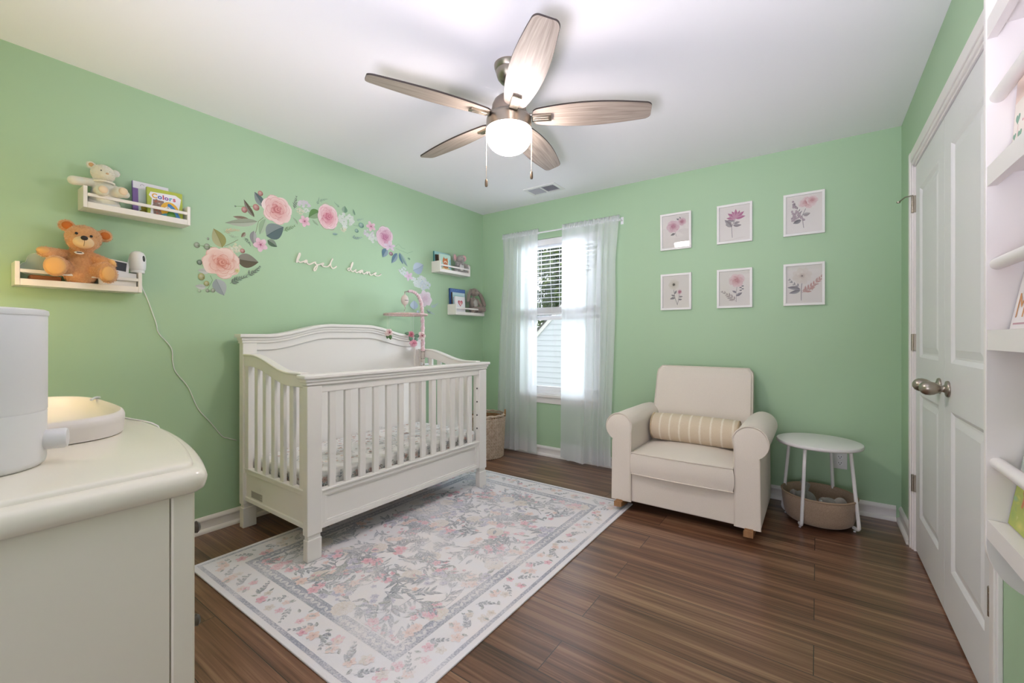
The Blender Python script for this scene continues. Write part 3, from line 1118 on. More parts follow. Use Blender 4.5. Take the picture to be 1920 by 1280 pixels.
    def sprig(s, p, q, n, col, ll=0.3, lw=0.32, stem=0.012, vein=False):
        dx, dy = q[0] - p[0], q[1] - p[1]
        L = sqrt(dx * dx + dy * dy)
        bend = s.R.uniform(-0.12, 0.12)

        def at(t):
            b = bend * sin(pi * t)
            return (p[0] + dx * t - dy * b, p[1] + dy * t + dx * b)
        s.line([at(i / 8) for i in range(9)], stem * L + 0.0008, mix(col, (0.05, 0.05, 0.04), 0.25), 0.0008)
        a0 = atan2(dy, dx)
        for i in range(n):
            t = 0.12 + 0.84 * i / max(1, n - 1)
            for side in (1, -1):
                a = a0 + side * (0.75 - 0.35 * t) + s.R.uniform(-0.15, 0.15)
                l = L * ll * (1.05 - 0.55 * t) * s.R.uniform(0.8, 1.15)
                b = at(t)
                s.leaf(b, (b[0] + l * cos(a), b[1] + l * sin(a)), lw, mix(col, (0.6, 0.65, 0.6), s.R.uniform(0, 0.2)), vein=vein)

    def blossom(s, c, rx, ry, pal, n=5):
        light, mid, dark = pal
        r0 = s.R.random() * 6
        for i in range(n):
            a = r0 + 2 * pi * i / n
            th = atan2(ry * sin(a), rx * cos(a))
            pc = (c[0] + rx * 0.55 * cos(a), c[1] + ry * 0.55 * sin(a))
            lt = mix(light, mid, s.R.uniform(0, 0.35))

            def rim(b, lt=lt):
                return mix(mid, lt, min(1, max(0, 0.5 + 0.8 * cos(b))))
            s.disc(pc, rx * 0.47, ry * 0.36, mix(lt, mid, 0.3), rim, (0, 0), th, 12, 0.14)
            s.line([c, (c[0] + rx * 0.45 * cos(a), c[1] + ry * 0.45 * sin(a))], 0.10 * rx, mix(mid, dark, 0.6), 0.02 * rx)
        s.disc(c, rx * 0.15, ry * 0.15, dark, mix(dark, mid, 0.35), n=10)

    def hydrangea(s, c, rx, ry, col, n=26):
        for i in range(n):
            a, r = s.R.random() * 2 * pi, sqrt(s.R.random()) * 0.84
            p = (c[0] + rx * r * cos(a), c[1] + ry * r * sin(a))
            k = mix(col, (0.85, 0.85, 0.84), s.R.uniform(0, 0.5))
            k = mix(k, (0.35, 0.42, 0.36), s.R.uniform(0, 0.22))
            q = 0.21 * s.R.uniform(0.7, 1.15)
            a0 = s.R.random() * 3
            for j in range(4):
                b = a0 + j * pi / 2
                s.disc((p[0] + rx * q * 0.55 * cos(b), p[1] + ry * q * 0.55 * sin(b)), rx * q * 0.5, ry * q * 0.5, k, mix(k, (0.55, 0.6, 0.56), 0.28), n=8)
            s.disc(p, rx * q * 0.16, ry * q * 0.16, mix(k, (0.3, 0.3, 0.22), 0.45), mix(k, (0.3, 0.3, 0.22), 0.3), n=6)

    def berry(s, c, rx, ry, col):
        dk = mix(col, (0.05, 0.05, 0.04), 0.4)
        s.disc(c, rx, ry, mix(col, (0.85, 0.85, 0.8), 0.35), lambda a: mix(col, dk, 0.5 + 0.5 * cos(a + 0.8)), (-0.25 * rx, 0.25 * ry), 0, 14)
        s.disc((c[0] + rx * 0.65, c[1] - ry * 0.3), rx * 0.28, ry * 0.28, dk, dk, n=8, wob=0.6)

    def poly(s, pts, col):
        s.put(pts, [tuple(range(len(pts)))], col)


# ------------------------------------------------------------------ crib mattress with printed sheet
mt = thing('crib_mattress', 'crib mattress in a white fitted sheet with small leafy print, inside the crib', 'mattress', (0.47, -1.69, 0.276))
mx0, mx1, my0, my1, mz0, mz1 = 0.150, 0.784, CY0 + 0.055, CY1 - 0.055, 0.278, 0.424
SHEET = mat('white_cotton_sheet', '#ebe9e6', 0.85, spec=0.2, bump=(40, 0.12, 0.004), sheen=0.1)
MB().box((mx0, my0, mz0), (mx1, my1, mz1)).build('fitted_sheet', SHEET, mt, bevel=0.022, seg=4, smooth=60)
R = random.Random(5)
SH_COLS = [lin(c) for c in ('#a3abb6', '#a9aea6', '#b3a698', '#969eaa')]


def sheet_print(fl, u0, u1, v0, v1, n, k):
    for i in range(n):
        u, v = fl.R.uniform(u0, u1), fl.R.uniform(v0, v1)
        a = fl.R.random() * 6.28
        l = fl.R.uniform(0.022, 0.05) * k
        c = fl.R.choice(SH_COLS)
        if fl.R.random() < 0.7:
            fl.sprig((u, v), (u + l * cos(a), v + l * sin(a)), 3, c, 0.42, 0.4)
        else:
            fl.blossom((u, v), l * 0.42, l * 0.42, (lin('#dcc5bd'), lin('#c7a79c'), lin('#7e6a60')))


f1 = Flat(lambda u, v, w: (u, v, mz1 + 0.0006 + w), 0.000004, 3)
sheet_print(f1, mx0 + 0.04, mx1 - 0.05, my0 + 0.04, my1 - 0.05, 520, 0.68)
f1.mb.build('top_print', PRINT, mt, fixn=False, kind='stuff')
f2 = Flat(lambda u, v, w: (mx1 + 0.0006 + w, u, v), 0.000004, 4)
sheet_print(f2, my0 + 0.04, my1 - 0.05, mz0 + 0.03, mz1 - 0.03, 170, 0.9)
f2.mb.build('front_print', PRINT, mt, fixn=False, kind='stuff')
f3 = Flat(lambda u, v, w: (u, my0 - 0.0006 - w, v), 0.000004, 6)
sheet_print(f3, mx0 + 0.04, mx1 - 0.05, mz0 + 0.03, mz1 - 0.03, 70, 0.9)
f3.mb.build('end_print', PRINT, mt, fixn=False, kind='stuff')

# ------------------------------------------------------------------ crib mobile
MXX = 0.205
mo = thing('crib_mobile', 'pink ribbon wrapped musical mobile with hanging felt flowers on the crib end', 'mobile', (MXX, -1.035, 0.9))
BIRCH = mat('pale_birch_wood', '#d9cfc6', 0.6, var=(30, '#b9ada2', 0.6))
PINKR = mat('pink_satin_ribbon', '#e8c9cd', 0.4, spec=0.5, var=(60, '#d9aab2', 0.7))
bm_ = MB().tube([(MXX, -1.043, 0.875), (MXX, -1.043, 1.022)], 0.0165, 16)
bo = bm_.build('clamp_post', BIRCH, mo, smooth=50)
dk = MB()
for z in (0.905, 0.955, 1.012):
    dk.lathe([(0.0169, 0.0), (0.0169, 0.006)], 10, (MXX, -1.043, z), cap=False)
dk.build('dark_ring', mat('dark_bark', '#4a3f3a', 0.7), bo)
cl = MB().box((MXX - 0.012, -1.062, 0.90), (MXX + 0.012, -1.030, 0.925)).box((MXX - 0.010, -1.034, 0.90), (MXX + 0.010, -0.975, 0.915)).box((MXX - 0.010, -0.979, 0.90), (MXX + 0.010, -0.968, 0.99))
cl.build('clamp', PLASTIC, mo, bevel=0.003)
arm = [(MXX, -1.043, 1.02), (MXX, -1.043, 1.12), (MXX, -1.045, 1.25), (MXX, -1.05, 1.36), (MXX, -1.062, 1.43), (MXX, -1.09, 1.478), (MXX, -1.125, 1.502), (MXX, -1.165, 1.512), (MXX, -1.20, 1.508)]
MB().tube(arm, [0.0165, 0.016, 0.015, 0.0145, 0.0135, 0.012, 0.011, 0.010, 0.009], 14).build('arm', PINKR, mo, smooth=60)
rb = MB()
for ph in (0, pi):
    path, m = [], 150
    for i in range(m + 1):
        t = i / m * (len(arm) - 1.001)
        k = int(t)
        a_, b_ = Vector(arm[k]), Vector(arm[k + 1])
        p = a_.lerp(b_, t - k)
        tn = (b_ - a_).normalized()
        n1 = tn.cross(Vector((1, 0, 0))).normalized()
        ang = i * 0.32 + ph
        rr = 0.0165 - 0.007 * i / m
        path.append(p + (Vector((1, 0, 0)) * cos(ang) + n1 * sin(ang)) * rr)
    rb.tube(path, 0.0035, 6)
rb.build('ribbon_wrap', mat('pale_ribbon', '#f0dcdd', 0.45), mo, smooth=60)
by, bz = -1.236, 1.435
mbx = MB()
# flat pebble shaped music box
Mx = Matrix.Rotation(radians(90), 3, 'Y') @ Matrix.Identity(3)
mbx.ell((MXX, by, bz), (0.020, 0.036, 0.043), n=28, m=18)
mbx.lathe([(0.006, -0.056), (0.0065, -0.04)], 10, (MXX, by, bz)).lathe([(0.006, 0.038), (0.005, 0.052)], 10, (MXX, by, bz))
bx_o = mbx.build('music_box', mat('putty_plastic', '#cfc0b6', 0.4), mo, smooth=60)
MB().box((MXX + 0.0185, by - 0.017, bz - 0.0035), (MXX + 0.0212, by + 0.017, bz - 0.0005)).build('music_box_slot', BLACK, bx_o)
hk = MB().tube([(MXX, -1.205, 1.508), (MXX, by, 1.500), (MXX, by, 1.482)], 0.0045, 8)
hk.build('hook', NICKEL, mo, smooth=60)
hk = MB().tube([(MXX, by, 1.382), (MXX, by + 0.008, 1.372), (MXX, by, 1.360), (MXX, by - 0.006, 1.352), (MXX, by, 1.345)], 0.0022, 8)
hk.build('hook_link', NICKEL, mo, smooth=60)
HZ = 1.318
ring = [(MXX + 0.168 * cos(2 * pi * i / 48), by + 0.01 + 0.168 * sin(2 * pi * i / 48), HZ) for i in range(48)]
ho = MB().tube(ring, 0.0085, 10, closed=True).build('hoop', mat('wrapped_hoop', '#cfaea4', 0.55, var=(70, '#dcc3c6', 0.8)), mo, smooth=60)
sp_ = MB()
for i in range(4):
    a = pi / 4 + i * pi / 2
    sp_.tube([(MXX + 0.168 * cos(a), by + 0.01 + 0.168 * sin(a), HZ), (MXX, by, 1.347)], 0.0009, 5)
sp_.build('hanger_string', PLASTIC, mo)


def felt_flower(c, r, light, dark, kind, leaf):
    f = MB()
    c = Vector(c)
    Rr = random.Random(int(c.y * 1000))
    face = Vector((0.93, -0.33, 0.12)).normalized()
    ux = face.cross(Vector((0, 0, 1))).normalized()
    uz = ux.cross(face).normalized()
    if kind == 'open':
        lay = ((6, 1.0, 0.0), (6, 0.72, 0.35), (5, 0.42, 0.5))
    else:
        lay = ((7, 1.0, 0.0), (7, 0.85, 0.45), (6, 0.62, 0.8), (4, 0.35, 1.0))
    for k, (n, s, up) in enumerate(lay):
        for i in range(n):
            a = 2 * pi * i / n + k * 0.5
            d = ux * cos(a) + uz * sin(a)
            pc = c + d * (r * s * 0.55) + face * (up * r * 0.5)
            col = mix(light, dark, min(1, k * 0.28 + Rr.uniform(-0.1, 0.15)))
            e = MB()
            sx, sz, sy = r * s * 0.5, r * s * 0.42, r * 0.07
            nn, mm = 10, 6
            side = face.cross(d).normalized()
            nv = (face + d * (-0.5 * (k > 0))).normalized()
            dd = (d + face * 0.45 * (k > 0)).normalized()
            vs, fs = [], []
            for jj in range(mm + 1):
                b = -pi / 2 + pi * jj / mm
                for ii in range(nn):
                    q = 2 * pi * ii / nn
                    vs.append(pc + dd * (sx * cos(b) * cos(q)) + side * (sz * cos(b) * sin(q)) + nv * (sy * sin(b)))
            for jj in range(mm):
                for ii in range(nn):
                    fs.append((jj * nn + ii, jj * nn + (ii + 1) % nn, (jj + 1) * nn + (ii + 1) % nn, (jj + 1) * nn + ii))
            f.add(vs, fs, col)
    f.ell(c + face * (r * 0.45), (r * 0.16, r * 0.16, r * 0.16), n=10, m=8, col=mix(dark, (0.2, 0.03, 0.05), 0.4))
    o = f.build('felt_flower', PAINTED, mo, smooth=60)
    for (du, dv) in leaf:
        d = (ux * du + uz * dv)
        l = MB()
        n1 = d.normalized()
        sd = face.cross(n1).normalized()
        pts, fs = [], []
        for i in range(8):
            t = i / 7
            h = 0.5 * r * sin(pi * t ** 0.75) if 0 < t < 1 else 0.0005
            b = c + n1 * (r * 0.6 + t * r * 1.3) + face * (0.004 - 0.01 * t * t)
            pts += [b - sd * h, b + face * 0.003, b + sd * h]
        for i in range(7):
            for q in (0, 1):
                fs.append((3 * i + q, 3 * i + q + 1, 3 * i + 4 + q, 3 * i + 3 + q))
        l.add(pts, fs)
        lo = l.build('felt_leaf', mat('green_felt', '#5c7d4e' if dv < 0 else '#6c8a74', 0.9) if dv < 0 else mat('sage_felt', '#6f8f79', 0.9), o, smooth=60)
        s = lo.modifiers.new('solid', 'SOLIDIFY')
        s.thickness = 0.0015


pk, rd, wh, dp = lin('#eec3cd'), lin('#c65f7d'), lin('#ecdcd6'), lin('#a9475a')
fl_spec = [((MXX + 0.03, -1.415, 1.172), 0.030, wh, dp, 'open', [(-0.2, -1.0)]), ((MXX + 0.06, -1.20, 1.088), 0.034, pk, rd, 'full', [(-0.9, 1.2), (0.7, 1.2)]),
           ((MXX - 0.03, -1.145, 1.158), 0.029, lin('#e3a3ae'), lin('#b5455f'), 'full', [(1.2, 0.3)]), ((MXX + 0.02, -1.075, 1.147), 0.036, wh, dp, 'open', [(1.2, 0.0)]),
           ((MXX - 0.05, -1.37, 1.165), 0.022, wh, dp, 'open', [(0.0, -1.2)])]
for i, (c, r, l, d, k, lf) in enumerate(fl_spec):
    felt_flower(c, r, l, d, k, lf)
    dv = Vector((c[0] - MXX, c[1] - by - 0.01, 0))
    if i == 1:
        dv = Vector((0.06, 0.04, 0))
        tp = (c[0], c[1], HZ)
    else:
        dv = dv.normalized() * 0.168
        tp = (c[0], c[1], HZ)
    MB().tube([c, tp], 0.0008, 5).build('flower_string', PLASTIC, mo)

# ------------------------------------------------------------------ rug
RX0, RX1, RY0, RY1, RZ = 0.395, 1.890, -2.752, -0.700, 0.008
rug = thing('area_rug', 'low pile area rug with faded pink and slate floral print and patterned border', 'rug', ((RX0 + RX1) / 2, (RY0 + RY1) / 2, 0))


def rug_material(name, vcol):
    m = bpy.data.materials.new(name)
    m.use_nodes = True
    nt = m.node_tree
    N, L = nt.nodes, nt.links
    b = N['Principled BSDF']
    b.inputs['Roughness'].default_value = 0.95
    b.inputs['Specular IOR Level'].default_value = 0.15
    b.inputs['Sheen Weight'].default_value = 0.25
    tc = N.new('ShaderNodeTexCoord')
    ground = N.new('ShaderNodeMix')
    ground.data_type = 'RGBA'
    n0 = N.new('ShaderNodeTexNoise')
    n0.inputs['Scale'].default_value = 9.0
    n0.inputs['Detail'].default_value = 8
    L.new(tc.outputs['Object'], n0.inputs['Vector'])
    L.new(n0.outputs['Fac'], ground.inputs[0])
    ground.inputs[6].default_value = (*lin('#f0e7e3'), 1)
    ground.inputs[7].default_value = (*lin('#e6e8f0'), 1)
    out = ground.outputs[2]
    if vcol:
        at = N.new('ShaderNodeAttribute')
        at.attribute_name = 'Col'
        # worn, speckled printing lets the ground show through
        n1 = N.new('ShaderNodeTexNoise')
        n1.inputs['Scale'].default_value = 150.0
        n1.inputs['Detail'].default_value = 3
        L.new(tc.outputs['Object'], n1.inputs['Vector'])
        n2 = N.new('ShaderNodeTexNoise')
        n2.inputs['Scale'].default_value = 3.2
        n2.inputs['Detail'].default_value = 2
        L.new(tc.outputs['Object'], n2.inputs['Vector'])
        ad = N.new('ShaderNodeMath')
        ad.operation = 'ADD'
        L.new(n1.outputs['Fac'], ad.inputs[0])
        L.new(n2.outputs['Fac'], ad.inputs[1])
        mr = N.new('ShaderNodeMapRange')
        mr.inputs['From Min'].default_value = 0.8
        mr.inputs['From Max'].default_value = 1.25
        mr.inputs['To Min'].default_value = 0.14
        mr.inputs['To Max'].default_value = 0.86
        L.new(ad.outputs[0], mr.inputs['Value'])
        mx = N.new('ShaderNodeMix')
        mx.data_type = 'RGBA'
        L.new(mr.outputs[0], mx.inputs[0])
        L.new(at.outputs['Color'], mx.inputs[6])
        L.new(out, mx.inputs[7])
        out = mx.outputs[2]
    L.new(out, b.inputs['Base Color'])
    n3 = N.new('ShaderNodeTexNoise')
    n3.inputs['Scale'].default_value = 420.0
    L.new(tc.outputs['Object'], n3.inputs['Vector'])
    bp = N.new('ShaderNodeBump')
    bp.inputs['Strength'].default_value = 0.35
    bp.inputs['Distance'].default_value = 0.002
    L.new(n3.outputs['Fac'], bp.inputs['Height'])
    L.new(bp.outputs[0], b.inputs['Normal'])
    return m


MB().box((RX0, RY0, 0.0), (RX1, RY1, RZ)).build('rug_base', rug_material('cream_rug_pile', False), rug, bevel=0.003)
RUGP = rug_material('printed_rug_pile', True)
W_STEP = 0.0
fl = Flat(lambda u, v, w: (u, v, RZ + 0.0004 + (w % 0.0012)), 0.0000037, 21)
C_SLATE, C_SLATE2, C_LILAC, C_GREY = lin('#6f7888'), lin('#868e9c'), lin('#8f8fa6'), lin('#8d948f')
P_PINK = (lin('#eab9c4'), lin('#dc8fa2'), lin('#b85f78'))
P_PEACH = (lin('#ecd3ca'), lin('#e0bbae'), lin('#b39084'))
P_LILAC = (lin('#c2bfd0'), lin('#a5a3bb'), lin('#7b7a96'))
P_BEIGE = (lin('#e0d6cc'), lin('#cfc2b4'), lin('#a89a8c'))


def rect_band(d0, d1, col):
    a, b = (RX0 + d0, RX1 - d0, RY0 + d0, RY1 - d0), (RX0 + d1, RX1 - d1, RY0 + d1, RY1 - d1)
    for (p, q, r_, s_) in (((a[0], a[2]), (a[1], a[2]), (b[1], b[2]), (b[0], b[2])), ((a[1], a[2]), (a[1], a[3]), (b[1], b[3]), (b[1], b[2])), ((a[1], a[3]), (a[0], a[3]), (b[0], b[3]), (b[1], b[3])), ((a[0], a[3]), (a[0], a[2]), (b[0], b[2]), (b[0], b[3]))):
        fl.poly([p, q, r_, s_], col)


rect_band(0.024, 0.042, mix(C_LILAC, C_SLATE2, 0.5))
rect_band(0.178, 0.186, C_SLATE2)
rect_band(0.186, 0.226, mix(C_SLATE2, C_LILAC, 0.4))
rect_band(0.226, 0.234, C_SLATE2)
# leafy scroll on the inner band
CREAM = lin('#d9d7d6')
d = 0.206
x0, x1, y0, y1 = RX0 + d, RX1 - d, RY0 + d, RY1 - d
for (ax, ay, bx, by_) in ((x0, y0, x1, y0), (x1, y0, x1, y1), (x1, y1, x0, y1), (x0, y1, x0, y0)):
    ln = sqrt((bx - ax) ** 2 + (by_ - ay) ** 2)
    n = int(ln / 0.026)
    for i in range(n):
        t = (i + 0.5) / n
        px, py = ax + (bx - ax) * t, ay + (by_ - ay) * t
        a = atan2(by_ - ay, bx - ax) + (0.7 if i % 2 else -0.7)
        l = 0.032
        fl.leaf((px - cos(a) * l / 2, py - sin(a) * l / 2), (px + cos(a) * l / 2, py + sin(a) * l / 2), 0.42, CREAM, mix(CREAM, C_SLATE, 0.4), vein=False)
RR = fl.R
# outer border: peach blossoms and slate sprigs
d = 0.110
x0, x1, y0, y1 = RX0 + d, RX1 - d, RY0 + d, RY1 - d
for (ax, ay, bx, by_) in ((x0, y0, x1, y0), (x1, y0, x1, y1), (x1, y1, x0, y1), (x0, y1, x0, y0)):
    ln = sqrt((bx - ax) ** 2 + (by_ - ay) ** 2)
    n = int(ln / 0.066)
    tx, ty = (bx - ax) / ln, (by_ - ay) / ln
    for i in range(n):
        t = (i + 0.5) / n * ln
        o = RR.uniform(-0.018, 0.018)
        px, py = ax + tx * t - ty * o, ay + ty * t + tx * o
        a = atan2(ty, tx)
        if i % 2 == 0:
            for k in range(3):
                q = (px + RR.uniform(-0.04, 0.04), py + RR.uniform(-0.04, 0.04))
                s_ = RR.uniform(0.018, 0.028)
                fl.blossom(q, s_, s_, RR.choice([P_PEACH, P_PEACH, P_BEIGE, P_PINK]))
            for k in range(3):
                b = RR.random() * 6.28
                fl.leaf((px + 0.03 * cos(b), py + 0.03 * sin(b)), (px + 0.058 * cos(b), py + 0.058 * sin(b)), 0.45, C_GREY, vein=False)
        else:
            b = a + RR.choice([0.9, -0.9, 2.2, -2.2])
            l = 0.046
            fl.sprig((px - cos(b) * l, py - sin(b) * l), (px + cos(b) * l, py + sin(b) * l), 5, C_SLATE, 0.30, 0.5)
# field
fx0, fx1, fy0_, fy1_ = RX0 + 0.25, RX1 - 0.25, RY0 + 0.25, RY1 - 0.25


def inside(p, m=0.0):
    return fx0 + m < p[0] < fx1 - m and fy0_ + m < p[1] < fy1_ - m


def clampf(p):
    return (min(fx1, max(fx0, p[0])), min(fy1_, max(fy0_, p[1])))


def spray(c, a, L, col):
    pts = []
    bend = RR.uniform(-1.2, 1.2)
    p, ang = c, a
    for i in range(9):
        pts.append(p)
        ang += bend / 9
        p = clampf((p[0] + cos(ang) * L / 8, p[1] + sin(ang) * L / 8))
    fl.line(pts, 0.0042, col, 0.0015)
    for i in range(1, 9):
        for sd in (1, -1):
            if RR.random() < 0.62:
                b = atan2(pts[i][1] - pts[i - 1][1], pts[i][0] - pts[i - 1][0]) + sd * RR.uniform(0.4, 1.0)
                l = L * RR.uniform(0.18, 0.40)
                q = (pts[i][0] + cos(b) * l, pts[i][1] + sin(b) * l)
                if inside(q, -0.02):
                    fl.leaf(pts[i], q, RR.uniform(0.20, 0.34), mix(col, lin('#b9bcc4'), RR.uniform(0, 0.55)))
    return pts


nx_, ny_ = 8, 13
for iy in range(ny_):
    for ix in range(nx_):
        c = (fx0 + (fx1 - fx0) * (ix + 0.5 + RR.uniform(-0.3, 0.3)) / nx_, fy0_ + (fy1_ - fy0_) * (iy + 0.5 + RR.uniform(-0.3, 0.3)) / ny_)
        col = RR.choice([C_SLATE, C_SLATE2, C_SLATE, C_GREY])
        k = (ix * 2 + iy * 3) % 5
        pts = spray(c, RR.random() * 6.28, RR.uniform(0.15, 0.25), col)
        if RR.random() < 0.7:
            spray(c, RR.random() * 6.28, RR.uniform(0.12, 0.2), C_SLATE2)
        e = pts[-1]
        if k in (0, 3):
            for q in range(4):
                p = clampf((e[0] + RR.uniform(-0.05, 0.05), e[1] + RR.uniform(-0.05, 0.05)))
                s_ = RR.uniform(0.014, 0.030)
                fl.blossom(p, s_, s_, P_PINK)
        elif k == 1:
            for q in range(7):
                p = clampf((e[0] + RR.uniform(-0.06, 0.06), e[1] + RR.uniform(-0.06, 0.06)))
                s_ = RR.uniform(0.015, 0.024)
                fl.blossom(p, s_, s_, P_LILAC, 6)
        elif k == 2:
            fl.blossom(e, 0.05, 0.05, P_BEIGE, 11)
            fl.blossom(e, 0.03, 0.03, P_BEIGE, 9)
        else:
            for q in range(3):
                p = clampf((e[0] + RR.uniform(-0.05, 0.05), e[1] + RR.uniform(-0.05, 0.05)))
                fl.blossom(p, 0.026, 0.026, P_PEACH)
            for q in range(4):
                p = clampf((c[0] + RR.uniform(-0.08, 0.08), c[1] + RR.uniform(-0.08, 0.08)))
                fl.berry(p, 0.009, 0.009, P_PINK[1])
for i in range(240):
    p = (RR.uniform(fx0, fx1), RR.uniform(fy0_, fy1_))
    r_ = RR.random()
    if r_ < 0.35:
        s_ = RR.uniform(0.010, 0.02)
        fl.blossom(p, s_, s_, RR.choice([P_PINK, P_PEACH, P_LILAC]))
    else:
        b = RR.random() * 6.28
        l = RR.uniform(0.03, 0.06)
        fl.leaf(p, clampf((p[0] + cos(b) * l, p[1] + sin(b) * l)), 0.35, RR.choice([C_SLATE, C_SLATE2, C_GREY]))
fl.mb.build('rug_print', RUGP, rug, fixn=False)

# ------------------------------------------------------------------ armchair (upholstered rocker)
UPH = mat('cream_linen', '#e6ddd1', 0.9, spec=0.2, var=(400, '#d9cfc2', 0.5), bump=(900, 0.12, 0.0006), sheen=0.25)
PIPE = mat('cream_piping', '#ddd3c6', 0.85, spec=0.2)
OAK = mat('honey_oak', '#a67a4e', 0.5, var=((60, 6, 6), '#8a6240', 0.7))
ch = thing('armchair', 'cream upholstered rocking armchair with rolled arms in front of the green wall', 'armchair', (2.22, -0.5, 0))
AY0, AY1 = -0.835, -0.17


def arm_profile(cx, side, r=0.088, zc=0.548):
    """outline of a rolled arm, side +1 when the roll overhangs to the right"""
    pts = []
    inner = cx - side * 0.078
    outer = cx + side * 0.045
    pts.append((inner, 0.068))
    pts.append((inner, 0.40))
    pts.append((inner - side * 0.002, 0.52))
    a0, a1 = radians(168), radians(-62)
    for i in range(19):
        a = a0 + (a1 - a0) * i / 18
        pts.append((cx + side * (r * cos(a)), zc + r * sin(a)))
    pts.append((outer, 0.452))
    pts.append((outer + side * 0.002, 0.25))
    pts.append((outer + side * 0.004, 0.068))
    return pts


for cx, side in ((1.846, -1), (2.606, 1)):
    pr = arm_profile(cx, side, 0.090 if side > 0 else 0.088)
    m = MB()
    n = len(pr)
    rows = []
    for (y, s) in ((AY0 + 0.000, 0.955), (AY0 - 0.010, 0.975), (AY0 + 0.006, 1.0), (AY0 + 0.25, 1.0), (AY1 - 0.1, 0.99), (AY1, 0.97)):
        mx_ = sum(p[0] for p in pr) / n
        mz_ = 0.35
        rows.append([(mx_ + (x - mx_) * s, y, mz_ + (z - mz_) * (s if z > 0.1 else 1)) for x, z in pr])
    rows[0], rows[1] = rows[0], [(x, AY0 - 0.004, z) for x, y, z in rows[1]]
    rows[0] = [(x, AY0 - 0.007, z) for x, y, z in rows[0]]
    m.grid(lambda i, j: rows[j][i], n, len(rows), cu=True, cap0=True, cap1=True)
    ao = m.build('arm', UPH, ch, smooth=50)
    # welt around the front of the arm
    welt = [(x, AY0 - 0.002, z) for x, y, z in rows[2]]
    MB().tube(welt, 0.0042, 8).build('piping', PIPE, ao, smooth=60)


def cushion(mb, x0, x1, y0, y1, z0, z1, puff, edge):
    nu, nv = 22, 18

    def top(i, j, s=1):
        u, v = i / (nu - 1) * 2 - 1, j / (nv - 1) * 2 - 1
        x, y = x0 + (x1 - x0) * (u + 1) / 2, y0 + (y1 - y0) * (v + 1) / 2
        k = (1 - abs(u) ** 2.6) * (1 - abs(v) ** 2.6)
        y2 = y - (0.012 * (1 - u * u) if j == 0 else 0)
        return x, y2, k
    mb.grid(lambda i, j: (top(i, j)[0], top(i, j)[1], z1 + puff * top(i, j)[2]), nu, nv)
    mb.grid(lambda i, j: (top(i, j)[0], top(i, j)[1], z0 - puff * 0.3 * top(i, j)[2]), nu, nv)
    ring_i = [(i, 0) for i in range(nu)] + [(nu - 1, j) for j in range(1, nv)] + [(i, nv - 1) for i in reversed(range(nu - 1))] + [(0, j) for j in reversed(range(1, nv - 1))]
    n = len(ring_i)

    def side(i, j):
        a, b = ring_i[i]
        x, y, k = top(a, b)
        cx_, cy_ = (x0 + x1) / 2, (y0 + y1) / 2
        o = [0, edge, edge, 0][j]
        dx = (o if a == nu - 1 else -o if a == 0 else 0)
        dy = (o if b == nv - 1 else -o if b == 0 else 0)
        return (x + dx, y + dy, [z0, z0 + (z1 - z0) * 0.33, z0 + (z1 - z0) * 0.67, z1][j])
    mb.grid(side, n, 4, cu=True)
    return [side(i, 3) for i in range(n)], [side(i, 0) for i in range(n)]


sc = MB()
wt, wb_ = cushion(sc, 1.934, 2.520, -0.848, -0.33, 0.258, 0.392, 0.030, 0.008)
so = sc.build('seat_cushion', UPH, ch, smooth=50)
MB().tube(wt, 0.0042, 8, closed=True).build('piping', PIPE, so, smooth=60)
MB().tube(wb_, 0.0042, 8, closed=True).build('piping', PIPE, so, smooth=60)
MB().box((1.918, -0.828, 0.070), (2.536, -0.30, 0.256)).build('front_panel', UPH, ch, bevel=0.008, seg=3)
# leaning back
bk = MB()
nu, nv = 24, 34


def back_pt(u, v, t):
    """u across, v up, t 0 front .. 1 rear"""
    yb = -0.325 + 0.175 * v + t * (0.135 - 0.03 * v)
    half = 0.326 - 0.010 * v
    z = 0.300 + v * 0.605
    rc = 0.036
    dz = max(0.0, z - (0.905 - rc)) / rc
    half -= rc * (1 - sqrt(max(0.0, 1 - dz * dz))) * 0.8
    x = 2.218 + (u * 2 - 1) * half
    if t < 0.5:
        yb -= 0.022 * (1 - abs(2 * u - 1) ** 3) * (1 - abs(2 * v - 1) ** 4)
        yb += 0.018 * max(0.0, (v - 0.88) / 0.12) ** 2
    return (x, yb, z)


bk.grid(lambda i, j: back_pt(i / (nu - 1), j / (nv - 1), 0), nu, nv)
bk.grid(lambda i, j: back_pt(i / (nu - 1), j / (nv - 1), 1), nu, nv)
rim = [(i / (nu - 1), 0) for i in range(nu)] + [(1, j / (nv - 1)) for j in range(1, nv)] + [(i / (nu - 1), 1) for i in reversed(range(nu - 1))] + [(0, j / (nv - 1)) for j in reversed(range(1, nv - 1))]


def back_side(i, j):
    u, v = rim[i]
    t = [0, 0.12, 0.88, 1][j]
    x, y, z = back_pt(u, v, 0 if t < 0.5 else 1)
    a, b = back_pt(u, v, 0), back_pt(u, v, 1)
    o = 0.010 if j in (1, 2) else 0
    return (x + (o if u == 1 else -o if u == 0 else 0), a[1] + (b[1] - a[1]) * t, z + (o if v == 1 else 0))


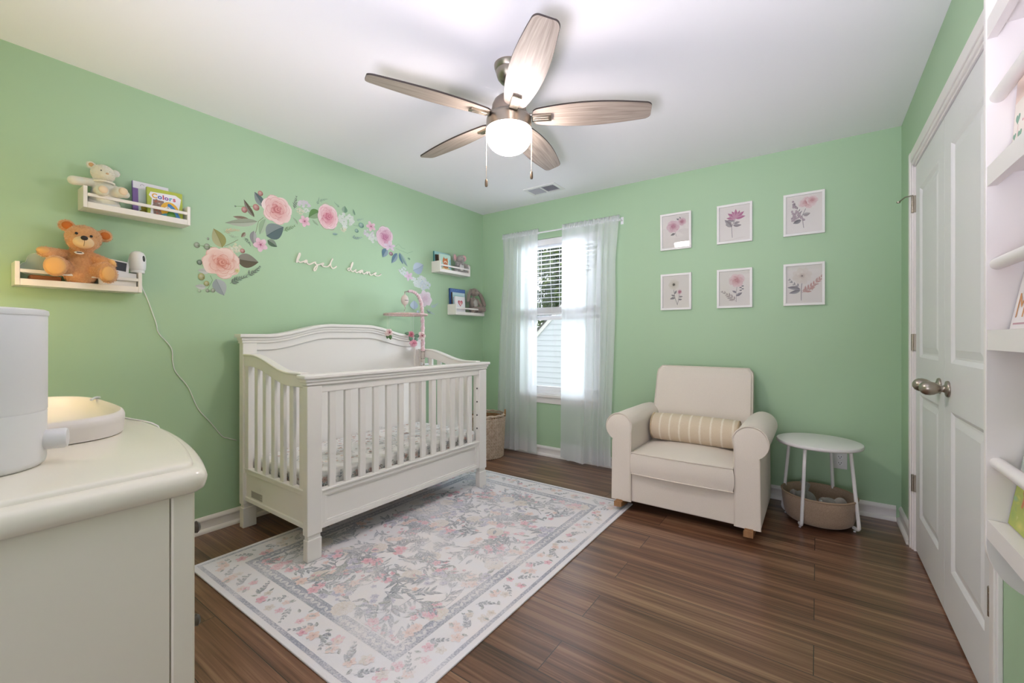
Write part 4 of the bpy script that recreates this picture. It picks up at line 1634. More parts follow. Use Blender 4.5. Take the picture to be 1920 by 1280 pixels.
bk.grid(back_side, len(rim), 4, cu=True)
bo = bk.build('backrest', UPH, ch, smooth=60)
wl = [back_side(i, 1) for i in range(len(rim)) if rim[i][1] > 0.12]
k = next(i for i, (a, b) in enumerate(zip(wl, wl[1:])) if (Vector(a) - Vector(b)).length > 0.2) if any((Vector(a) - Vector(b)).length > 0.2 for a, b in zip(wl, wl[1:])) else None
MB().tube(wl, 0.004, 8).build('piping', PIPE, bo, smooth=60)
for x in (1.850, 2.600):
    m = MB()
    n = 26

    def rk(i, j, x=x):
        y = -0.875 + 0.80 * i / (n - 1)
        zl = 0.0095 + ((y + 0.47) ** 2) / (2 * 3.2)
        return [(x - 0.024, y, zl), (x + 0.024, y, zl), (x + 0.024, y, zl + 0.034), (x - 0.024, y, zl + 0.034)][j]
    m.grid(rk, n, 4, cv=True, cap0=False)
    m.add([rk(0, j) for j in range(4)], [(0, 1, 2, 3)])
    m.add([rk(n - 1, j) for j in range(4)], [(0, 1, 2, 3)])
    ro = m.build('rocker', OAK, ch, bevel=0.004, smooth=30)
    MB().box((x - 0.022, -0.845, 0.052), (x + 0.022, -0.79, 0.072)).box((x - 0.022, -0.24, 0.035), (x + 0.022, -0.18, 0.07)).build('rocker_block', OAK, ro, bevel=0.003)

# striped bolster pillow on the seat
pl = thing('lumbar_pillow', 'small beige bolster pillow with pale woven stripes on the armchair seat', 'pillow', (2.22, -0.52, 0.42))


def pillow_material():
    m = bpy.data.materials.new('striped_woven_pillow')
    m.use_nodes = True
    nt = m.node_tree
    N, L = nt.nodes, nt.links
    b = N['Principled BSDF']
    b.inputs['Roughness'].default_value = 0.95
    tc = N.new('ShaderNodeTexCoord')
    sp = N.new('ShaderNodeSeparateXYZ')
    L.new(tc.outputs['Object'], sp.inputs[0])
    nz = N.new('ShaderNodeTexNoise')
    nz.inputs['Scale'].default_value = 220
    L.new(tc.outputs['Object'], nz.inputs['Vector'])
    jit = N.new('ShaderNodeMath')
    jit.operation = 'MULTIPLY_ADD'
    jit.inputs[1].default_value = 0.012
    L.new(nz.outputs['Fac'], jit.inputs[0])
    L.new(sp.outputs['X'], jit.inputs[2])
    mo_ = N.new('ShaderNodeMath')
    mo_.operation = 'PINGPONG'
    mo_.inputs[1].default_value = 0.0325
    L.new(jit.outputs[0], mo_.inputs[0])
    lt = N.new('ShaderNodeMath')
    lt.operation = 'LESS_THAN'
    lt.inputs[1].default_value = 0.0055
    L.new(mo_.outputs[0], lt.inputs[0])
    g = N.new('ShaderNodeMix')
    g.data_type = 'RGBA'
    g.inputs[6].default_value = (*lin('#d3c2a6'), 1)
    g.inputs[7].default_value = (*lin('#decfb8'), 1)
    L.new(nz.outputs['Fac'], g.inputs[0])
    mx = N.new('ShaderNodeMix')
    mx.data_type = 'RGBA'
    L.new(lt.outputs[0], mx.inputs[0])
    L.new(g.outputs[2], mx.inputs[6])
    mx.inputs[7].default_value = (*lin('#e9dfcd'), 1)
    L.new(mx.outputs[2], b.inputs['Base Color'])
    bp = N.new('ShaderNodeBump')
    bp.inputs['Strength'].default_value = 0.4
    bp.inputs['Distance'].default_value = 0.002
    L.new(nz.outputs['Fac'], bp.inputs['Height'])
    L.new(bp.outputs[0], b.inputs['Normal'])
    return m


px0, px1 = 1.945, 2.510
Mp = Matrix.Rotation(radians(90), 3, 'Y')
prof = [(0.0, 0.0), (0.05, 0.002), (0.082, 0.008), (0.090, 0.018)] + [(0.093 + 0.004 * sin(pi * i / 10), 0.018 + (px1 - px0 - 0.036) * i / 10) for i in range(1, 10)] + [(0.090, px1 - px0 - 0.018), (0.082, px1 - px0 - 0.008), (0.05, px1 - px0 - 0.002), (0.0, px1 - px0)]
pc = (px0, -0.445, 0.505)
MB().lathe(prof, 36, pc, Mp, cap=False).build('pillow_cover', pillow_material(), pl, smooth=60)
pp = MB()
for x in (px0 + 0.010, px1 - 0.010):
    pp.tube([(x, pc[1] + 0.088 * cos(2 * pi * i / 32), pc[2] + 0.088 * sin(2 * pi * i / 32)) for i in range(32)], 0.004, 8, closed=True)
pp.build('piping', mat('beige_piping', '#c7b18f', 0.9), pl, smooth=60)

# ------------------------------------------------------------------ round side table with fabric basket
TX, TY = 2.915, -0.300
tb = thing('side_table', 'round white side table with fabric basket between its legs beside the armchair', 'side table', (TX, TY, 0))
WMET = mat('white_powder_coat', '#ecebe8', 0.42)
MB().lathe([(0.0, 0.478), (0.214, 0.478), (0.219, 0.481), (0.221, 0.486), (0.221, 0.494), (0.219, 0.499), (0.214, 0.501), (0.0, 0.501)], 64, (TX, TY, 0), cap=False).build('tabletop', WMET, tb, smooth=40)
d0 = radians(22)
for k in range(4):
    a = d0 + radians(45) + k * pi / 2
    # foot, bend and leg leaning in towards the top
    ca, sa = cos(a), sin(a)
    q = a + radians(90) * (1 if k % 2 else -1)
    path = [(TX + 0.165 * ca, TY + 0.165 * sa, 0.478), (TX + 0.168 * ca, TY + 0.168 * sa, 0.45), (TX + 0.205 * ca, TY + 0.205 * sa, 0.06)]
    c1 = Vector((TX + 0.208 * ca, TY + 0.208 * sa, 0.030))
    fd = Vector((cos(q), sin(q), 0)) * 0.6 - Vector((ca, sa, 0)) * 0.8
    fd.normalize()
    for t in range(1, 5):
        b = radians(22.5 * t)
        path.append(c1 + fd * (0.022 * (1 - cos(b))) + Vector((0, 0, 0.024 - 0.022 * sin(b) - 0.010)))
    path.append(Vector(path[-1]) + fd * 0.024)
    lg = MB().tube(path, 0.0095, 14).build('leg', WMET, tb, smooth=60)
    MB().lathe([(0.0, 0.0), (0.006, 0.0), (0.006, 0.006), (0.0, 0.006)], 12, Vector(path[-1]) - fd * 0.008 + Vector((0, 0, -Vector(path[-1]).z))).build('foot_pad', PLASTIC, lg)
JUTE = mat('brown_felt_fabric', '#b09a84', 0.95, spec=0.1, var=(240, '#94806b', 0.7), bump=(300, 0.3, 0.001), sheen=0.2)
brw = MB()
prof = [(0.0, 0.022), (0.16, 0.022), (0.172, 0.032), (0.180, 0.06), (0.190, 0.13), (0.193, 0.178), (0.190, 0.182), (0.186, 0.178), (0.183, 0.13), (0.173, 0.06), (0.165, 0.036), (0.0, 0.034)]
bo = brw.lathe(prof, 56, (TX, TY, 0), cap=False).build('fabric_basket', JUTE, tb, smooth=50)
MB().tube([(TX + 0.1915 * cos(2 * pi * i / 56), TY + 0.1915 * sin(2 * pi * i / 56), 0.180) for i in range(56)], 0.0055, 8, closed=True).build('basket_rim', mat('basket_rim_binding', '#a58e74', 0.9), bo, smooth=60)


# soft toys in the basket and on the shelves -------------------------------
def plush(name, label, loc, shapes, m, vox=0.0035, group=None):
    """continuous stuffed body from rounded lumps: (centre, radii, rotation) or tubes ('t', a, b, ra, rb)"""
    t = thing(name, label, 'soft toy', loc, group)
    body = MB()
    for s in shapes:
        if s[0] == 't':
            _, a, b, ra, rb = s
            a, b = Vector(a), Vector(b)
            n = 7
            body.tube([a.lerp(b, i / n) for i in range(n + 1)], [ra + (rb - ra) * i / n for i in range(n + 1)], 14)
            body.ell(a, (ra,) * 3, n=14, m=10)
            body.ell(b, (rb,) * 3, n=14, m=10)
        else:
            body.ell(s[0], s[1], s[2] if len(s) > 2 else None)
    o = body.build('body', m, t, remesh=vox, smooth=180)
    return t, o


def fur(t, name, spots, m, n, ln, seed, inner=(), cols=None):
    """short pile: thin tufts standing on ellipsoids"""
    R = random.Random(seed)
    mb = MB()
    tot = sum(r[0] * r[1] + r[1] * r[2] + r[0] * r[2] for c, r in spots)
    for c, r in spots:
        c = Vector(c)
        k = int(n * (r[0] * r[1] + r[1] * r[2] + r[0] * r[2]) / tot)
        for _ in range(k):
            z = R.uniform(-1, 1)
            a = R.random() * 2 * pi
            q = sqrt(1 - z * z)
            u = Vector((q * cos(a), q * sin(a), z))
            p = c + Vector((u.x * r[0], u.y * r[1], u.z * r[2])) * 0.985
            nn = Vector((u.x / r[0], u.y / r[1], u.z / r[2])).normalized()
            if any(((p - Vector(c2)).x / r2[0]) ** 2 + ((p - Vector(c2)).y / r2[1]) ** 2 + ((p - Vector(c2)).z / r2[2]) ** 2 < 0.95 for c2, r2 in list(spots) + list(inner) if (Vector(c2) - c).length > 1e-6):
                continue
            d = (nn + Vector((R.uniform(-.5, .5), R.uniform(-.5, .5), R.uniform(-.6, .25)))).normalized()
            sd = d.orthogonal().normalized()
            sd = (Matrix.Rotation(R.random() * 6.28, 3, d) @ sd) * 0.0011
            l = ln * R.uniform(0.6, 1.2)
            mb.add([p - sd, p + sd, p + d * l], [(0, 1, 2)], mix(cols[0], cols[1], R.random()))
    return mb.build(name, m, t, fixn=False)


FUR = mat('plush_pile', vcol=True, rough=0.95, spec=0.05)
GREYP = mat('grey_green_plush', '#8d8f86', 0.95, spec=0.05, bump=(300, 0.5, 0.002), sheen=0.4)
GREYP2 = mat('grey_plush', '#9a968e', 0.95, spec=0.05, bump=(300, 0.5, 0.002), sheen=0.4)
z0 = 0.036
t, o = plush('plush_elephant', 'grey green plush elephant lying in the table basket, trunk raised', (TX - 0.05, TY - 0.02, z0),
             [((TX - 0.050, TY - 0.02, z0 + 0.072), (0.045, 0.050, 0.074)), ((TX - 0.085, TY - 0.035, z0 + 0.112), (0.036, 0.036, 0.036)),
              ('t', (TX - 0.075, TY - 0.005, z0 + 0.13), (TX - 0.055, TY + 0.01, z0 + 0.178), 0.018, 0.015), ('t', (TX - 0.055, TY + 0.01, z0 + 0.178), (TX - 0.080, TY + 0.012, z0 + 0.192), 0.015, 0.013)], GREYP)
t, o = plush('plush_dinosaur', 'grey plush toy curled up at the right in the table basket', (TX + 0.06, TY - 0.02, z0),
             [((TX + 0.050, TY - 0.03, z0 + 0.066), (0.052, 0.052, 0.066)), ((TX + 0.108, TY - 0.025, z0 + 0.108), (0.032, 0.032, 0.034)), ((TX + 0.030, TY - 0.055, z0 + 0.112), (0.030, 0.028, 0.024)), ((TX + 0.06, TY + 0.04, z0 + 0.06), (0.045, 0.038, 0.05))], GREYP2)
MB().ell((TX + 0.012, TY - 0.0785, z0 + 0.118), (0.008, 0.005, 0.009), n=10, m=8).build('white_patch', mat('white_plush', '#e2dfda', 0.95, bump=(300, 0.4, 0.002)), t, smooth=60)
t, o = plush('plush_rabbit', 'pale grey plush toy leaning at the left side of the table basket', (TX - 0.13, TY - 0.02, z0),
             [((TX - 0.118, TY + 0.03, z0 + 0.062), (0.024, 0.045, 0.064)), ((TX - 0.128, TY - 0.02, z0 + 0.115), (0.020, 0.02, 0.03))], GREYP2)

# ------------------------------------------------------------------ wicker hamper behind the crib
HX, HY = 0.305, -0.335
hp = thing('wicker_hamper', 'round natural wicker basket with looped handles in the corner behind the crib', 'basket', (HX, HY, 0))
WICK = mat('natural_wicker', '#d6c3b0', 0.75, var=(35, '#b39a82', 0.8))
DARKW = mat('dark_wicker', '#97714a', 0.75, var=(40, '#7d5a38', 0.7))
wm = MB()
rows, nst = 26, 46


def hr(z):
    return 0.168 + 0.020 * (z / 0.385) ** 0.8


for j in range(rows):
    z = 0.010 + j * 0.0145
    path = []
    m = nst * 2
    for i in range(m):
        a = 2 * pi * i / m
        w = 0.0042 * (1 if (i // 1 + j) % 2 else -1)
        r = hr(z) + w
        path.append((HX + r * cos(a), HY + r * sin(a), z))
    wm.tube(path, 0.0066, 6, closed=True)
wm.build('woven_wall', WICK, hp, smooth=60)
sm = MB()
for i in range(nst):
    a = 2 * pi * (i + 0.5) / nst
    sm.tube([(HX + (hr(z) - 0.001) * cos(a), HY + (hr(z) - 0.001) * sin(a), z) for z in (0.0, 0.13, 0.26, 0.388)], 0.0035, 5)
sm.lathe([(0.0, 0.004), (0.166, 0.004), (0.166, 0.012), (0.0, 0.012)], 40, (HX, HY, 0), cap=False)
sm.build('stakes', WICK, hp, smooth=60)
rm = MB()
for rr, zz, ph in ((0.189, 0.392, 0), (0.193, 0.400, pi), (0.186, 0.404, 2)):
    rm.tube([(HX + (rr + 0.003 * sin(i * 0.9 + ph)) * cos(2 * pi * i / 90), HY + (rr + 0.003 * sin(i * 0.9 + ph)) * sin(2 * pi * i / 90), zz + 0.003 * cos(i * 0.9 + ph)) for i in range(90)], 0.0062, 6, closed=True)
rm.build('braided_rim', WICK, hp, smooth=60)
for a in (radians(35), radians(215)):
    hm = MB()
    tx, ty = -sin(a), cos(a)
    for off in (0, 0.007):
        path = []
        for i in range(15):
            q = pi * i / 14
            path.append((HX + (0.188 + off) * cos(a) + tx * 0.05 * cos(q), HY + (0.188 + off) * sin(a) + ty * 0.05 * cos(q), 0.385 + 0.055 * sin(q)))
        hm.tube(path, 0.0055, 7)
    hm.build('handle', DARKW, hp, smooth=60)
MB().lathe([(hr(0.05) - 0.012, 0.02), (hr(0.38) - 0.013, 0.38)], 48, (HX, HY, 0), cap=False).build('inner_lining', DARKW, hp, smooth=60)

# ------------------------------------------------------------------ dresser at the left edge of the picture
DX0, DX1, DYB = 0.40, 1.772, -3.775
DTZ = 0.85
dr = thing('dresser', 'cream lacquered dresser with bowed moulded top at the left edge of the room', 'dresser', (1.08, -3.45, 0))


def dresser_outline(inset):
    x0, x1, yb = DX0 + inset, DX1 - inset, DYB
    rad = 0.035
    pts = [(x0, yb), (x1, yb)]

    def yf(x):
        return -3.150 - inset + 0.098 * (1 - ((x - 1.085) / 0.687) ** 2)
    yc = yf(x1)
    for i in range(7):
        a = radians(0 + 78 * i / 6)
        pts.append((x1 - rad + rad * cos(a), yc - rad + 0.006 + rad * sin(a)))
    n = 30
    for i in range(n + 1):
        x = x1 - rad - (x1 - x0 - 2 * rad) * i / n
        pts.append((x, yf(x)))
    for i in range(7):
        a = radians(102 + 78 * i / 6)
        pts.append((x0 + rad + rad * cos(a), yc - rad + 0.006 + rad * sin(a)))
    return pts


lay = [(0.0305, 0.782), (0.022, 0.7825), (0.012, 0.785), (0.004, 0.792), (0.001, 0.802), (0.0, 0.813), (0.003, 0.825), (0.010, 0.833), (0.022, 0.838), (0.026, 0.8385), (0.028, 0.844), (0.031, 0.8475), (0.036, DTZ)]
outs = [dresser_outline(i) for i, z in lay]
tm = MB()
tm.grid(lambda i, j: (outs[j][i][0], outs[j][i][1], lay[j][1]), len(outs[0]), len(lay), cu=True, cap0=True, cap1=True)
tm.build('dresser_top', DRESS, dr, smooth=35)
# carcass: frame with a recessed side panel
BX1 = DX1 - 0.030
cb = MB()
cb.box((DX0 + 0.03, DYB, 0.03), (BX1 - 0.0005, -3.2135, 0.783))
co = cb.build('carcass', DRESS, dr, bevel=0.002)
MB().box((BX1 - 0.034, -3.212, 0.0), (BX1, -3.166, 0.783)).build('corner_stile', DRESS, dr, bevel=0.005)
MB().box((DX0 + 0.03, -3.212, 0.0), (DX0 + 0.064, -3.166, 0.783)).build('corner_stile', DRESS, dr, bevel=0.005)


def yf0(x):
    return -3.185 + 0.098 * (1 - ((x - 1.085) / 0.687) ** 2)


KNOBM = mat('dark_pewter', '#5f5a55', 0.35, metal=0.9)
for r_ in range(3):
    z0_, z1_ = 0.075 + r_ * 0.235, 0.075 + r_ * 0.235 + 0.222
    for c_ in range(2):
        xa = DX0 + 0.07 + c_ * 0.622
        xb = xa + 0.610
        dm = MB()
        n = 14
        dm.grid(lambda i, j: [(xa + (xb - xa) * i / n, yf0(xa + (xb - xa) * i / n) - 0.06, z0_), (xa + (xb - xa) * i / n, yf0(xa + (xb - xa) * i / n), z0_), (xa + (xb - xa) * i / n, yf0(xa + (xb - xa) * i / n), z1_), (xa + (xb - xa) * i / n, yf0(xa + (xb - xa) * i / n) - 0.06, z1_)][j], n + 1, 4, cv=True)
        dm.add([(xa, yf0(xa) - 0.06, z0_), (xa, yf0(xa), z0_), (xa, yf0(xa), z1_), (xa, yf0(xa) - 0.06, z1_)], [(0, 1, 2, 3)])
        dm.add([(xb, yf0(xb) - 0.06, z0_), (xb, yf0(xb), z0_), (xb, yf0(xb), z1_), (xb, yf0(xb) - 0.06, z1_)], [(0, 1, 2, 3)])
        do = dm.build('drawer', DRESS, dr, bevel=0.003)
        for kx in (xa + 0.12, xb - 0.075):
            MB().lathe([(0.0, 0.0), (0.007, 0.0), (0.006, 0.010), (0.013, 0.017), (0.015, 0.023), (0.010, 0.029), (0.0, 0.031)], 18, (kx, yf0(kx) - 0.001, (z0_ + z1_) / 2), Matrix.Rotation(radians(-90), 3, 'X'), cap=False).build('drawer_knob', KNOBM, do, smooth=50)

# white humidifier
UX, UY = 1.447, -3.476
hu = thing('humidifier', 'tall white cylindrical humidifier with a side knob on the dresser', 'humidifier', (UX, UY, DTZ))
HS = Matrix.Diagonal((0.95, 0.95, 1.0))
MB().lathe([(0.0, DTZ), (0.108, DTZ), (0.116, DTZ + 0.006), (0.119, DTZ + 0.016), (0.120, 0.972), (0.0, 0.972)], 64, (UX, UY, 0), HS, cap=False).build('base_tank', PLASTIC, hu, smooth=40)
MB().lathe([(0.0, 0.972), (0.1185, 0.972), (0.1205, 0.976), (0.121, 1.185), (0.0, 1.185)], 64, (UX, UY, 0), HS, cap=False).build('water_tank', mat('satin_white_plastic', '#ecebed', 0.4), hu, smooth=40)
MB().lathe([(0.0, 1.185), (0.1225, 1.185), (0.1235, 1.190), (0.1225, 1.196), (0.116, 1.199), (0.05, 1.203), (0.0, 1.203)], 64, (UX, UY, 0), HS, cap=False).build('lid', PLASTIC, hu, smooth=40)
kd = Vector((0.30, 0.954, 0)).normalized()
Mk = Vector((0, 0, 1)).rotation_difference(kd).to_matrix()
MB().lathe([(0.0, 0.0), (0.022, 0.0), (0.0225, 0.006), (0.0225, 0.034), (0.020, 0.038), (0.0, 0.039)], 28, Vector((UX, UY, 0.905)) + kd * 0.110, Mk, cap=False).build('control_knob', mat('grey_white_plastic', '#dddbdb', 0.35), hu, smooth=40)

# contoured changing pad
GX, GY = 0.925, -3.360
pad = thing('changing_pad', 'oval off-white changing pad with raised rim lying on the dresser behind the humidifier', 'changing pad', (GX, GY, DTZ))
pm = MB()
pr = [(0.965, 0.0), (0.985, 0.003), (1.0, 0.04), (1.0, 0.052), (0.985, 0.061), (0.96, 0.065), (0.935, 0.062), (0.91, 0.053), (0.87, 0.037), (0.80, 0.024), (0.6, 0.014), (0.35, 0.010), (0.001, 0.009)]
n = 80


def padp(i, j):
    a = 2 * pi * i / n
    s, z = pr[j]
    ca, sa = cos(a), sin(a)
    e = 2 / 3.3
    return (GX + 0.375 * s * math.copysign(abs(ca) ** e, ca), GY + 0.215 * s * math.copysign(abs(sa) ** e, sa), DTZ + z)


pm.grid(padp, n, len(pr), cu=True, cap0=True, cap1=True)
pm.build('pad_body', mat('ivory_foam', '#e3dcd6', 0.45), pad, smooth=50)
tag(MB().tube([(0.72, -3.1365, 0.9115), (0.76, -3.150, 0.9165), (0.80, -3.163, 0.9195), (0.845, -3.180, 0.9185)], 0.0042, 8).build('charging_plug', PLASTIC, smooth=60), 'tiny white cord end lying over the far rim of the changing pad', 'cord')
tag(MB().tube([(0.55, -3.136, 0.853), (0.70, -3.128, 0.853), (0.85, -3.116, 0.853), (0.94, -3.105, 0.853), (1.00, -3.094, 0.8525), (1.04, -3.082, 0.850), (1.065, -3.070, 0.845), (1.08, -3.058, 0.835), (1.085, -3.050, 0.815), (1.087, -3.046, 0.76), (1.088, -3.046, 0.6), (1.088, -3.046, 0.3)], 0.0025, 8).build('power_cord', PLASTIC, smooth=60), 'thin white cord running from behind the changing pad over the dresser front', 'cord')

# assumed table lamp, added out of view to explain warm light on the left wall
lp = thing('assumed_table_lamp', 'small white table lamp with linen shade at the far end of the dresser', 'lamp', (0.52, -3.55, DTZ))
MB().lathe([(0.0, DTZ), (0.06, DTZ), (0.065, DTZ + 0.02), (0.05, DTZ + 0.1), (0.055, DTZ + 0.2), (0.02, DTZ + 0.28), (0.01, DTZ + 0.36), (0.0, DTZ + 0.36)], 32, (0.52, -3.55, 0), cap=False).build('assumed_lamp_base', PLASTIC, lp, smooth=50)


def shade_material():
    m = bpy.data.materials.new('assumed_linen_shade')
    m.use_nodes = True
    nt = m.node_tree
    nt.nodes.remove(nt.nodes['Principled BSDF'])
    tl = nt.nodes.new('ShaderNodeBsdfTranslucent')
    tl.inputs['Color'].default_value = (0.85, 0.75, 0.6, 1)
    nt.links.new(tl.outputs[0], nt.nodes['Material Output'].inputs['Surface'])
    return m


MB().lathe([(0.15, 1.20), (0.12, 1.44)], 40, (0.52, -3.55, 0), cap=False).build('assumed_lamp_shade', shade_material(), lp, smooth=60)

# ------------------------------------------------------------------ wall outlet under the side table
ou = thing('wall_outlet', 'white duplex power outlet on the back wall behind the side table', 'outlet', (3.031, 0, 0.33))
MB().box((2.993, -0.005, 0.2725), (3.069, 0.0, 0.3875)).build('cover_plate', PLASTIC, ou, bevel=0.003)
for zc in (0.310, 0.350):
    f = MB().prism([(3.031 + 0.017 * cos(2 * pi * i / 20), zc + min(0.0125, max(-0.0125, 0.017 * sin(2 * pi * i / 20)))) for i in range(20)], lambda u, v, d: (u, d, v), -0.0075, -0.004).build('socket', VINYL, ou)
    s = MB()
    for x in (-0.0065, 0.0065):
        s.box((3.031 + x - 0.0012, -0.0082, zc - 0.001), (3.031 + x + 0.0012, -0.006, zc + 0.008))
    s.lathe([(0.0, 0.0), (0.0026, 0.0), (0.0026, 0.002), (0.0, 0.002)], 10, (3.031, -0.0062, zc - 0.007), Matrix.Rotation(radians(90), 3, 'X'))
    s.build('slots', BLACK, f)

# ------------------------------------------------------------------ flower stickers on the left wall: (kind, place, size, colour) in wall metres
DECALS=[
 [('stem',[(-2.45,1.683),(-2.412,1.708),(-2.373,1.737)],0.0022,'brown'),('leaf',(-2.459,1.675),(-2.505,1.779),0.5,'olive'),('leaf',(-2.38,1.617),(-2.255,1.615),0.55,'darkbrown'),('leaf',(-2.526,1.52),(-2.584,1.522),0.45,'palegrey'),('leaf',(-2.544,1.429),(-2.598,1.431),0.45,'palegrey'),('leaf',(-2.493,1.482),(-2.45,1.387),0.55,'bluegrey'),('hydrangea',(-2.383,1.677),0.043,0.04,'cream'),('rose',(-2.463,1.583),0.104,0.096,'peach'),('berry',(-2.589,1.666),0.015,0.017,'greenbud'),('berry',(-2.539,1.666),0.016,0.019,'greenbud'),('berry',(-2.534,1.713),0.006,0.008,'greenbud'),('berry',(-2.576,1.569),0.013,0.015,'darkgreen'),('berry',(-2.567,1.487),0.017,0.021,'olive'),('berry',(-2.541,1.45),0.014,0.016,'olive'),('berry',(-2.537,1.409),0.01,0.011,'greenbud'),('berry',(-2.508,1.413),0.011,0.013,'greenbud'),('berry',(-2.577,1.404),0.009,0.01,'palegreen'),('berry',(-2.349,1.672),0.014,0.014,'redbud'),('stem',[(-2.523,1.499),(-2.511,1.473),(-2.537,1.416)],0.0022,'green'),('stem',[(-2.589,1.666),(-2.539,1.666),(-2.514,1.669)],0.0022,'green'),('sprig',(-2.42,1.462),(-2.33,1.513),7,'darkgreen'),('sprig',(-2.324,1.526),(-2.25,1.587),7,'darkgreen'),('blossom',(-2.38,1.545),0.014,0.015,'yellow')],
 [('stem',[(-2.224,1.909),(-2.255,1.876),(-2.269,1.813),(-2.283,1.751)],0.0022,'brown'),('stem',[(-2.394,1.939),(-2.338,1.952),(-2.283,1.966)],0.0022,'green'),('leaf',(-2.224,1.977),(-2.278,2.058),0.42,'teal'),('berry',(-2.243,2.058),0.016,0.017,'redbud'),('leaf',(-2.28,1.898),(-2.341,1.995),0.22,'darkbrown'),('berry',(-2.338,1.93),0.017,0.019,'redbud'),('berry',(-2.269,1.962),0.02,0.021,'redbud'),('berry',(-2.389,1.94),0.005,0.005,'darkgreen'),('leaf',(-2.297,1.867),(-2.402,1.874),0.22,'brownleaf'),('leaf',(-2.262,1.874),(-2.443,1.827),0.2,'greyleaf'),('leaf',(-2.213,1.9),(-2.248,1.795),0.35,'palegreen'),('leaf',(-2.206,1.792),(-2.097,1.873),0.6,'teal'),('leaf',(-2.283,1.81),(-2.282,1.72),0.35,'mauveleaf'),('leaf',(-2.333,1.79),(-2.356,1.756),0.4,'brownleaf'),('leaf',(-2.2,1.767),(-2.139,1.733),0.5,'darkgreen'),('rose',(-2.139,1.978),0.101,0.095,'pink'),('blossom',(-2.243,1.729),0.045,0.047,'lilacpink'),('sprig',(-2.451,1.766),(-2.371,1.793),8,'yellow'),('sprig',(-2.422,1.754),(-2.374,1.756),5,'palegreen'),('sprig',(-2.338,1.756),(-2.304,1.713),5,'darkgreen'),('sprig',(-2.097,1.848),(-2.027,1.894),6,'green')],
 [('sprig',(-2.027,2.009),(-2.01,2.096),6,'darkgreen'),('leaf',(-2.002,1.91),(-2.035,1.951),0.3,'palegreen'),('hydrangea',(-1.96,2.063),0.051,0.035,'lilac'),('hydrangea',(-1.981,2.006),0.034,0.023,'cream'),('hydrangea',(-1.94,2.022),0.025,0.02,'white'),('blossom',(-1.953,1.943),0.041,0.04,'lilacpink')],
 [('leaf',(-1.841,2.037),(-1.924,1.976),0.5,'green'),('leaf',(-1.896,1.968),(-1.85,1.935),0.35,'palegreen'),('sprig',(-1.861,2.084),(-1.847,2.134),6,'sage'),('sprig',(-1.841,2.109),(-1.788,2.139),5,'sage'),('sprig',(-1.683,2.107),(-1.724,2.133),5,'sage'),('leaf',(-1.645,2.074),(-1.641,2.127),0.7,'sage'),('hydrangea',(-1.627,2.018),0.077,0.073,'white'),('hydrangea',(-1.652,1.947),0.032,0.019,'cream'),('rose',(-1.777,2.013),0.081,0.1,'rosepink'),('berry',(-1.499,2.011),0.024,0.021,'sageberry'),('berry',(-1.54,1.96),0.017,0.015,'sageberry'),('stem',[(-1.57,1.996),(-1.522,1.999)],0.0022,'sage'),('leaf',(-1.555,2.076),(-1.572,2.12),0.3,'sage'),('sprig',(-1.582,1.904),(-1.499,1.919),6,'bluesage'),('sprig',(-1.54,2.041),(-1.484,2.063),4,'bluesage'),('leaf',(-1.744,1.897),(-1.7,1.903),0.3,'bluesage')],
 [('hydrangea',(-1.427,1.961),0.057,0.04,'lilac'),('hydrangea',(-1.388,1.932),0.049,0.04,'white'),('blossom',(-1.407,2.022),0.046,0.038,'lilacpink'),('stem',[(-1.162,1.889),(-1.108,1.878),(-1.033,1.867),(-0.973,1.892)],0.0022,'sage'),('stem',[(-1.162,1.904),(-1.133,1.931),(-1.098,1.903),(-1.058,1.898)],0.0022,'sage'),('leaf',(-1.248,1.867),(-1.294,1.793),0.55,'blueleaf'),('berry',(-1.21,1.835),0.02,0.016,'mauve'),('leaf',(-1.145,1.849),(-1.206,1.756),0.35,'blueleaf'),('leaf',(-1.121,1.857),(-1.083,1.764),0.3,'blueleaf'),('leaf',(-1.108,1.851),(-1.033,1.751),0.22,'bluesage'),('leaf',(-1.002,1.815),(-1.033,1.825),0.5,'sage'),('rose',(-1.273,1.961),0.087,0.093,'mauverose'),('blossom',(-1.224,1.894),0.057,0.034,'lilac')],
 [('leaf',(-0.967,1.727),(-0.846,1.792),0.6,'paleblue'),('hydrangea',(-0.898,1.628),0.12,0.079,'washwhite'),('hydrangea',(-0.828,1.609),0.072,0.058,'washblue'),('hydrangea',(-1.078,1.705),0.058,0.04,'washwhite'),('blossom',(-1.02,1.669),0.05,0.038,'washpink'),('rose',(-0.828,1.487),0.087,0.069,'washrose'),('leaf',(-0.96,1.382),(-0.96,1.462),0.9,'paleblue'),('sprig',(-0.763,1.416),(-0.67,1.455),5,'paleblue'),('sprig',(-0.807,1.387),(-0.719,1.351),5,'paleblue'),('berry',(-0.916,1.363),0.015,0.012,'paleblue')],
]
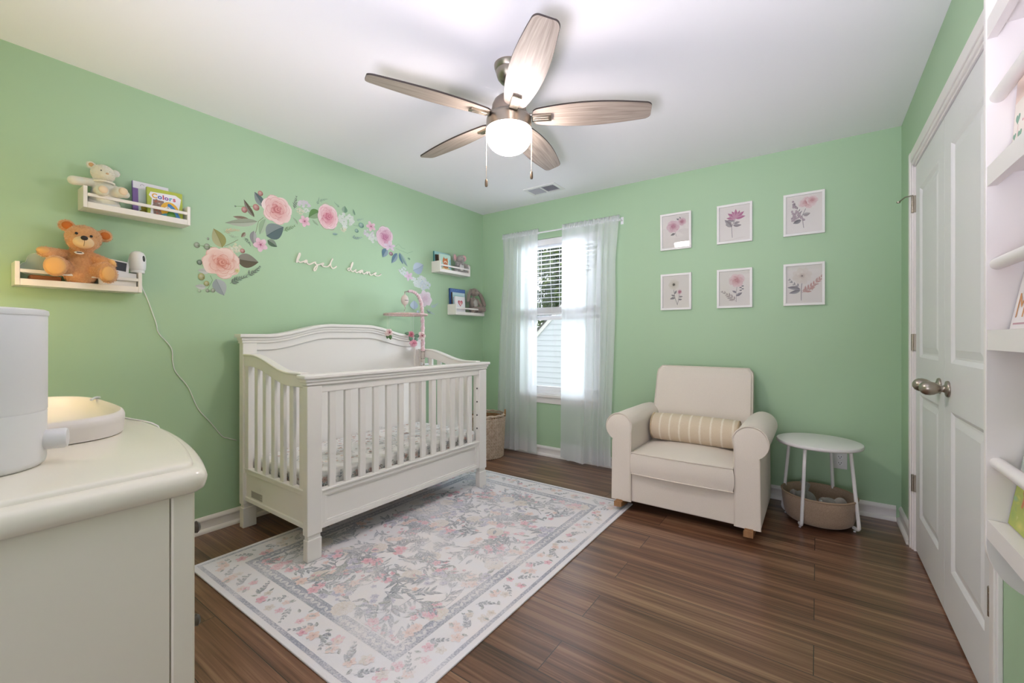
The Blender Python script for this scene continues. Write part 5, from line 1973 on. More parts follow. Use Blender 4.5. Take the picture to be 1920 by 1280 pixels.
SIGN_A=[(-2.013,1.647),(-2.008,1.673),(-1.998,1.7),(-1.992,1.714),(-1.987,1.709),(-1.993,1.688),(-2.005,1.663),(-2.011,1.647),(-2.005,1.658),(-1.998,1.658),(-1.993,1.653),(-1.983,1.653),(-1.972,1.658),(-1.957,1.665),(-1.944,1.673),(-1.94,1.67),(-1.954,1.665),(-1.956,1.655),(-1.946,1.659),(-1.939,1.67),(-1.938,1.654),(-1.925,1.647),(-1.908,1.653),(-1.89,1.664),(-1.876,1.669),(-1.879,1.659),(-1.867,1.654),(-1.863,1.642),(-1.875,1.614),(-1.885,1.608),(-1.888,1.616),(-1.875,1.639),(-1.857,1.653),(-1.841,1.659),(-1.819,1.67),(-1.816,1.664),(-1.827,1.656),(-1.831,1.66),(-1.821,1.648),(-1.792,1.647),(-1.77,1.662),(-1.753,1.696),(-1.744,1.714),(-1.749,1.704),(-1.757,1.689),(-1.761,1.665),(-1.753,1.647),(-1.742,1.643),(-1.727,1.649),(-1.713,1.662)]
SIGN_B=[(-1.594,1.661),(-1.609,1.662),(-1.62,1.651),(-1.608,1.643),(-1.593,1.662),(-1.579,1.692),(-1.576,1.709),(-1.584,1.7),(-1.593,1.668),(-1.592,1.647),(-1.577,1.64),(-1.561,1.648),(-1.548,1.658),(-1.554,1.644),(-1.543,1.636),(-1.524,1.645),(-1.51,1.655),(-1.492,1.661),(-1.503,1.655),(-1.514,1.648),(-1.517,1.637),(-1.503,1.643),(-1.488,1.658),(-1.49,1.643),(-1.476,1.635),(-1.457,1.647),(-1.447,1.654),(-1.451,1.637),(-1.437,1.651),(-1.426,1.653),(-1.425,1.64),(-1.41,1.632),(-1.385,1.645),(-1.367,1.656),(-1.365,1.651),(-1.377,1.642),(-1.373,1.636),(-1.355,1.632),(-1.334,1.637),(-1.313,1.651)]
DECAL_LABELS = [
    'large peach rose sticker with olive leaf, lowest on the left of the arch',
    'large pink rose sticker with brown and teal leaves, upper left of the arch',
    'pale lilac flower cluster sticker between the two largest pink roses of the arch',
    'medium pink rose sticker with white hydrangea at the top of the flower arch',
    'mauve rose sticker with blue leaves on the right side of the flower arch',
    'faint pale blue flower sticker behind the crib mobile, right end of the arch']
for lab, items in zip(DECAL_LABELS, DECALS):
    cy = sum((it[1][0][0] if it[0] == 'stem' else it[1][0]) for it in items) / len(items)
    cz = sum((it[1][0][1] if it[0] == 'stem' else it[1][1]) for it in items) / len(items)
    dec = thing('flower_decal', lab, 'wall decal', (0.0, cy, cz), 'flower stickers on the left wall')
    w0 = 0.0005
    for n, it in enumerate(items):
        kind = it[0]
        step = {'rose': 0.00002, 'hydrangea': 0.000004, 'blossom': 0.00002}.get(kind, 0.00001)
        f = Flat(lambda u, v, w, w0=w0: (w0 + w, u, v), step, int(abs(cy) * 100) + n)
        if kind == 'leaf':
            f.leaf(it[1], it[2], it[3] * 1.3, PAL[it[4]])
        elif kind == 'sprig':
            f.sprig(it[1], it[2], it[3], PAL[it[4]])
        elif kind == 'stem':
            f.line(it[1], it[2], PAL[it[3]])
        elif kind == 'berry':
            f.berry(it[1], it[2], it[3], PAL[it[4]])
        elif kind == 'hydrangea':
            f.hydrangea(it[1], it[2], it[3], PAL[it[4]])
        elif kind == 'blossom':
            f.blossom(it[1], it[2], it[3], ROSES[it[4]], 5)
        elif kind == 'rose':
            f.rose(it[1], it[2], it[3], ROSES[it[4]])
        w0 += f.w + 0.00003
        f.mb.build({'hydrangea': 'flower_cluster'}.get(kind, kind), PRINT, dec, fixn=False)


def smooth_path(p, k=4):
    out = []
    n = len(p)
    for i in range(n - 1):
        a, b, c, d = [Vector((*p[max(0, min(n - 1, i + q))], 0)) for q in (-1, 0, 1, 2)]
        for s in range(k):
            t = s / k
            out.append(0.5 * ((2 * b) + (c - a) * t + (2 * a - 5 * b + 4 * c - d) * t * t + (3 * b - a - 3 * c + d) * t ** 3))
    out.append(Vector((*p[-1], 0)))
    return out


PALEW = mat('pale_painted_wood', '#eee6d8', 0.5)
for pts, lab in ((SIGN_A, 'longer cream script word, left of the two under the flower arch'), (SIGN_B, 'shorter cream script word, right of the two under the flower arch')):
    path = smooth_path(pts)
    m = MB()
    hw = 0.0042
    for x0, x1 in ((0.0035, 0.0085),):
        left, right = [], []
        for i, p in enumerate(path):
            tn = (path[min(i + 1, len(path) - 1)] - path[max(i - 1, 0)])
            tn = tn.normalized() if tn.length > 1e-9 else Vector((1, 0, 0))
            nr = Vector((-tn.y, tn.x, 0)) * hw
            left.append(p + nr)
            right.append(p - nr)
        n = len(path)
        m.grid(lambda i, j: [(x0, left[i].x, left[i].y), (x1 + i * 6e-6, left[i].x, left[i].y), (x1 + i * 6e-6, right[i].x, right[i].y), (x0, right[i].x, right[i].y)][j], n, 4, cv=True)
        for i in (0, n - 1):
            m.add([(x0, left[i].x, left[i].y), (x1, left[i].x, left[i].y), (x1, right[i].x, right[i].y), (x0, right[i].x, right[i].y)], [(0, 1, 2, 3)])
    for i in (len(path) // 4, 3 * len(path) // 4):
        m.box((0.0, path[i].x - 0.003, path[i].y - 0.003), (0.005, path[i].x + 0.003, path[i].y + 0.003))
    tag(m.build('word_sign', PALEW), lab, 'wall sign', 'script words on the wall')

# ------------------------------------------------------------------ framed flower prints on the back wall
FRW = mat('white_frame_wood', '#eceae6', 0.4)
PAPERW = mat('print_paper', '#efe6df', 0.7)
FW, FH = 0.2345, 0.288
FXS, FZS = (1.876, 2.293, 2.717), (1.834, 1.354)
G1, G2, G3, G4 = lin('#9a9094'), lin('#b0a2a2'), lin('#7d7478'), lin('#c8b4b0')
PR_ROSE = (lin('#e6c4c8'), lin('#d49aa6'), lin('#a8667a'))
PR_PINK = (lin('#e9bcc8'), lin('#d6859e'), lin('#9a4f6c'))
PR_BLUSH = (lin('#efd3d0'), lin('#e0acab'), lin('#c07f82'))


def draw_print(f, i, x, z):
    def P(u, v):
        return (x + u * FW, z + v * FH)
    if i == 0:
        f.line([P(.52, .36), P(.46, .55), P(.45, .68)], .003, G2)
        f.leaf(P(.48, .44), P(.33, .40), .5, G3)
        f.leaf(P(.70, .78), P(.52, .84), .35, G3)
        f.leaf(P(.66, .80), P(.62, .88), .35, G3)
        f.rose(P(.42, .64), .052, .050, PR_ROSE)
        f.rose(P(.70, .74), .034, .030, PR_ROSE)
    elif i == 1:
        f.line([P(.44, .14), P(.42, .42), P(.52, .60)], .003, G3)
        for a, b, c in ((.42, .42, (.24, .50)), (.42, .42, (.22, .62)), (.46, .46, (.70, .44)), (.48, .50, (.66, .52)), (.50, .56, (.30, .60))):
            f.leaf(P(a, b), P(*c), .42, G2, G3)
        for k, a in enumerate((170, 140, 115, 90, 65, 40, 10)):
            l = .30 if k % 2 else .27
            f.leaf(P(.54, .62), P(.54 + l * cos(radians(a)), .62 + l * .8 * sin(radians(a))), .38, lin('#d98fae'), lin('#9c4a76'))
    elif i == 2:
        f.line([P(.50, .17), P(.46, .45), P(.55, .62)], .003, G3)
        f.leaf(P(.44, .36), P(.24, .30), .55, G3)
        f.leaf(P(.48, .48), P(.66, .50), .6, G2)
        for k in range(46):
            t = f.R.random()
            u, v = .24 + .17 * t * f.R.uniform(-.3, 1.6), .82 - .46 * t
            f.disc(P(u, v), .007, .008, lin('#d9b7bc'), G1, n=7, wob=.4)
        for k in range(5):
            f.leaf(P(.28 + .03 * k, .72 - .05 * k), P(.26 + .05 * k, .78 - .05 * k), .3, G3)
        f.rose(P(.60, .76), .056, .036, PR_BLUSH)
        f.rose(P(.70, .80), .034, .030, PR_BLUSH)
    elif i == 3:
        f.line([P(.55, .13), P(.46, .35), P(.42, .60)], .003, G3)
        f.line([P(.55, .16), P(.60, .35), P(.62, .48)], .0025, G3)
        for a, b in (((.47, .33), (.30, .30)), ((.46, .38), (.34, .42)), ((.44, .44), (.52, .54)), ((.60, .36), (.72, .36)), ((.58, .28), (.70, .28))):
            f.leaf(P(*a), P(*b), .45, G1, G3)
        f.rose(P(.62, .49), .018, .022, PR_ROSE, ((5, 1.0), (4, .6)))
        f.blossom(P(.43, .70), .042, .046, (lin('#ebe3d8'), lin('#d9cdbf'), lin('#4b4444')), 7)
        f.disc(P(.43, .70), .011, .011, lin('#4a4340'), lin('#6f665c'), n=12, wob=.4)
    elif i == 4:
        f.line([P(.55, .15), P(.55, .40), P(.58, .58)], .003, G2)
        f.sprig(P(.54, .17), P(.16, .42), 6, G4, .30, .4)
        f.leaf(P(.55, .30), P(.72, .38), .45, G1, G3)
        f.leaf(P(.55, .38), P(.44, .44), .5, G1, G3)
        for k in range(8):
            f.disc(P(.66 + .018 * (k % 4) * 1.6, .44 + .035 * (k // 2)), .0045, .0045, G3, G3, n=7)
        f.rose(P(.57, .70), .054, .050, PR_BLUSH)
    else:
        f.line([P(.44, .12), P(.44, .40), P(.47, .62)], .003, G3)
        f.sprig(P(.46, .30), P(.92, .66), 7, lin('#e0a79c'), .30, .36)
        f.sprig(P(.45, .34), P(.70, .36), 4, lin('#e3b3a6'), .34, .45)
        f.leaf(P(.42, .38), P(.10, .44), .34, G1, G3)
        f.leaf(P(.42, .36), P(.14, .30), .36, G1, G3)
        f.sprig(P(.40, .44), P(.16, .62), 4, G1, .34, .34)
        f.blossom(P(.46, .70), .058, .056, (lin('#eee4da'), lin('#dfcfc3'), lin('#6a5e58')), 8)
        f.blossom(P(.46, .70), .034, .034, (lin('#eee4da'), lin('#dccabd'), lin('#6a5e58')), 7)


PIC_LABELS = ['top left white framed print of two dusty pink roses', 'top middle white framed print of a pink lily on a leafy stem', 'top right framed print of a peony with speckled flower spike',
              'bottom left white framed print of a cream anemone with bud', 'bottom middle framed print of a pink peony with grey fern', 'bottom right white framed print of a cream bloom with coral fern']
for i in range(6):
    x, z = FXS[i % 3], FZS[i // 3]
    pf = thing('picture_frame', PIC_LABELS[i], 'picture', (x + FW / 2, 0, z), 'framed flower prints on the back wall')
    b = 0.016
    m = MB()
    for a, c in (((x, z), (x + FW, z + b)), ((x, z + FH - b), (x + FW, z + FH)), ((x, z + b), (x + b, z + FH - b)), ((x + FW - b, z + b), (x + FW, z + FH - b))):
        m.box((a[0], -0.022, a[1]), (c[0], -0.001, c[1]))
    m.build('frame', FRW, pf, bevel=0.0012)
    pp_ = MB().box((x + b - 0.002, -0.009, z + b - 0.002), (x + FW - b + 0.002, -0.003, z + FH - b + 0.002)).build('paper', PAPERW, pf)
    f = Flat(lambda u, v, w: (u, -0.0095 - w, v), 0.000006, 40 + i)
    draw_print(f, i, x, z)
    f.mb.build('flower_print', PRINT, pp_, fixn=False)
    MB().box((x + b - 0.001, -0.0155, z + b - 0.001), (x + FW - b + 0.001, -0.0135, z + FH - b + 0.001)).build('glass_pane', GLASS, pf)
    if i == 0:
        # hangs leaning forward a little, so its glass mirrors the ceiling light
        pf.rotation_euler = (radians(2.1), 0, radians(1.3))
        pf.location.y -= 0.003

# ------------------------------------------------------------------ small white wall shelves
SHW = mat('white_shelf_paint', '#efe9e2', 0.38)
SH_LABELS = ['upper left white rail shelf on the left wall holding a white bear and books', 'lower left white rail shelf holding the orange teddy bear', 'upper right white rail shelf near the corner holding books and a grey elephant', 'lower right white rail shelf near the corner holding books and a taupe bunny']
SHELVES = [(-3.077, -2.655, 1.747), (-3.287, -2.862, 1.362), (-0.747, -0.330, 1.735), (-0.537, -0.109, 1.352)]
for (y0, y1, zb), lab in zip(SHELVES, SH_LABELS):
    s = thing('wall_shelf', lab, 'shelf', (0, (y0 + y1) / 2, zb), 'white rail shelves on the left wall')
    MB().box((0.001, y0 + 0.0152, zb + 0.0004), (0.1008, y1 - 0.0152, zb + 0.012)).build('base_board', SHW, s, bevel=0.001)
    for y in (y0, y1 - 0.015):
        MB().box((0.001, y, zb), (0.113, y + 0.015, zb + 0.102)).build('end_panel', SHW, s, bevel=0.002)
    MB().box((0.101, y0 + 0.0152, zb + 0.0003), (0.1126, y1 - 0.0152, zb + 0.029)).build('front_lip', SHW, s, bevel=0.0015)
    MB().box((0.102, y0 + 0.0152, zb + 0.056), (0.1126, y1 - 0.0152, zb + 0.071)).build('front_rail', SHW, s, bevel=0.0015)


# ------------------------------------------------------------------ books
def text_mesh(body, size, ext=0.0, bold=0.0):
    cu = bpy.data.curves.new('lettering', 'FONT')
    cu.body = body
    cu.size = size
    cu.extrude = ext
    cu.offset = bold * size
    cu.resolution_u = 4
    ob = bpy.data.objects.new('lettering', cu)
    COL.objects.link(ob)
    dg = bpy.context.evaluated_depsgraph_get()
    dg.update()
    me = bpy.data.meshes.new_from_object(ob.evaluated_get(dg))
    vs = [tuple(v.co) for v in me.vertices]
    fs = [tuple(p.vertices) for p in me.polygons]
    bpy.data.objects.remove(ob)
    bpy.data.curves.remove(cu)
    bpy.data.meshes.remove(me)
    return vs, fs


def book(label, w, h, t, M, cover, spine, art=None, group=None, cat='book', name='book', seed=0):
    """cover looks along local +x, spine on the -y side, standing on z = 0"""
    loc = M.to_translation()
    b = thing(name, label, cat, loc, group)
    c, sp = lin(cover), lin(spine)
    m = MB()
    bt = min(0.0022, t * 0.2)
    for x0, x1 in ((-t / 2, -t / 2 + bt), (t / 2 - bt, t / 2)):
        m.box((x0, -w / 2, 0), (x1, w / 2, h), c, M)
    m.box((-t / 2, -w / 2 - 0.0005, 0), (t / 2, -w / 2 + 0.002, h), sp, M)
    m.build('cover', VGLOSS, b, bevel=0.0006)
    MB().box((-t / 2 + bt, -w / 2 + 0.002, 0.002), (t / 2 - bt, w / 2 - 0.003, h - 0.003), M=M).build('pages', PAPER, b)
    if art:
        f = Flat(lambda u, v, w_: M @ Vector((t / 2 + 0.0004 + w_, min(w, max(0.0, u)) - w / 2, min(h, max(0.0, v)))), 0.000004, seed)
        art(f, w, h, M, b)
        if f.mb.V:
            f.mb.build('cover_art', VGLOSS, b, fixn=False)
    return b


def letters(f, body, u, v, size, cols, gap=0.0, squash=1.0, bold=0.0):
    """lettering lying on the cover, one colour per character"""
    for i, chh in enumerate(body):
        if chh == ' ':
            u += size * 0.35
            continue
        vs, fs = text_mesh(chh, size, 0.0, bold)
        wd = max(p[0] for p in vs)
        f.put([(u + p[0] * squash, v + p[1]) for p in vs], fs, lin(cols[i % len(cols)]))
        u += wd * squash + size * 0.06 + gap
    return u


def Mx_wall(x, y, z, lean=0.0, yaw=0.0):
    return Matrix.Translation((x, y, z)) @ Matrix.Rotation(yaw, 4, 'Z') @ Matrix.Rotation(-lean, 4, 'Y')


def art_purple(f, w, h, M, b):
    f.poly([(0.012, 0), (w, 0), (w, h * 0.8), (0.012, h * 0.8)], lin('#cfdcd6'))
    f.poly([(0, 0), (0.022, 0), (0.022, h * 0.80), (0, h * 0.80)], lin('#7c5fa0'))
    for i, (u, v, r, c) in enumerate(((.36, .28, .022, '#b9a83a'), (.42, .34, .014, '#d8c654'), (.30, .12, .020, '#a99c3c'), (.55, .12, .016, '#8a9b4a'), (.40, .10, .010, '#c24a3a'), (.50, .26, .010, '#6f8a4a'))):
        f.disc((w * u, h * v), r, r, lin(c), mix(lin(c), (0, 0, 0), .3), wob=.4)
    f.berry((w * .40, h * .30), .006, .006, lin('#3a3a30'))
    f.line([(w * (.26 + .05 * cos(a_)), h * (.90 + .035 * sin(a_))) for a_ in (0.2, .8, 1.4, 2.0, 2.6, 3.2, 3.8)], .0016, lin('#7d7a80'))
    for k in range(3):
        f.disc((w * (.40 + .045 * k), h * .89), .0022, .0022, lin('#6d6a70'), lin('#6d6a70'), n=8)


def art_colors(f, w, h, M, b):
    f.poly([(w * .07, h * .05), (w * .80, h * .05), (w * .93, h * .62), (w * .96, h * .80), (w * .80, h * .90), (w * .10, h * .86), (w * .05, h * .74), (w * .13, h * .64)], lin('#eceaf0'))
    letters(f, 'Colors', w * .13, h * .675, .033, ['#e0a63a', '#4763b8', '#b8405c', '#8a5aa8', '#4aa0b8', '#c84a68'], bold=0.035)
    # kitten photograph
    f.poly([(w * .16, h * .06), (w * .46, h * .06), (w * .46, h * .62), (w * .16, h * .62)], lin('#8d7468'))
    for i in range(26):
        f.disc((w * f.R.uniform(.18, .44), h * f.R.uniform(.1, .6)), f.R.uniform(.004, .010), f.R.uniform(.004, .010), lin(f.R.choice(['#b09484', '#d7c8c0', '#6b5048', '#b5543e', '#8b8490', '#504048'])), lin('#8d7468'), n=9, wob=.5)
    # parrot
    f.disc((w * .62, h * .34), .040, .046, lin('#e5a52a'), lin('#e9b83a'))
    f.disc((w * .74, h * .30), .016, .050, lin('#5c9fd0'), lin('#3e7fc0'), n=12, rot=.5)
    f.disc((w * .60, h * .12), .035, .018, lin('#4aa2a8'), lin('#3a8aa0'))
    f.disc((w * .66, h * .18), .020, .022, lin('#69a84a'), lin('#4d8a3a'))
    f.disc((w * .57, h * .38), .013, .013, lin('#f0f0ec'), lin('#e8e8e4'))
    f.disc((w * .57, h * .38), .008, .008, lin('#26262a'), lin('#26262a'))


sz1, sz2, sz3, sz4 = [z + 0.0125 for _, _, z in SHELVES]
book('white picture book with purple spine standing behind the green book, upper left shelf', 0.150, 0.187, 0.016, Mx_wall(0.035, -2.806, sz1, 0.06), '#e6e3ea', '#7c5fa0', art_purple, 'books on the upper left shelf', seed=2)
book('lime green board book with animal pictures leaning on the upper left shelf', 0.153, 0.160, 0.016, Mx_wall(0.078, -2.757, sz1, 0.10), '#b3bf4a', '#9fae3c', art_colors, 'books on the upper left shelf', seed=3)


def art_lblue(f, w, h, M, b):
    f.poly([(0.004, 0.004), (w - .004, 0.004), (w - .004, h - .004), (0.004, h - .004)], lin('#a5d3cf'))
    for i in range(8):
        f.disc((w * f.R.uniform(.5, .95), h * f.R.uniform(.2, .9)), .006, .006, lin('#6fb0b4'), lin('#8cc4c2'))


def art_fox(f, w, h, M, b):
    f.poly([(0.003, 0.003), (w - .003, 0.003), (w - .003, h - .003), (.003, h - .003)], lin('#bcdccb'))
    f.poly([(w * .78, 0.003), (w - .003, 0.003), (w - .003, h * .75), (w * .86, h * .75)], lin('#8fc4cf'))
    for k in range(6):
        f.disc((w * .9, h * (.15 + .1 * k)), .004, .004, lin('#3a6a78'), lin('#3a6a78'), n=8)
    f.disc((w * .48, h * .58), .036, .030, lin('#d8894e'), lin('#c06a34'))
    f.poly([(w * .24, h * .68), (w * .36, h * .86), (w * .44, h * .74)], lin('#c8743c'))
    f.poly([(w * .56, h * .74), (w * .68, h * .84), (w * .72, h * .66)], lin('#c8743c'))
    f.disc((w * .50, h * .50), .024, .018, lin('#efe0d0'), lin('#e8cdb4'))
    f.disc((w * .50, h * .30), .034, .040, lin('#cd7c44'), lin('#b8652f'))
    f.disc((w * .3, h * .12), .03, .016, lin('#d9c28a'), lin('#c7a860'))
    f.disc((w * .7, h * .12), .03, .016, lin('#d9c28a'), lin('#c7a860'))


book('tall pale teal book at the back of the upper right shelf', 0.205, 0.188, 0.016, Mx_wall(0.018, -0.628, sz3, 0.03), '#a9d2d0', '#3f8486', art_lblue, 'books on the upper right shelf', seed=4)
book('dark thin book between the teal book and the brown book', 0.160, 0.155, 0.014, Mx_wall(0.045, -0.6505, sz3, 0.05), '#3b3436', '#2f2a2c', None, 'books on the upper right shelf', seed=5)
book('brown book just behind the fox book', 0.150, 0.150, 0.014, Mx_wall(0.066, -0.6555, sz3, 0.05), '#5e443a', '#4c342c', None, 'books on the upper right shelf', seed=6)
book('mint green fox picture book at the front of the upper right shelf', 0.142, 0.158, 0.014, Mx_wall(0.086, -0.652, sz3, 0.06), '#c9e0d2', '#e4e2d6', art_fox, 'books on the upper right shelf', seed=7)


def art_blue(f, w, h, M, b):
    f.poly([(.006, .006), (w - .006, .006), (w - .006, h - .006), (.006, h - .006)], lin('#5677b4'))
    for k in range(10):
        f.disc((w * f.R.uniform(.1, .9), h * f.R.uniform(.72, .96)), .010, .006, lin('#7d9acb'), lin('#5677b4'))


def art_sky(f, w, h, M, b):
    f.poly([(.004, .004), (w - .004, .004), (w - .004, h - .004), (.004, h - .004)], lin('#bcd8de'))
    for k in range(7):
        f.disc((w * (.12 + .12 * k), h * .84), .012, .007, lin('#8fc0b0'), lin('#a9cfd0'))
    f.poly([(.01, h * .72), (w - .01, h * .72), (w - .01, h * .75), (.01, h * .75)], lin('#7a98b8'))


def heart_pts(c, s, n=26):
    out = []
    for i in range(n):
        a = 2 * pi * i / n
        x = 16 * sin(a) ** 3
        y = 13 * cos(a) - 5 * cos(2 * a) - 2 * cos(3 * a) - cos(4 * a)
        out.append((c[0] + s * x / 16, c[1] + s * y / 16))
    return out


def heart(f, c, s, cin, cout):
    p = heart_pts(c, s)
    f.put([c] + p, [(0, 1 + i, 1 + (i + 1) % len(p)) for i in range(len(p))], [cin] + [cout] * len(p))


def art_heart(f, w, h, M, b):
    heart(f, (w * .50, h * .62), .034, lin('#c86a70'), lin('#c04a58'))
    heart(f, (w * .51, h * .605), .025, lin('#e8b8b4'), lin('#d9868a'))
    f.disc((w * .54, h * .56), .010, .012, lin('#f0e0dc'), lin('#e0aaa8'))


book('large blue book at the back of the lower right shelf', 0.215, 0.246, 0.018, Mx_wall(0.020, -0.4135, sz4, 0.03), '#4d6ca8', '#34518a', art_blue, 'books on the lower right shelf', seed=8)
book('pale blue book between the blue book and the heart book', 0.178, 0.206, 0.016, Mx_wall(0.052, -0.4315, sz4, 0.05), '#c6dde2', '#4a3428', art_sky, 'books on the lower right shelf', seed=9)
book('small white book with a red heart at the front of the lower right shelf', 0.140, 0.165, 0.014, Mx_wall(0.085, -0.448, sz4, 0.05), '#ebe9ea', '#e3dfe2', art_heart, 'books on the lower right shelf', seed=10)

# ------------------------------------------------------------------ soft toys on the shelves
HONEY = mat('honey_plush_skin', '#dda877', 0.95, spec=0.05, var=(120, '#cf9768', 0.8), bump=(250, 0.5, 0.002), sheen=0.4)
PADC = mat('apricot_velour', '#e3b072', 0.9, spec=0.05, sheen=0.3, bump=(200, 0.2, 0.001))
MUZ = mat('pale_apricot_velour', '#ecca9c', 0.9, spec=0.05, sheen=0.3, bump=(200, 0.2, 0.001))
z = sz2
sh = [((0.098, -3.073, 1.602), (0.056, 0.064, 0.060)), ((0.120, -3.080, 1.578), (0.046, 0.055, 0.042)), ((0.070, -3.080, 1.462), (0.046, 0.052, 0.078)), ((0.072, -3.080, 1.425), (0.050, 0.056, 0.048)),
      ('t', (0.070, -3.080, 1.52), (0.085, -3.077, 1.56), 0.040, 0.04),
      ('t', (0.068, -3.118, 1.522), (0.120, -3.200, 1.515), 0.021, 0.024), ('t', (0.070, -3.042, 1.525), (0.138, -2.990, 1.486), 0.021, 0.025),
      ('t', (0.075, -3.118, 1.446), (0.140, -3.168, 1.468), 0.034, 0.034), ('t', (0.075, -3.040, 1.448), (0.150, -3.005, 1.462), 0.034, 0.032),
      ((0.158, -3.172, 1.452), (0.020, 0.040, 0.046), (0, 0, -0.25)), ((0.168, -3.002, 1.436), (0.026, 0.036, 0.044), (0, 0, 0.3)),
      ((0.085, -3.127, 1.652), (0.016, 0.030, 0.028)), ((0.085, -2.998, 1.628), (0.016, 0.030, 0.030))]
bear, bo = plush('teddy_bear', 'orange brown teddy bear sitting on the lower left shelf, feet over the rail', (0.075, -3.08, z), sh, HONEY, 0.004)
spots = [(s[0], s[1]) for s in sh if s[0] != 't']
for s in sh:
    if s[0] == 't':
        a, b = Vector(s[1]), Vector(s[2])
        for q in range(5):
            p, r_ = a.lerp(b, q / 4), s[3] + (s[4] - s[3]) * q / 4
            spots.append((tuple(p), (r_, r_, r_)))
fur(bear, 'pile', [s for s in spots if s[0] not in ((0.158, -3.172, 1.452),)], FUR, 17000, 0.0052, 11, inner=[((0.158, -3.080, 1.574), (0.030, 0.042, 0.030))], cols=(lin('#d9a273'), lin('#eecaa6')))
MB().ell((0.156, -3.083, 1.573), (0.030, 0.036, 0.028)).build('muzzle', MUZ, bear, smooth=180)
MB().ell((0.184, -3.085, 1.589), (0.0085, 0.0125, 0.0105)).build('nose', mat('black_stitched_nose', '#1c1614', 0.5), bear, smooth=180)
MB().tube([(0.1875, -3.085, 1.579), (0.1868, -3.0855, 1.566), (0.178, -3.086, 1.553)], 0.0008, 6).build('mouth_seam', mat('brown_thread', '#6b4a30', 0.8), bear)
for y, zz in ((-3.106, 1.611), (-3.057, 1.606)):
    MB().ell((0.1535, y, zz), (0.004, 0.0058, 0.0058), n=14, m=10).build('eye', BLACK, bear, smooth=180)
for y, zz in ((-3.127, 1.652), (-2.998, 1.628)):
    MB().ell((0.099, y, zz - 0.001), (0.006, 0.019, 0.018)).build('inner_ear', mat('orange_velour', '#c9733a', 0.9, spec=0.05, bump=(200, 0.3, 0.002)), bear, smooth=180)
MB().ell((0.171, -3.175, 1.452), (0.012, 0.033, 0.038), (0, 0, -0.25)).build('foot_pad', PADC, bear, smooth=180)
MB().ell((0.188, -3.004, 1.436), (0.010, 0.026, 0.034), (0, 0, 0.3)).build('foot_pad', PADC, bear, smooth=180)
MB().ell((0.128, -3.206, 1.519), (0.020, 0.022, 0.017)).build('paw_pad', PADC, bear, smooth=180)
MB().ell((0.152, -2.986, 1.489), (0.016, 0.016, 0.020)).build('paw_pad', PADC, bear, smooth=180)
tg = MB().ell((0.123, -3.092, 1.528), (0.0022, 0.0165, 0.0085), (0, -0.45, -0.1), col=lin('#efece8'))
to = tg.build('oval_tag', VGLOSS, bear, smooth=180, label='white oval tag')
MB().box((-0.0005, -0.0085, -0.0022), (0.0005, 0.0085, 0.0022), col=lin('#4a4a4e'), M=Matrix.Translation((0.1256, -3.092, 1.5288)) @ Matrix.Rotation(-0.45, 4, 'Y')).build('tag_print', VGLOSS, to)

IVORY = mat('ivory_plush', '#e6dfc9', 0.95, spec=0.05, var=(25, '#dfe0d6', 0.8), bump=(260, 0.4, 0.002), sheen=0.4)
z = sz1
sh = [((0.085, -3.003, 1.928), (0.042, 0.045, 0.044)), ((0.108, -2.997, 1.916), (0.030, 0.032, 0.026)), ((0.066, -2.995, 1.850), (0.038, 0.044, 0.055)), ((0.064, -2.995, 1.805), (0.043, 0.056, 0.044)),
      ('t', (0.066, -3.03, 1.882), (0.100, -3.108, 1.864), 0.019, 0.021), ('t', (0.068, -2.965, 1.875), (0.105, -2.925, 1.845), 0.018, 0.018),
      ('t', (0.080, -3.018, 1.835), (0.128, -3.015, 1.838), 0.024, 0.026), ('t', (0.080, -2.965, 1.840), (0.126, -2.945, 1.848), 0.024, 0.026),
      ((0.072, -3.043, 1.962), (0.011, 0.018, 0.018)), ((0.070, -2.955, 1.948), (0.011, 0.018, 0.018))]
wb_, o = plush('teddy_bear', 'small ivory teddy bear in a pale gown sitting on the upper left shelf', (0.066, -2.995, z), sh, IVORY, 0.0035)
spots = [(s[0], s[1]) for s in sh if s[0] != 't']
fur(wb_, 'pile', spots[:2] + spots[4:], FUR, 2600, 0.0026, 13, cols=(lin('#e3dac2'), lin('#efe9da')))
GOWN = mat('pale_blue_gown', '#d8dedc', 0.9, var=(14, '#e8dccc', 0.7), bump=(30, 0.3, 0.004))
gm = MB()
gm.lathe([(0.030, 1.888), (0.041, 1.875), (0.046, 1.85), (0.052, 1.82), (0.062, 1.79), (0.062, z + 0.002)], 28, (0.056, -2.995, 0), Matrix.Diagonal((0.72, 1.0, 1.0)), cap=False)
gm.build('gown', GOWN, wb_, smooth=60)
MB().tube([(0.076 + 0.036 * cos(2 * pi * i / 24), -2.999 + 0.037 * sin(2 * pi * i / 24), 1.889) for i in range(24)], 0.005, 8, closed=True).build('collar', mat('cream_collar', '#efe8d6', 0.9), wb_, smooth=60)
for y in (-3.017, -2.987):
    MB().ell((0.124, y, 1.933), (0.003, 0.0034, 0.0034), n=10, m=8).build('eye', mat('grey_eye', '#6d6a60', 0.4), wb_, smooth=180)
MB().ell((0.138, -2.998, 1.920), (0.004, 0.006, 0.0045), n=10, m=8).build('nose', mat('beige_nose', '#d7b48c', 0.8), wb_, smooth=180)
MB().ell((0.082, -3.044, 1.961), (0.004, 0.010, 0.010), n=12, m=8).build('inner_ear', mat('tan_ear', '#d6a878', 0.9), wb_, smooth=180)
for y, zz, x in ((-3.0145, 1.838, 0.148), (-2.942, 1.849, 0.146)):
    MB().ell((x, y, zz), (0.008, 0.018, 0.018), n=14, m=10).build('foot_pad', mat('buff_velour', '#ead2b2', 0.9, sheen=0.3), wb_, smooth=180)

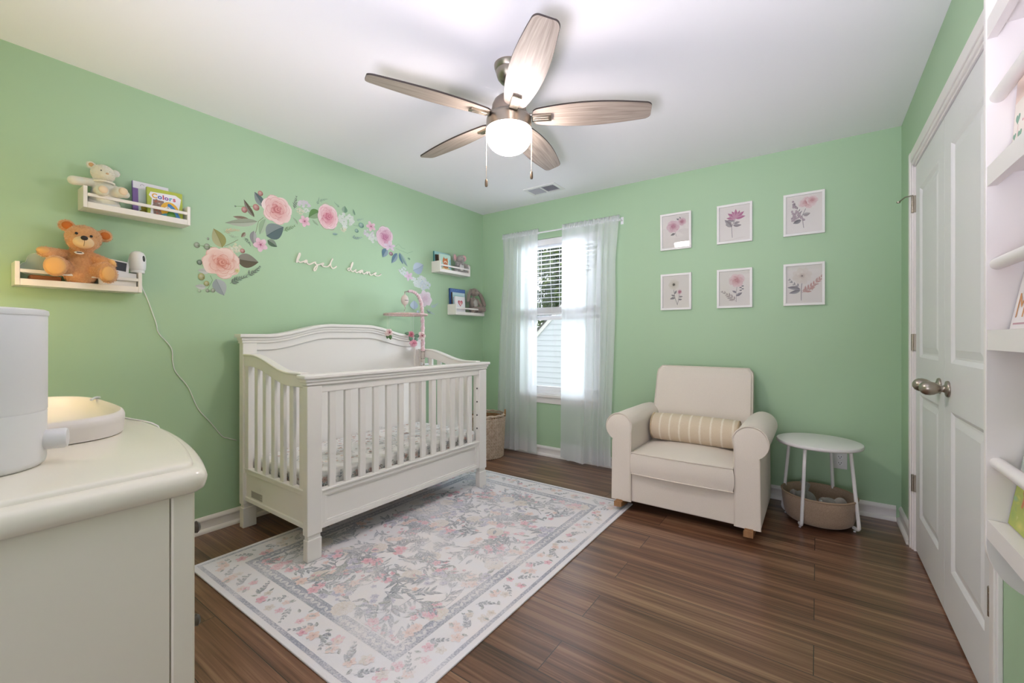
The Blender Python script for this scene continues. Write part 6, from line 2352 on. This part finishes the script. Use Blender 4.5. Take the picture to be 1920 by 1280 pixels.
GREYE = mat('elephant_grey_plush', '#a3a09a', 0.95, spec=0.05, bump=(260, 0.5, 0.002), sheen=0.4)
z = sz3
sh = [((0.072, -0.432, 1.897), (0.040, 0.040, 0.038)), ((0.060, -0.438, 1.812), (0.042, 0.048, 0.062)), ((0.058, -0.497, 1.903), (0.010, 0.038, 0.040), (0, 0, 0.3)), ((0.056, -0.372, 1.912), (0.010, 0.034, 0.038), (0, 0, -0.3)),
      ('t', (0.10, -0.44, 1.885), (0.122, -0.452, 1.855), 0.014, 0.012), ('t', (0.122, -0.452, 1.855), (0.128, -0.462, 1.838), 0.012, 0.010),
      ('t', (0.075, -0.49, 1.772), (0.096, -0.525, 1.769), 0.018, 0.018), ('t', (0.075, -0.395, 1.775), (0.092, -0.362, 1.772), 0.018, 0.018),
      ('t', (0.065, -0.405, 1.855), (0.115, -0.375, 1.832), 0.016, 0.016), ('t', (0.065, -0.475, 1.855), (0.10, -0.50, 1.835), 0.015, 0.015)]
el, o = plush('plush_elephant', 'grey plush elephant with pink ears on the upper right shelf', (0.06, -0.438, z), sh, GREYE, 0.0035)
for y, s in ((-0.499, 1), (-0.372, -1)):
    MB().ell((0.068, y, 1.905 if s > 0 else 1.913), (0.005, 0.026, 0.028), (0, 0, 0.3 * s)).build('inner_ear', mat('pink_velour', '#dcaeb0', 0.9), el, smooth=180)
MB().ell((0.099, -0.440, 1.815), (0.010, 0.030, 0.036)).build('belly_patch', mat('pale_grey_velour', '#d6d3ce', 0.9), el, smooth=180)
MB().ell((0.129, -0.373, 1.832), (0.006, 0.012, 0.012), n=12, m=8).build('foot_pad', mat('pale_grey_velour'), el, smooth=180)
for y in (-0.448, -0.415):
    MB().ell((0.108, y, 1.905), (0.003, 0.003, 0.003), n=8, m=6).build('eye', BLACK, el)

TAUPE = mat('taupe_plush', '#8f8379', 0.95, spec=0.05, bump=(260, 0.5, 0.002), sheen=0.4)
z = sz4
sh = [((0.062, -0.212, 1.592), (0.042, 0.048, 0.042)), ((0.092, -0.214, 1.580), (0.022, 0.030, 0.022)), ((0.058, -0.216, 1.475), (0.040, 0.050, 0.070)), ((0.058, -0.216, 1.425), (0.044, 0.058, 0.050)),
      ('t', (0.055, -0.165, 1.615), (0.075, -0.120, 1.560), 0.015, 0.020), ('t', (0.075, -0.120, 1.560), (0.092, -0.088, 1.468), 0.020, 0.021),
      ('t', (0.055, -0.258, 1.612), (0.066, -0.300, 1.560), 0.015, 0.018), ('t', (0.066, -0.300, 1.560), (0.072, -0.318, 1.500), 0.018, 0.016),
      ('t', (0.065, -0.170, 1.515), (0.105, -0.155, 1.455), 0.018, 0.019), ('t', (0.065, -0.262, 1.515), (0.098, -0.285, 1.46), 0.018, 0.019),
      ('t', (0.075, -0.190, 1.420), (0.142, -0.165, 1.418), 0.026, 0.030), ('t', (0.070, -0.250, 1.405), (0.090, -0.275, 1.402), 0.024, 0.024)]
bn, o = plush('plush_bunny', 'taupe plush bunny with long hanging ears on the lower right shelf', (0.06, -0.216, z), sh, TAUPE, 0.0035)
MB().ell((0.088, -0.222, 1.478), (0.014, 0.032, 0.040)).build('belly_patch', mat('silver_velour', '#b3aea6', 0.9), bn, smooth=180)
MB().ell((0.114, -0.215, 1.588), (0.004, 0.006, 0.004), n=10, m=8).build('nose', mat('pink_nose', '#c9a8a2', 0.8), bn, smooth=180)
for y in (-0.232, -0.196):
    MB().ell((0.100, y, 1.602), (0.003, 0.0035, 0.0035), n=8, m=6).build('eye', BLACK, bn)

# ------------------------------------------------------------------ baby monitor things and night light on the lower left shelf
bxz = sz2
tag(MB().box((0.020, -3.022, bxz), (0.098, -2.880, bxz + 0.083)).build('white_box', PLASTIC, bevel=0.002), 'plain white box under the monitor screen on the lower left shelf', 'box')
mon = thing('monitor_screen', 'white framed baby monitor screen leaning on the box beside the teddy bear', 'monitor', (0.06, -2.948, bxz + 0.083))
Mm = Matrix.Translation((0.066, -2.953, bxz + 0.0845)) @ Matrix.Rotation(radians(-8), 4, 'X') @ Matrix.Rotation(radians(-14), 4, 'Y')
MB().box((-0.008, -0.048, 0.0), (0.008, 0.048, 0.064), M=Mm).build('casing', PLASTIC, mon, bevel=0.004, seg=3)
MB().box((0.0078, -0.040, 0.010), (0.0086, 0.036, 0.056), M=Mm).build('screen', mat('dark_screen', '#2b2f33', 0.12), mon)
MB().tube([Mm @ Vector((-0.004, 0.042, 0.055)), Mm @ Vector((-0.012, 0.048, 0.102))], 0.0035, 8).build('antenna', PLASTIC, mon, smooth=60)
cmz = bxz + 0.0905
bc = thing('baby_camera', 'white egg shaped baby camera at the right end of the lower left shelf', 'camera', (0.062, -2.868, cmz))
Mc = Matrix.Translation((0.062, -2.868, 0)) @ Matrix.Rotation(0.62, 4, 'Z')
MB().lathe([(0.0, cmz), (0.027, cmz), (0.029, cmz + 0.004), (0.0285, cmz + 0.014), (0.0, cmz + 0.014)], 32, (0.062, -2.868, 0), cap=False).build('base', PLASTIC, bc, smooth=40)
MB().lathe([(0.0, cmz + 0.0145), (0.029, cmz + 0.0145), (0.0325, cmz + 0.022), (0.034, cmz + 0.040), (0.034, cmz + 0.072), (0.031, cmz + 0.092), (0.024, cmz + 0.105), (0.012, cmz + 0.112), (0.0, cmz + 0.114)], 36, (0.062, -2.868, 0), cap=False).build('head', PLASTIC, bc, smooth=50)
MB().ell(Mc @ Vector((0.0275, 0, cmz + 0.072)), (0.0088, 0.0098, 0.020), (0, 0, 0.62), n=16, m=12).build('lens', BLACK, bc, smooth=180)
cord_pts = [(0.045, -2.852, cmz + 0.006), (0.030, -2.846, 1.44), (0.012, -2.838, 1.400)] + [(0.006, y, zz) for y, zz in ((-2.815, 1.341), (-2.778, 1.215), (-2.767, 1.16), (-2.711, 1.078), (-2.704, 0.998), (-2.689, 0.941), (-2.632, 0.852), (-2.586, 0.728), (-2.522, 0.635), (-2.464, 0.546), (-2.43, 0.526), (-2.386, 0.505))]
cp = []
for i in range(len(cord_pts) - 1):
    a, b, c, d = [Vector(cord_pts[max(0, min(len(cord_pts) - 1, i + q))]) for q in (-1, 0, 1, 2)]
    for s in range(5):
        t = s / 5
        cp.append(0.5 * ((2 * b) + (c - a) * t + (2 * a - 5 * b + 4 * c - d) * t * t + (3 * b - a - 3 * c + d) * t ** 3))
cp.append(Vector(cord_pts[-1]))
for p in cp:
    p.x = max(p.x, 0.004)
tag(MB().tube(cp, 0.0024, 8).build('camera_cord', PLASTIC, smooth=60), 'white power cord hanging down the left wall from the baby camera to the crib', 'cord')
nl = thing('night_light', 'clear cloud shaped night light on a wooden base behind the teddy bear', 'night light', (0.05, -3.19, sz2))
MB().box((0.028, -3.242, sz2), (0.072, -3.140, sz2 + 0.040)).build('wooden_base', mat('cherry_wood', '#b5734a', 0.5, var=((20, 4, 40), '#9a5c38', 0.7)), nl, bevel=0.008, seg=3)
cl_pts = []
for (cy, cz, r, a0, a1) in ((-3.240, 1.444, 0.027, 250, 110), (-3.215, 1.483, 0.030, 160, 35), (-3.172, 1.470, 0.026, 120, 0), (-3.150, 1.440, 0.022, 60, -80)):
    for i in range(9):
        a = radians(a0 + (a1 - a0) * i / 8)
        cl_pts.append((cy + r * cos(a), cz + r * sin(a)))
ACR = bpy.data.materials.new('clear_acrylic')
ACR.use_nodes = True
_n = ACR.node_tree
_b = _n.nodes['Principled BSDF']
_b.inputs['Base Color'].default_value = (0.92, 0.97, 0.93, 1)
_b.inputs['Roughness'].default_value = 0.15
_b.inputs['Alpha'].default_value = 0.28
MB().prism(cl_pts, lambda u, v, d: (d, u, v), 0.047, 0.053).build('acrylic_cloud', ACR, nl)
ed = MB().tube([(0.050, u, v) for u, v in cl_pts], 0.0022, 6, closed=True).build('bright_edge', mat('pale_acrylic_edge', '#d9e2d2', 0.3), nl, smooth=60)

# ------------------------------------------------------------------ wall bookshelf on the right wall
KD = 0.110
KY1, KY0 = -2.105, -2.86
KX = W - KD
ks = thing('book_display_shelf', 'white wall mounted book display shelf with dowel rails on the right wall', 'bookshelf', (W, (KY0 + KY1) / 2, 0.55))
rad = KD - 0.008
prof = [(W - 0.001, 0.555)]
for i in range(13):
    a = radians(-90 - 90 * i / 12)
    prof.append((W - 0.008 + rad * cos(a), 0.665 + 0.11 * sin(a)))
for i in range(13):
    a = radians(180 - 90 * i / 12)
    prof.append((W - 0.008 + rad * cos(a), 1.985 + 0.11 * sin(a)))
prof.append((W - 0.001, 2.095))
for y in (KY1 - 0.016, KY0):
    MB().prism(prof, lambda u, v, d: (u, d, v), y, y + 0.016).build('side_panel', TRIM, ks, bevel=0.0015)
KB = [(0.720, 0.042), (1.152, 0.044), (1.523, 0.043), (1.860, 0.044)]
for zt, th in KB:
    m = MB().box((KX + 0.002, KY0 + 0.0155, zt - th), (KX + 0.018, KY1 - 0.0165, zt + 0.001)).box((KX + 0.0185, KY0 + 0.0155, zt - 0.018), (W - 0.0075, KY1 - 0.0165, zt))
    m.build('shelf_board', TRIM, ks)
MB().box((W - 0.007, KY0 + 0.0155, KB[0][0] - 0.017), (W - 0.001, KY1 - 0.0165, KB[3][0] - 0.001)).build('back_panel', TRIM, ks)
for zr in (0.852, 1.303, 1.680, 2.016):
    MB().tube([(KX + 0.019, KY0 + 0.010, zr), (KX + 0.019, KY1 - 0.010, zr)], 0.0135, 18).build('dowel_rail', TRIM, ks, smooth=60)


def Mx_right(x, y, z, lean):
    # cover faces -x, leaning back towards the wall
    return Matrix.Translation((x, y, z)) @ Matrix.Rotation(pi, 4, 'Z') @ Matrix.Rotation(-lean, 4, 'Y')


def art_top(f, w, h, M, b):
    f.poly([(.004, .004), (w - .004, .004), (w - .004, h - .004), (.004, h - .004)], lin('#e9e2e4'))
    f.poly([(.004, .004), (w - .004, .004), (w - .004, h * .30), (w * .3, h * .46), (.004, h * .52)], lin('#8fb548'))
    f.disc((w * .34, h * .26), .045, .055, lin('#6f9fd0'), lin('#5a8cc4'), wob=.2)
    f.disc((w * .40, h * .46), .030, .022, lin('#e2b184'), lin('#d69c6c'))
    for k in range(30):
        u, v = f.R.uniform(.04, .5), f.R.uniform(.60, .96)
        f.line([(w * u, h * v), (w * (u + .03), h * (v + f.R.uniform(-.03, .04)))], .0022, lin('#b98a9a'))


def art_hearts(f, w, h, M, b):
    f.poly([(.003, .003), (w - .003, .003), (w - .003, h * .58), (.003, h * .58)], lin('#efe8dc'))
    f.poly([(.003, h * .58), (w - .003, h * .58), (w - .003, h - .003), (.003, h - .003)], lin('#ecd6c6'))
    for u, v, s in ((.12, .40, .013), (.06, .24, .009), (.20, .22, .012), (.07, .08, .010), (.17, .08, .008)):
        heart(f, (w * u, h * v), s, lin('#5f9f7c'), lin('#4f8f6e'))
    f.line([(w * .12, h * .05), (w * .14, h * .34)], .002, lin('#c98a84'))
    f.disc((w * .26, h * .34), .003, .003, lin('#c04a5c'), lin('#c04a5c'), n=8)
    # face of a child framed by dark hair
    f.disc((w * .62, h * .46), w * .30, h * .22, lin('#3a2a24'), lin('#2f211c'), n=26)
    f.disc((w * .62, h * .45), w * .25, h * .175, lin('#e2a386'), lin('#d48f72'), n=24)
    for u in (.50, .76):
        f.disc((w * u, h * .45), .008, .013, lin('#f2ece6'), lin('#f2ece6'), n=14)
        f.disc((w * u, h * .45), .005, .009, lin('#2a2220'), lin('#2a2220'), n=12)
    f.line([(w * .57, h * .36), (w * .62, h * .345), (w * .68, h * .36)], .0025, lin('#9c4a44'))
    for k in range(6):
        f.line([(w * (.2 + .1 * k), h * .90), (w * (.24 + .1 * k), h * (.93 + .02 * (k % 2)))], .0018, lin('#a8a0a4'))


def art_mom(f, w, h, M, b):
    letters(f, 'I', w * .10, h * .42, .150, ['#a83a58'], squash=.9)
    heart(f, (w * .62, h * .62), .066, lin('#c8402e'), lin('#b53a3a'))
    for k in range(24):
        f.disc((w * f.R.uniform(.40, .84), h * f.R.uniform(.44, .62)), .009, .009, lin(f.R.choice(['#7a8a34', '#a89a3a', '#b8482e', '#8a9a4a'])), lin('#8a7a34'), n=9, wob=.5)
    letters(f, 'MOM', w * .07, h * .10, .078, ['#d08a34', '#b8504a', '#c0405c'], squash=.86)
    f.line([(w * .08, h * .045), (w * .9, h * .045)], .004, lin('#b98a96'))


def art_animals(f, w, h, M, b):
    f.poly([(0, 0), (w, 0), (w, h), (0, h)], lin('#dfe6dc'))
    f.poly([(0, 0), (w, 0), (w, h * .42), (0, h * .36)], lin('#a9b84a'))
    R_ = f.R
    for k in range(46):
        v = R_.uniform(.02, .42)
        f.disc((w * R_.random(), h * v), R_.uniform(.012, .035), R_.uniform(.006, .016), lin(R_.choice(['#c3c850', '#8fae4a', '#6fa06a', '#d6cf62', '#7fb79a', '#e4e0b0'])), lin('#a9b84a'), n=12, wob=.4)
    for k in range(40):
        f.disc((w * R_.uniform(0, .6), h * R_.uniform(.72, 1.0)), R_.uniform(.008, .022), R_.uniform(.008, .018), lin(R_.choice(['#8a8a4a', '#a8a850', '#6f8a5a', '#b9b070', '#5f7f52'])), lin('#8a9a58'), n=10, wob=.5)
    for k in range(14):
        f.disc((w * R_.uniform(0, 1), h * R_.uniform(.45, .62)), .03, .014, lin(R_.choice(['#b7d5d6', '#c9dcd0', '#9cc0a8'])), lin('#cfdcd2'), n=12, wob=.4)
    for (u, v, s, c) in ((.34, .30, 1.0, '#cc6a3a'), (.58, .36, 1.0, '#d07a3c'), (.42, .58, .6, '#c8703e')):
        cc = lin(c)
        f.disc((w * u, h * v), .040 * s, .024 * s, cc, mix(cc, (0, 0, 0), .25), wob=.15)
        f.disc((w * (u - .07 * s), h * (v + .085 * s)), .022 * s, .026 * s, cc, mix(cc, (0, 0, 0), .2), wob=.1)
        for k in range(3):
            f.line([(w * (u - .10 * s + .10 * k * s), h * v), (w * (u - .12 * s + .11 * k * s), h * (v - .13 * s))], .012 * s, cc, .008 * s)
        f.line([(w * (u + .12 * s), h * (v + .02)), (w * (u + .17 * s), h * (v + .08 * s))], .006 * s, mix(cc, (0, 0, 0), .3))


YB = KY1 - 0.019
book('white and green picture book with pink scribbles, on the top tier of the book shelf', 0.225, 0.290, 0.008, Mx_right(W - 0.062, YB - 0.1135, KB[3][0] + 0.002, 0.10), '#e9e2e4', '#e9e2e4', art_top, 'books on the display shelf', seed=31)
book('cream book with green hearts and a child face, second tier of the book shelf', 0.215, 0.215, 0.010, Mx_right(W - 0.068, YB - 0.1090, KB[2][0] + 0.002, 0.06), '#ecd6c6', '#ecd6c6', art_hearts, 'books on the display shelf', seed=32)
book('white book with a large heart and capital lettering, third tier of the book shelf', 0.195, 0.255, 0.010, Mx_right(W - 0.070, YB - 0.0990, KB[1][0] + 0.002, 0.17), '#ece8e6', '#e6dfe0', art_mom, 'books on the display shelf', seed=33)
book('watercolour animal picture book on the bottom tier of the book shelf', 0.235, 0.300, 0.009, Mx_right(W - 0.072, YB - 0.1190, KB[0][0] + 0.002, 0.15), '#b9c46a', '#7f9a5a', art_animals, 'books on the display shelf', seed=34)

# ------------------------------------------------------------------ outside the window
gr = MB().box((-14, 0.5, -1.2), (14, 30, -1.0))
tag(gr.build('yard', mat('grey_gravel', '#9a9894', 0.95, var=(3, '#8a8782', 0.8))), 'grey gravel yard outside below the window', 'yard')
gr_ = bpy.data.objects['yard']
gr_['kind'] = 'structure'
nh = thing('neighbor_house', 'white sided gable house seen through the window', 'house', (1.2, 4.5, -1.0))
SIDE = mat('white_vinyl_siding', '#d5d8de', 0.55)
HY_ = 4.5
# rake line rises to the right from (-2.07, 1.28) to (-1.42, 1.90)
sl = (1.902 - 1.276) / (-1.42 + 2.069)
ridge_x = 1.6


def rake_z(x):
    return 1.276 + sl * (x + 2.069) if x < ridge_x else 1.276 + sl * (2 * ridge_x - x + 2.069)


sdm = MB()
zz = -1.0
ex = 0.115
while zz < rake_z(ridge_x):
    z1 = zz + ex
    xl = max(-2.30, -2.069 + (zz + ex * 0.5 - 1.276) / sl)
    xr = 2 * ridge_x - xl
    if xr - xl > 0.1:
        sdm.add([(xl, HY_ - 0.018, zz), (xr, HY_ - 0.018, zz), (xr, HY_ - 0.002, z1), (xl, HY_ - 0.002, z1), (xl, HY_ - 0.004, zz), (xr, HY_ - 0.004, zz)], [(0, 1, 2, 3), (0, 4, 5, 1)])
    zz = z1
sdm.build('siding', SIDE, nh)
wl_ = MB()
wl_.prism([(-2.28, -1.0), (2 * ridge_x + 2.28, -1.0), (2 * ridge_x + 2.28, 1.07), (ridge_x, rake_z(ridge_x)), (-2.28, 1.07)], lambda u, v, d: (u, d, v), HY_, HY_ + 6)
wl_.build('wall', SIDE, nh)
for sg in (-1, 1):
    tm_ = MB()
    pa = [(-2.55, rake_z(-2.55)), (ridge_x, rake_z(ridge_x))]
    pts = [(x if sg < 0 else 2 * ridge_x - x, z) for x, z in pa]
    (xa, za), (xb, zb_) = pts
    tm_.prism([(xa, za + 0.02), (xb, zb_ + 0.02), (xb, zb_ - 0.09), (xa, za - 0.09)], lambda u, v, d: (u, d, v), HY_ - 0.05, HY_ - 0.02)
    tm_.build('rake_board', TRIM, nh)
    rf = MB().prism([(xa, za + 0.05), (xb, zb_ + 0.05), (xb, zb_ + 0.015), (xa, za + 0.015)], lambda u, v, d: (u, d, v), HY_ - 0.07, HY_ + 6.2)
    rf.build('roof_slope', mat('grey_shingles', '#5b5854', 0.9, bump=(30, 0.4, 0.01)), nh)

BARK = mat('tree_bark', '#4f4438', 0.9, var=(8, '#3a3128', 0.8))
LEAF = mat('tree_leaves', vcol=True, rough=0.7, spec=0.2)
TREES = [(-7.6, 9.6, 7.0, 1.35, 'light green'), (-4.3, 9.4, 7.0, 1.35, 'dense'), (-5.9, 13.2, 8.5, 1.5, 'tall'), (-9.6, 13.4, 8.5, 1.5, 'far'), (-2.1, 13.4, 8.6, 1.5, 'rear'), (-7.7, 17.2, 10.0, 1.9, 'wall'), (-3.6, 17.4, 10.5, 1.9, 'wall'), (-11.8, 17.4, 10.5, 1.9, 'wall')]
TL = ['yellow green leafy tree nearest the left window edge, beyond the house', 'dense dark green tree just left of the house gable', 'tall light green tree between and behind the two nearest trees', 'dark tree in the middle row, left of the tall light green tree', 'dark tree rising behind the roof of the house',
      'broad far tree in the middle of the rear row', 'broad far tree at the right end of the rear row', 'broad far tree at the left end of the rear row']
for i, (tx, ty, th, tr, kd_) in enumerate(TREES):
    R = random.Random(70 + i)
    t = thing('tree', TL[i], 'tree', (tx, ty, -1.0), 'trees outside the window')
    tk = MB().tube([(tx, ty, -1.0), (tx + 0.08, ty, 0.8), (tx - 0.05, ty + 0.05, 2.6), (tx + 0.1, ty, th * 0.75)], [0.16, 0.13, 0.10, 0.04], 10)
    for k in range(9):
        a, hz = R.random() * 6.28, R.uniform(0.6, th * 0.7)
        l = R.uniform(0.7, 1.5)
        tk.tube([(tx, ty, hz), (tx + l * 0.5 * cos(a), ty + l * 0.5 * sin(a), hz + 0.25), (tx + l * cos(a), ty + l * sin(a), hz + 0.35)], [0.04, 0.025, 0.01], 6)
    tk.build('trunk', BARK, t, smooth=60)
    lm = MB()
    base = lin('#5f7a34') if i in (0, 2) else lin('#43592f')
    hi = lin('#b7c26a') if i in (0, 2) else lin('#7f9450')
    for cc in range(105 if i < 5 else 150):
        a, r = R.random() * 6.28, tr * sqrt(R.random())
        cz = R.uniform(-0.2, th * 0.85)
        k = 1 - 0.55 * max(0, (cz / th))
        c = Vector((tx + r * k * cos(a), ty + r * k * sin(a), cz))
        tone = mix(base, hi, R.random() ** 1.6)
        for q in range(40):
            d = Vector((R.gauss(0, 1), R.gauss(0, 1), R.gauss(0, 0.7))) * 0.26
            p = c + d
            n = Vector((R.gauss(0, 1), R.gauss(0, 1), R.gauss(0, 1) + 0.6)).normalized()
            u = n.orthogonal().normalized()
            v = n.cross(u)
            s = R.uniform(0.07, 0.13)
            lm.add([p - u * s, p + v * s * 0.55, p + u * s, p - v * s * 0.55], [(0, 1, 2, 3)], mix(tone, base, R.uniform(0, 0.4)))
    lm.build('foliage', LEAF, t, fixn=False)
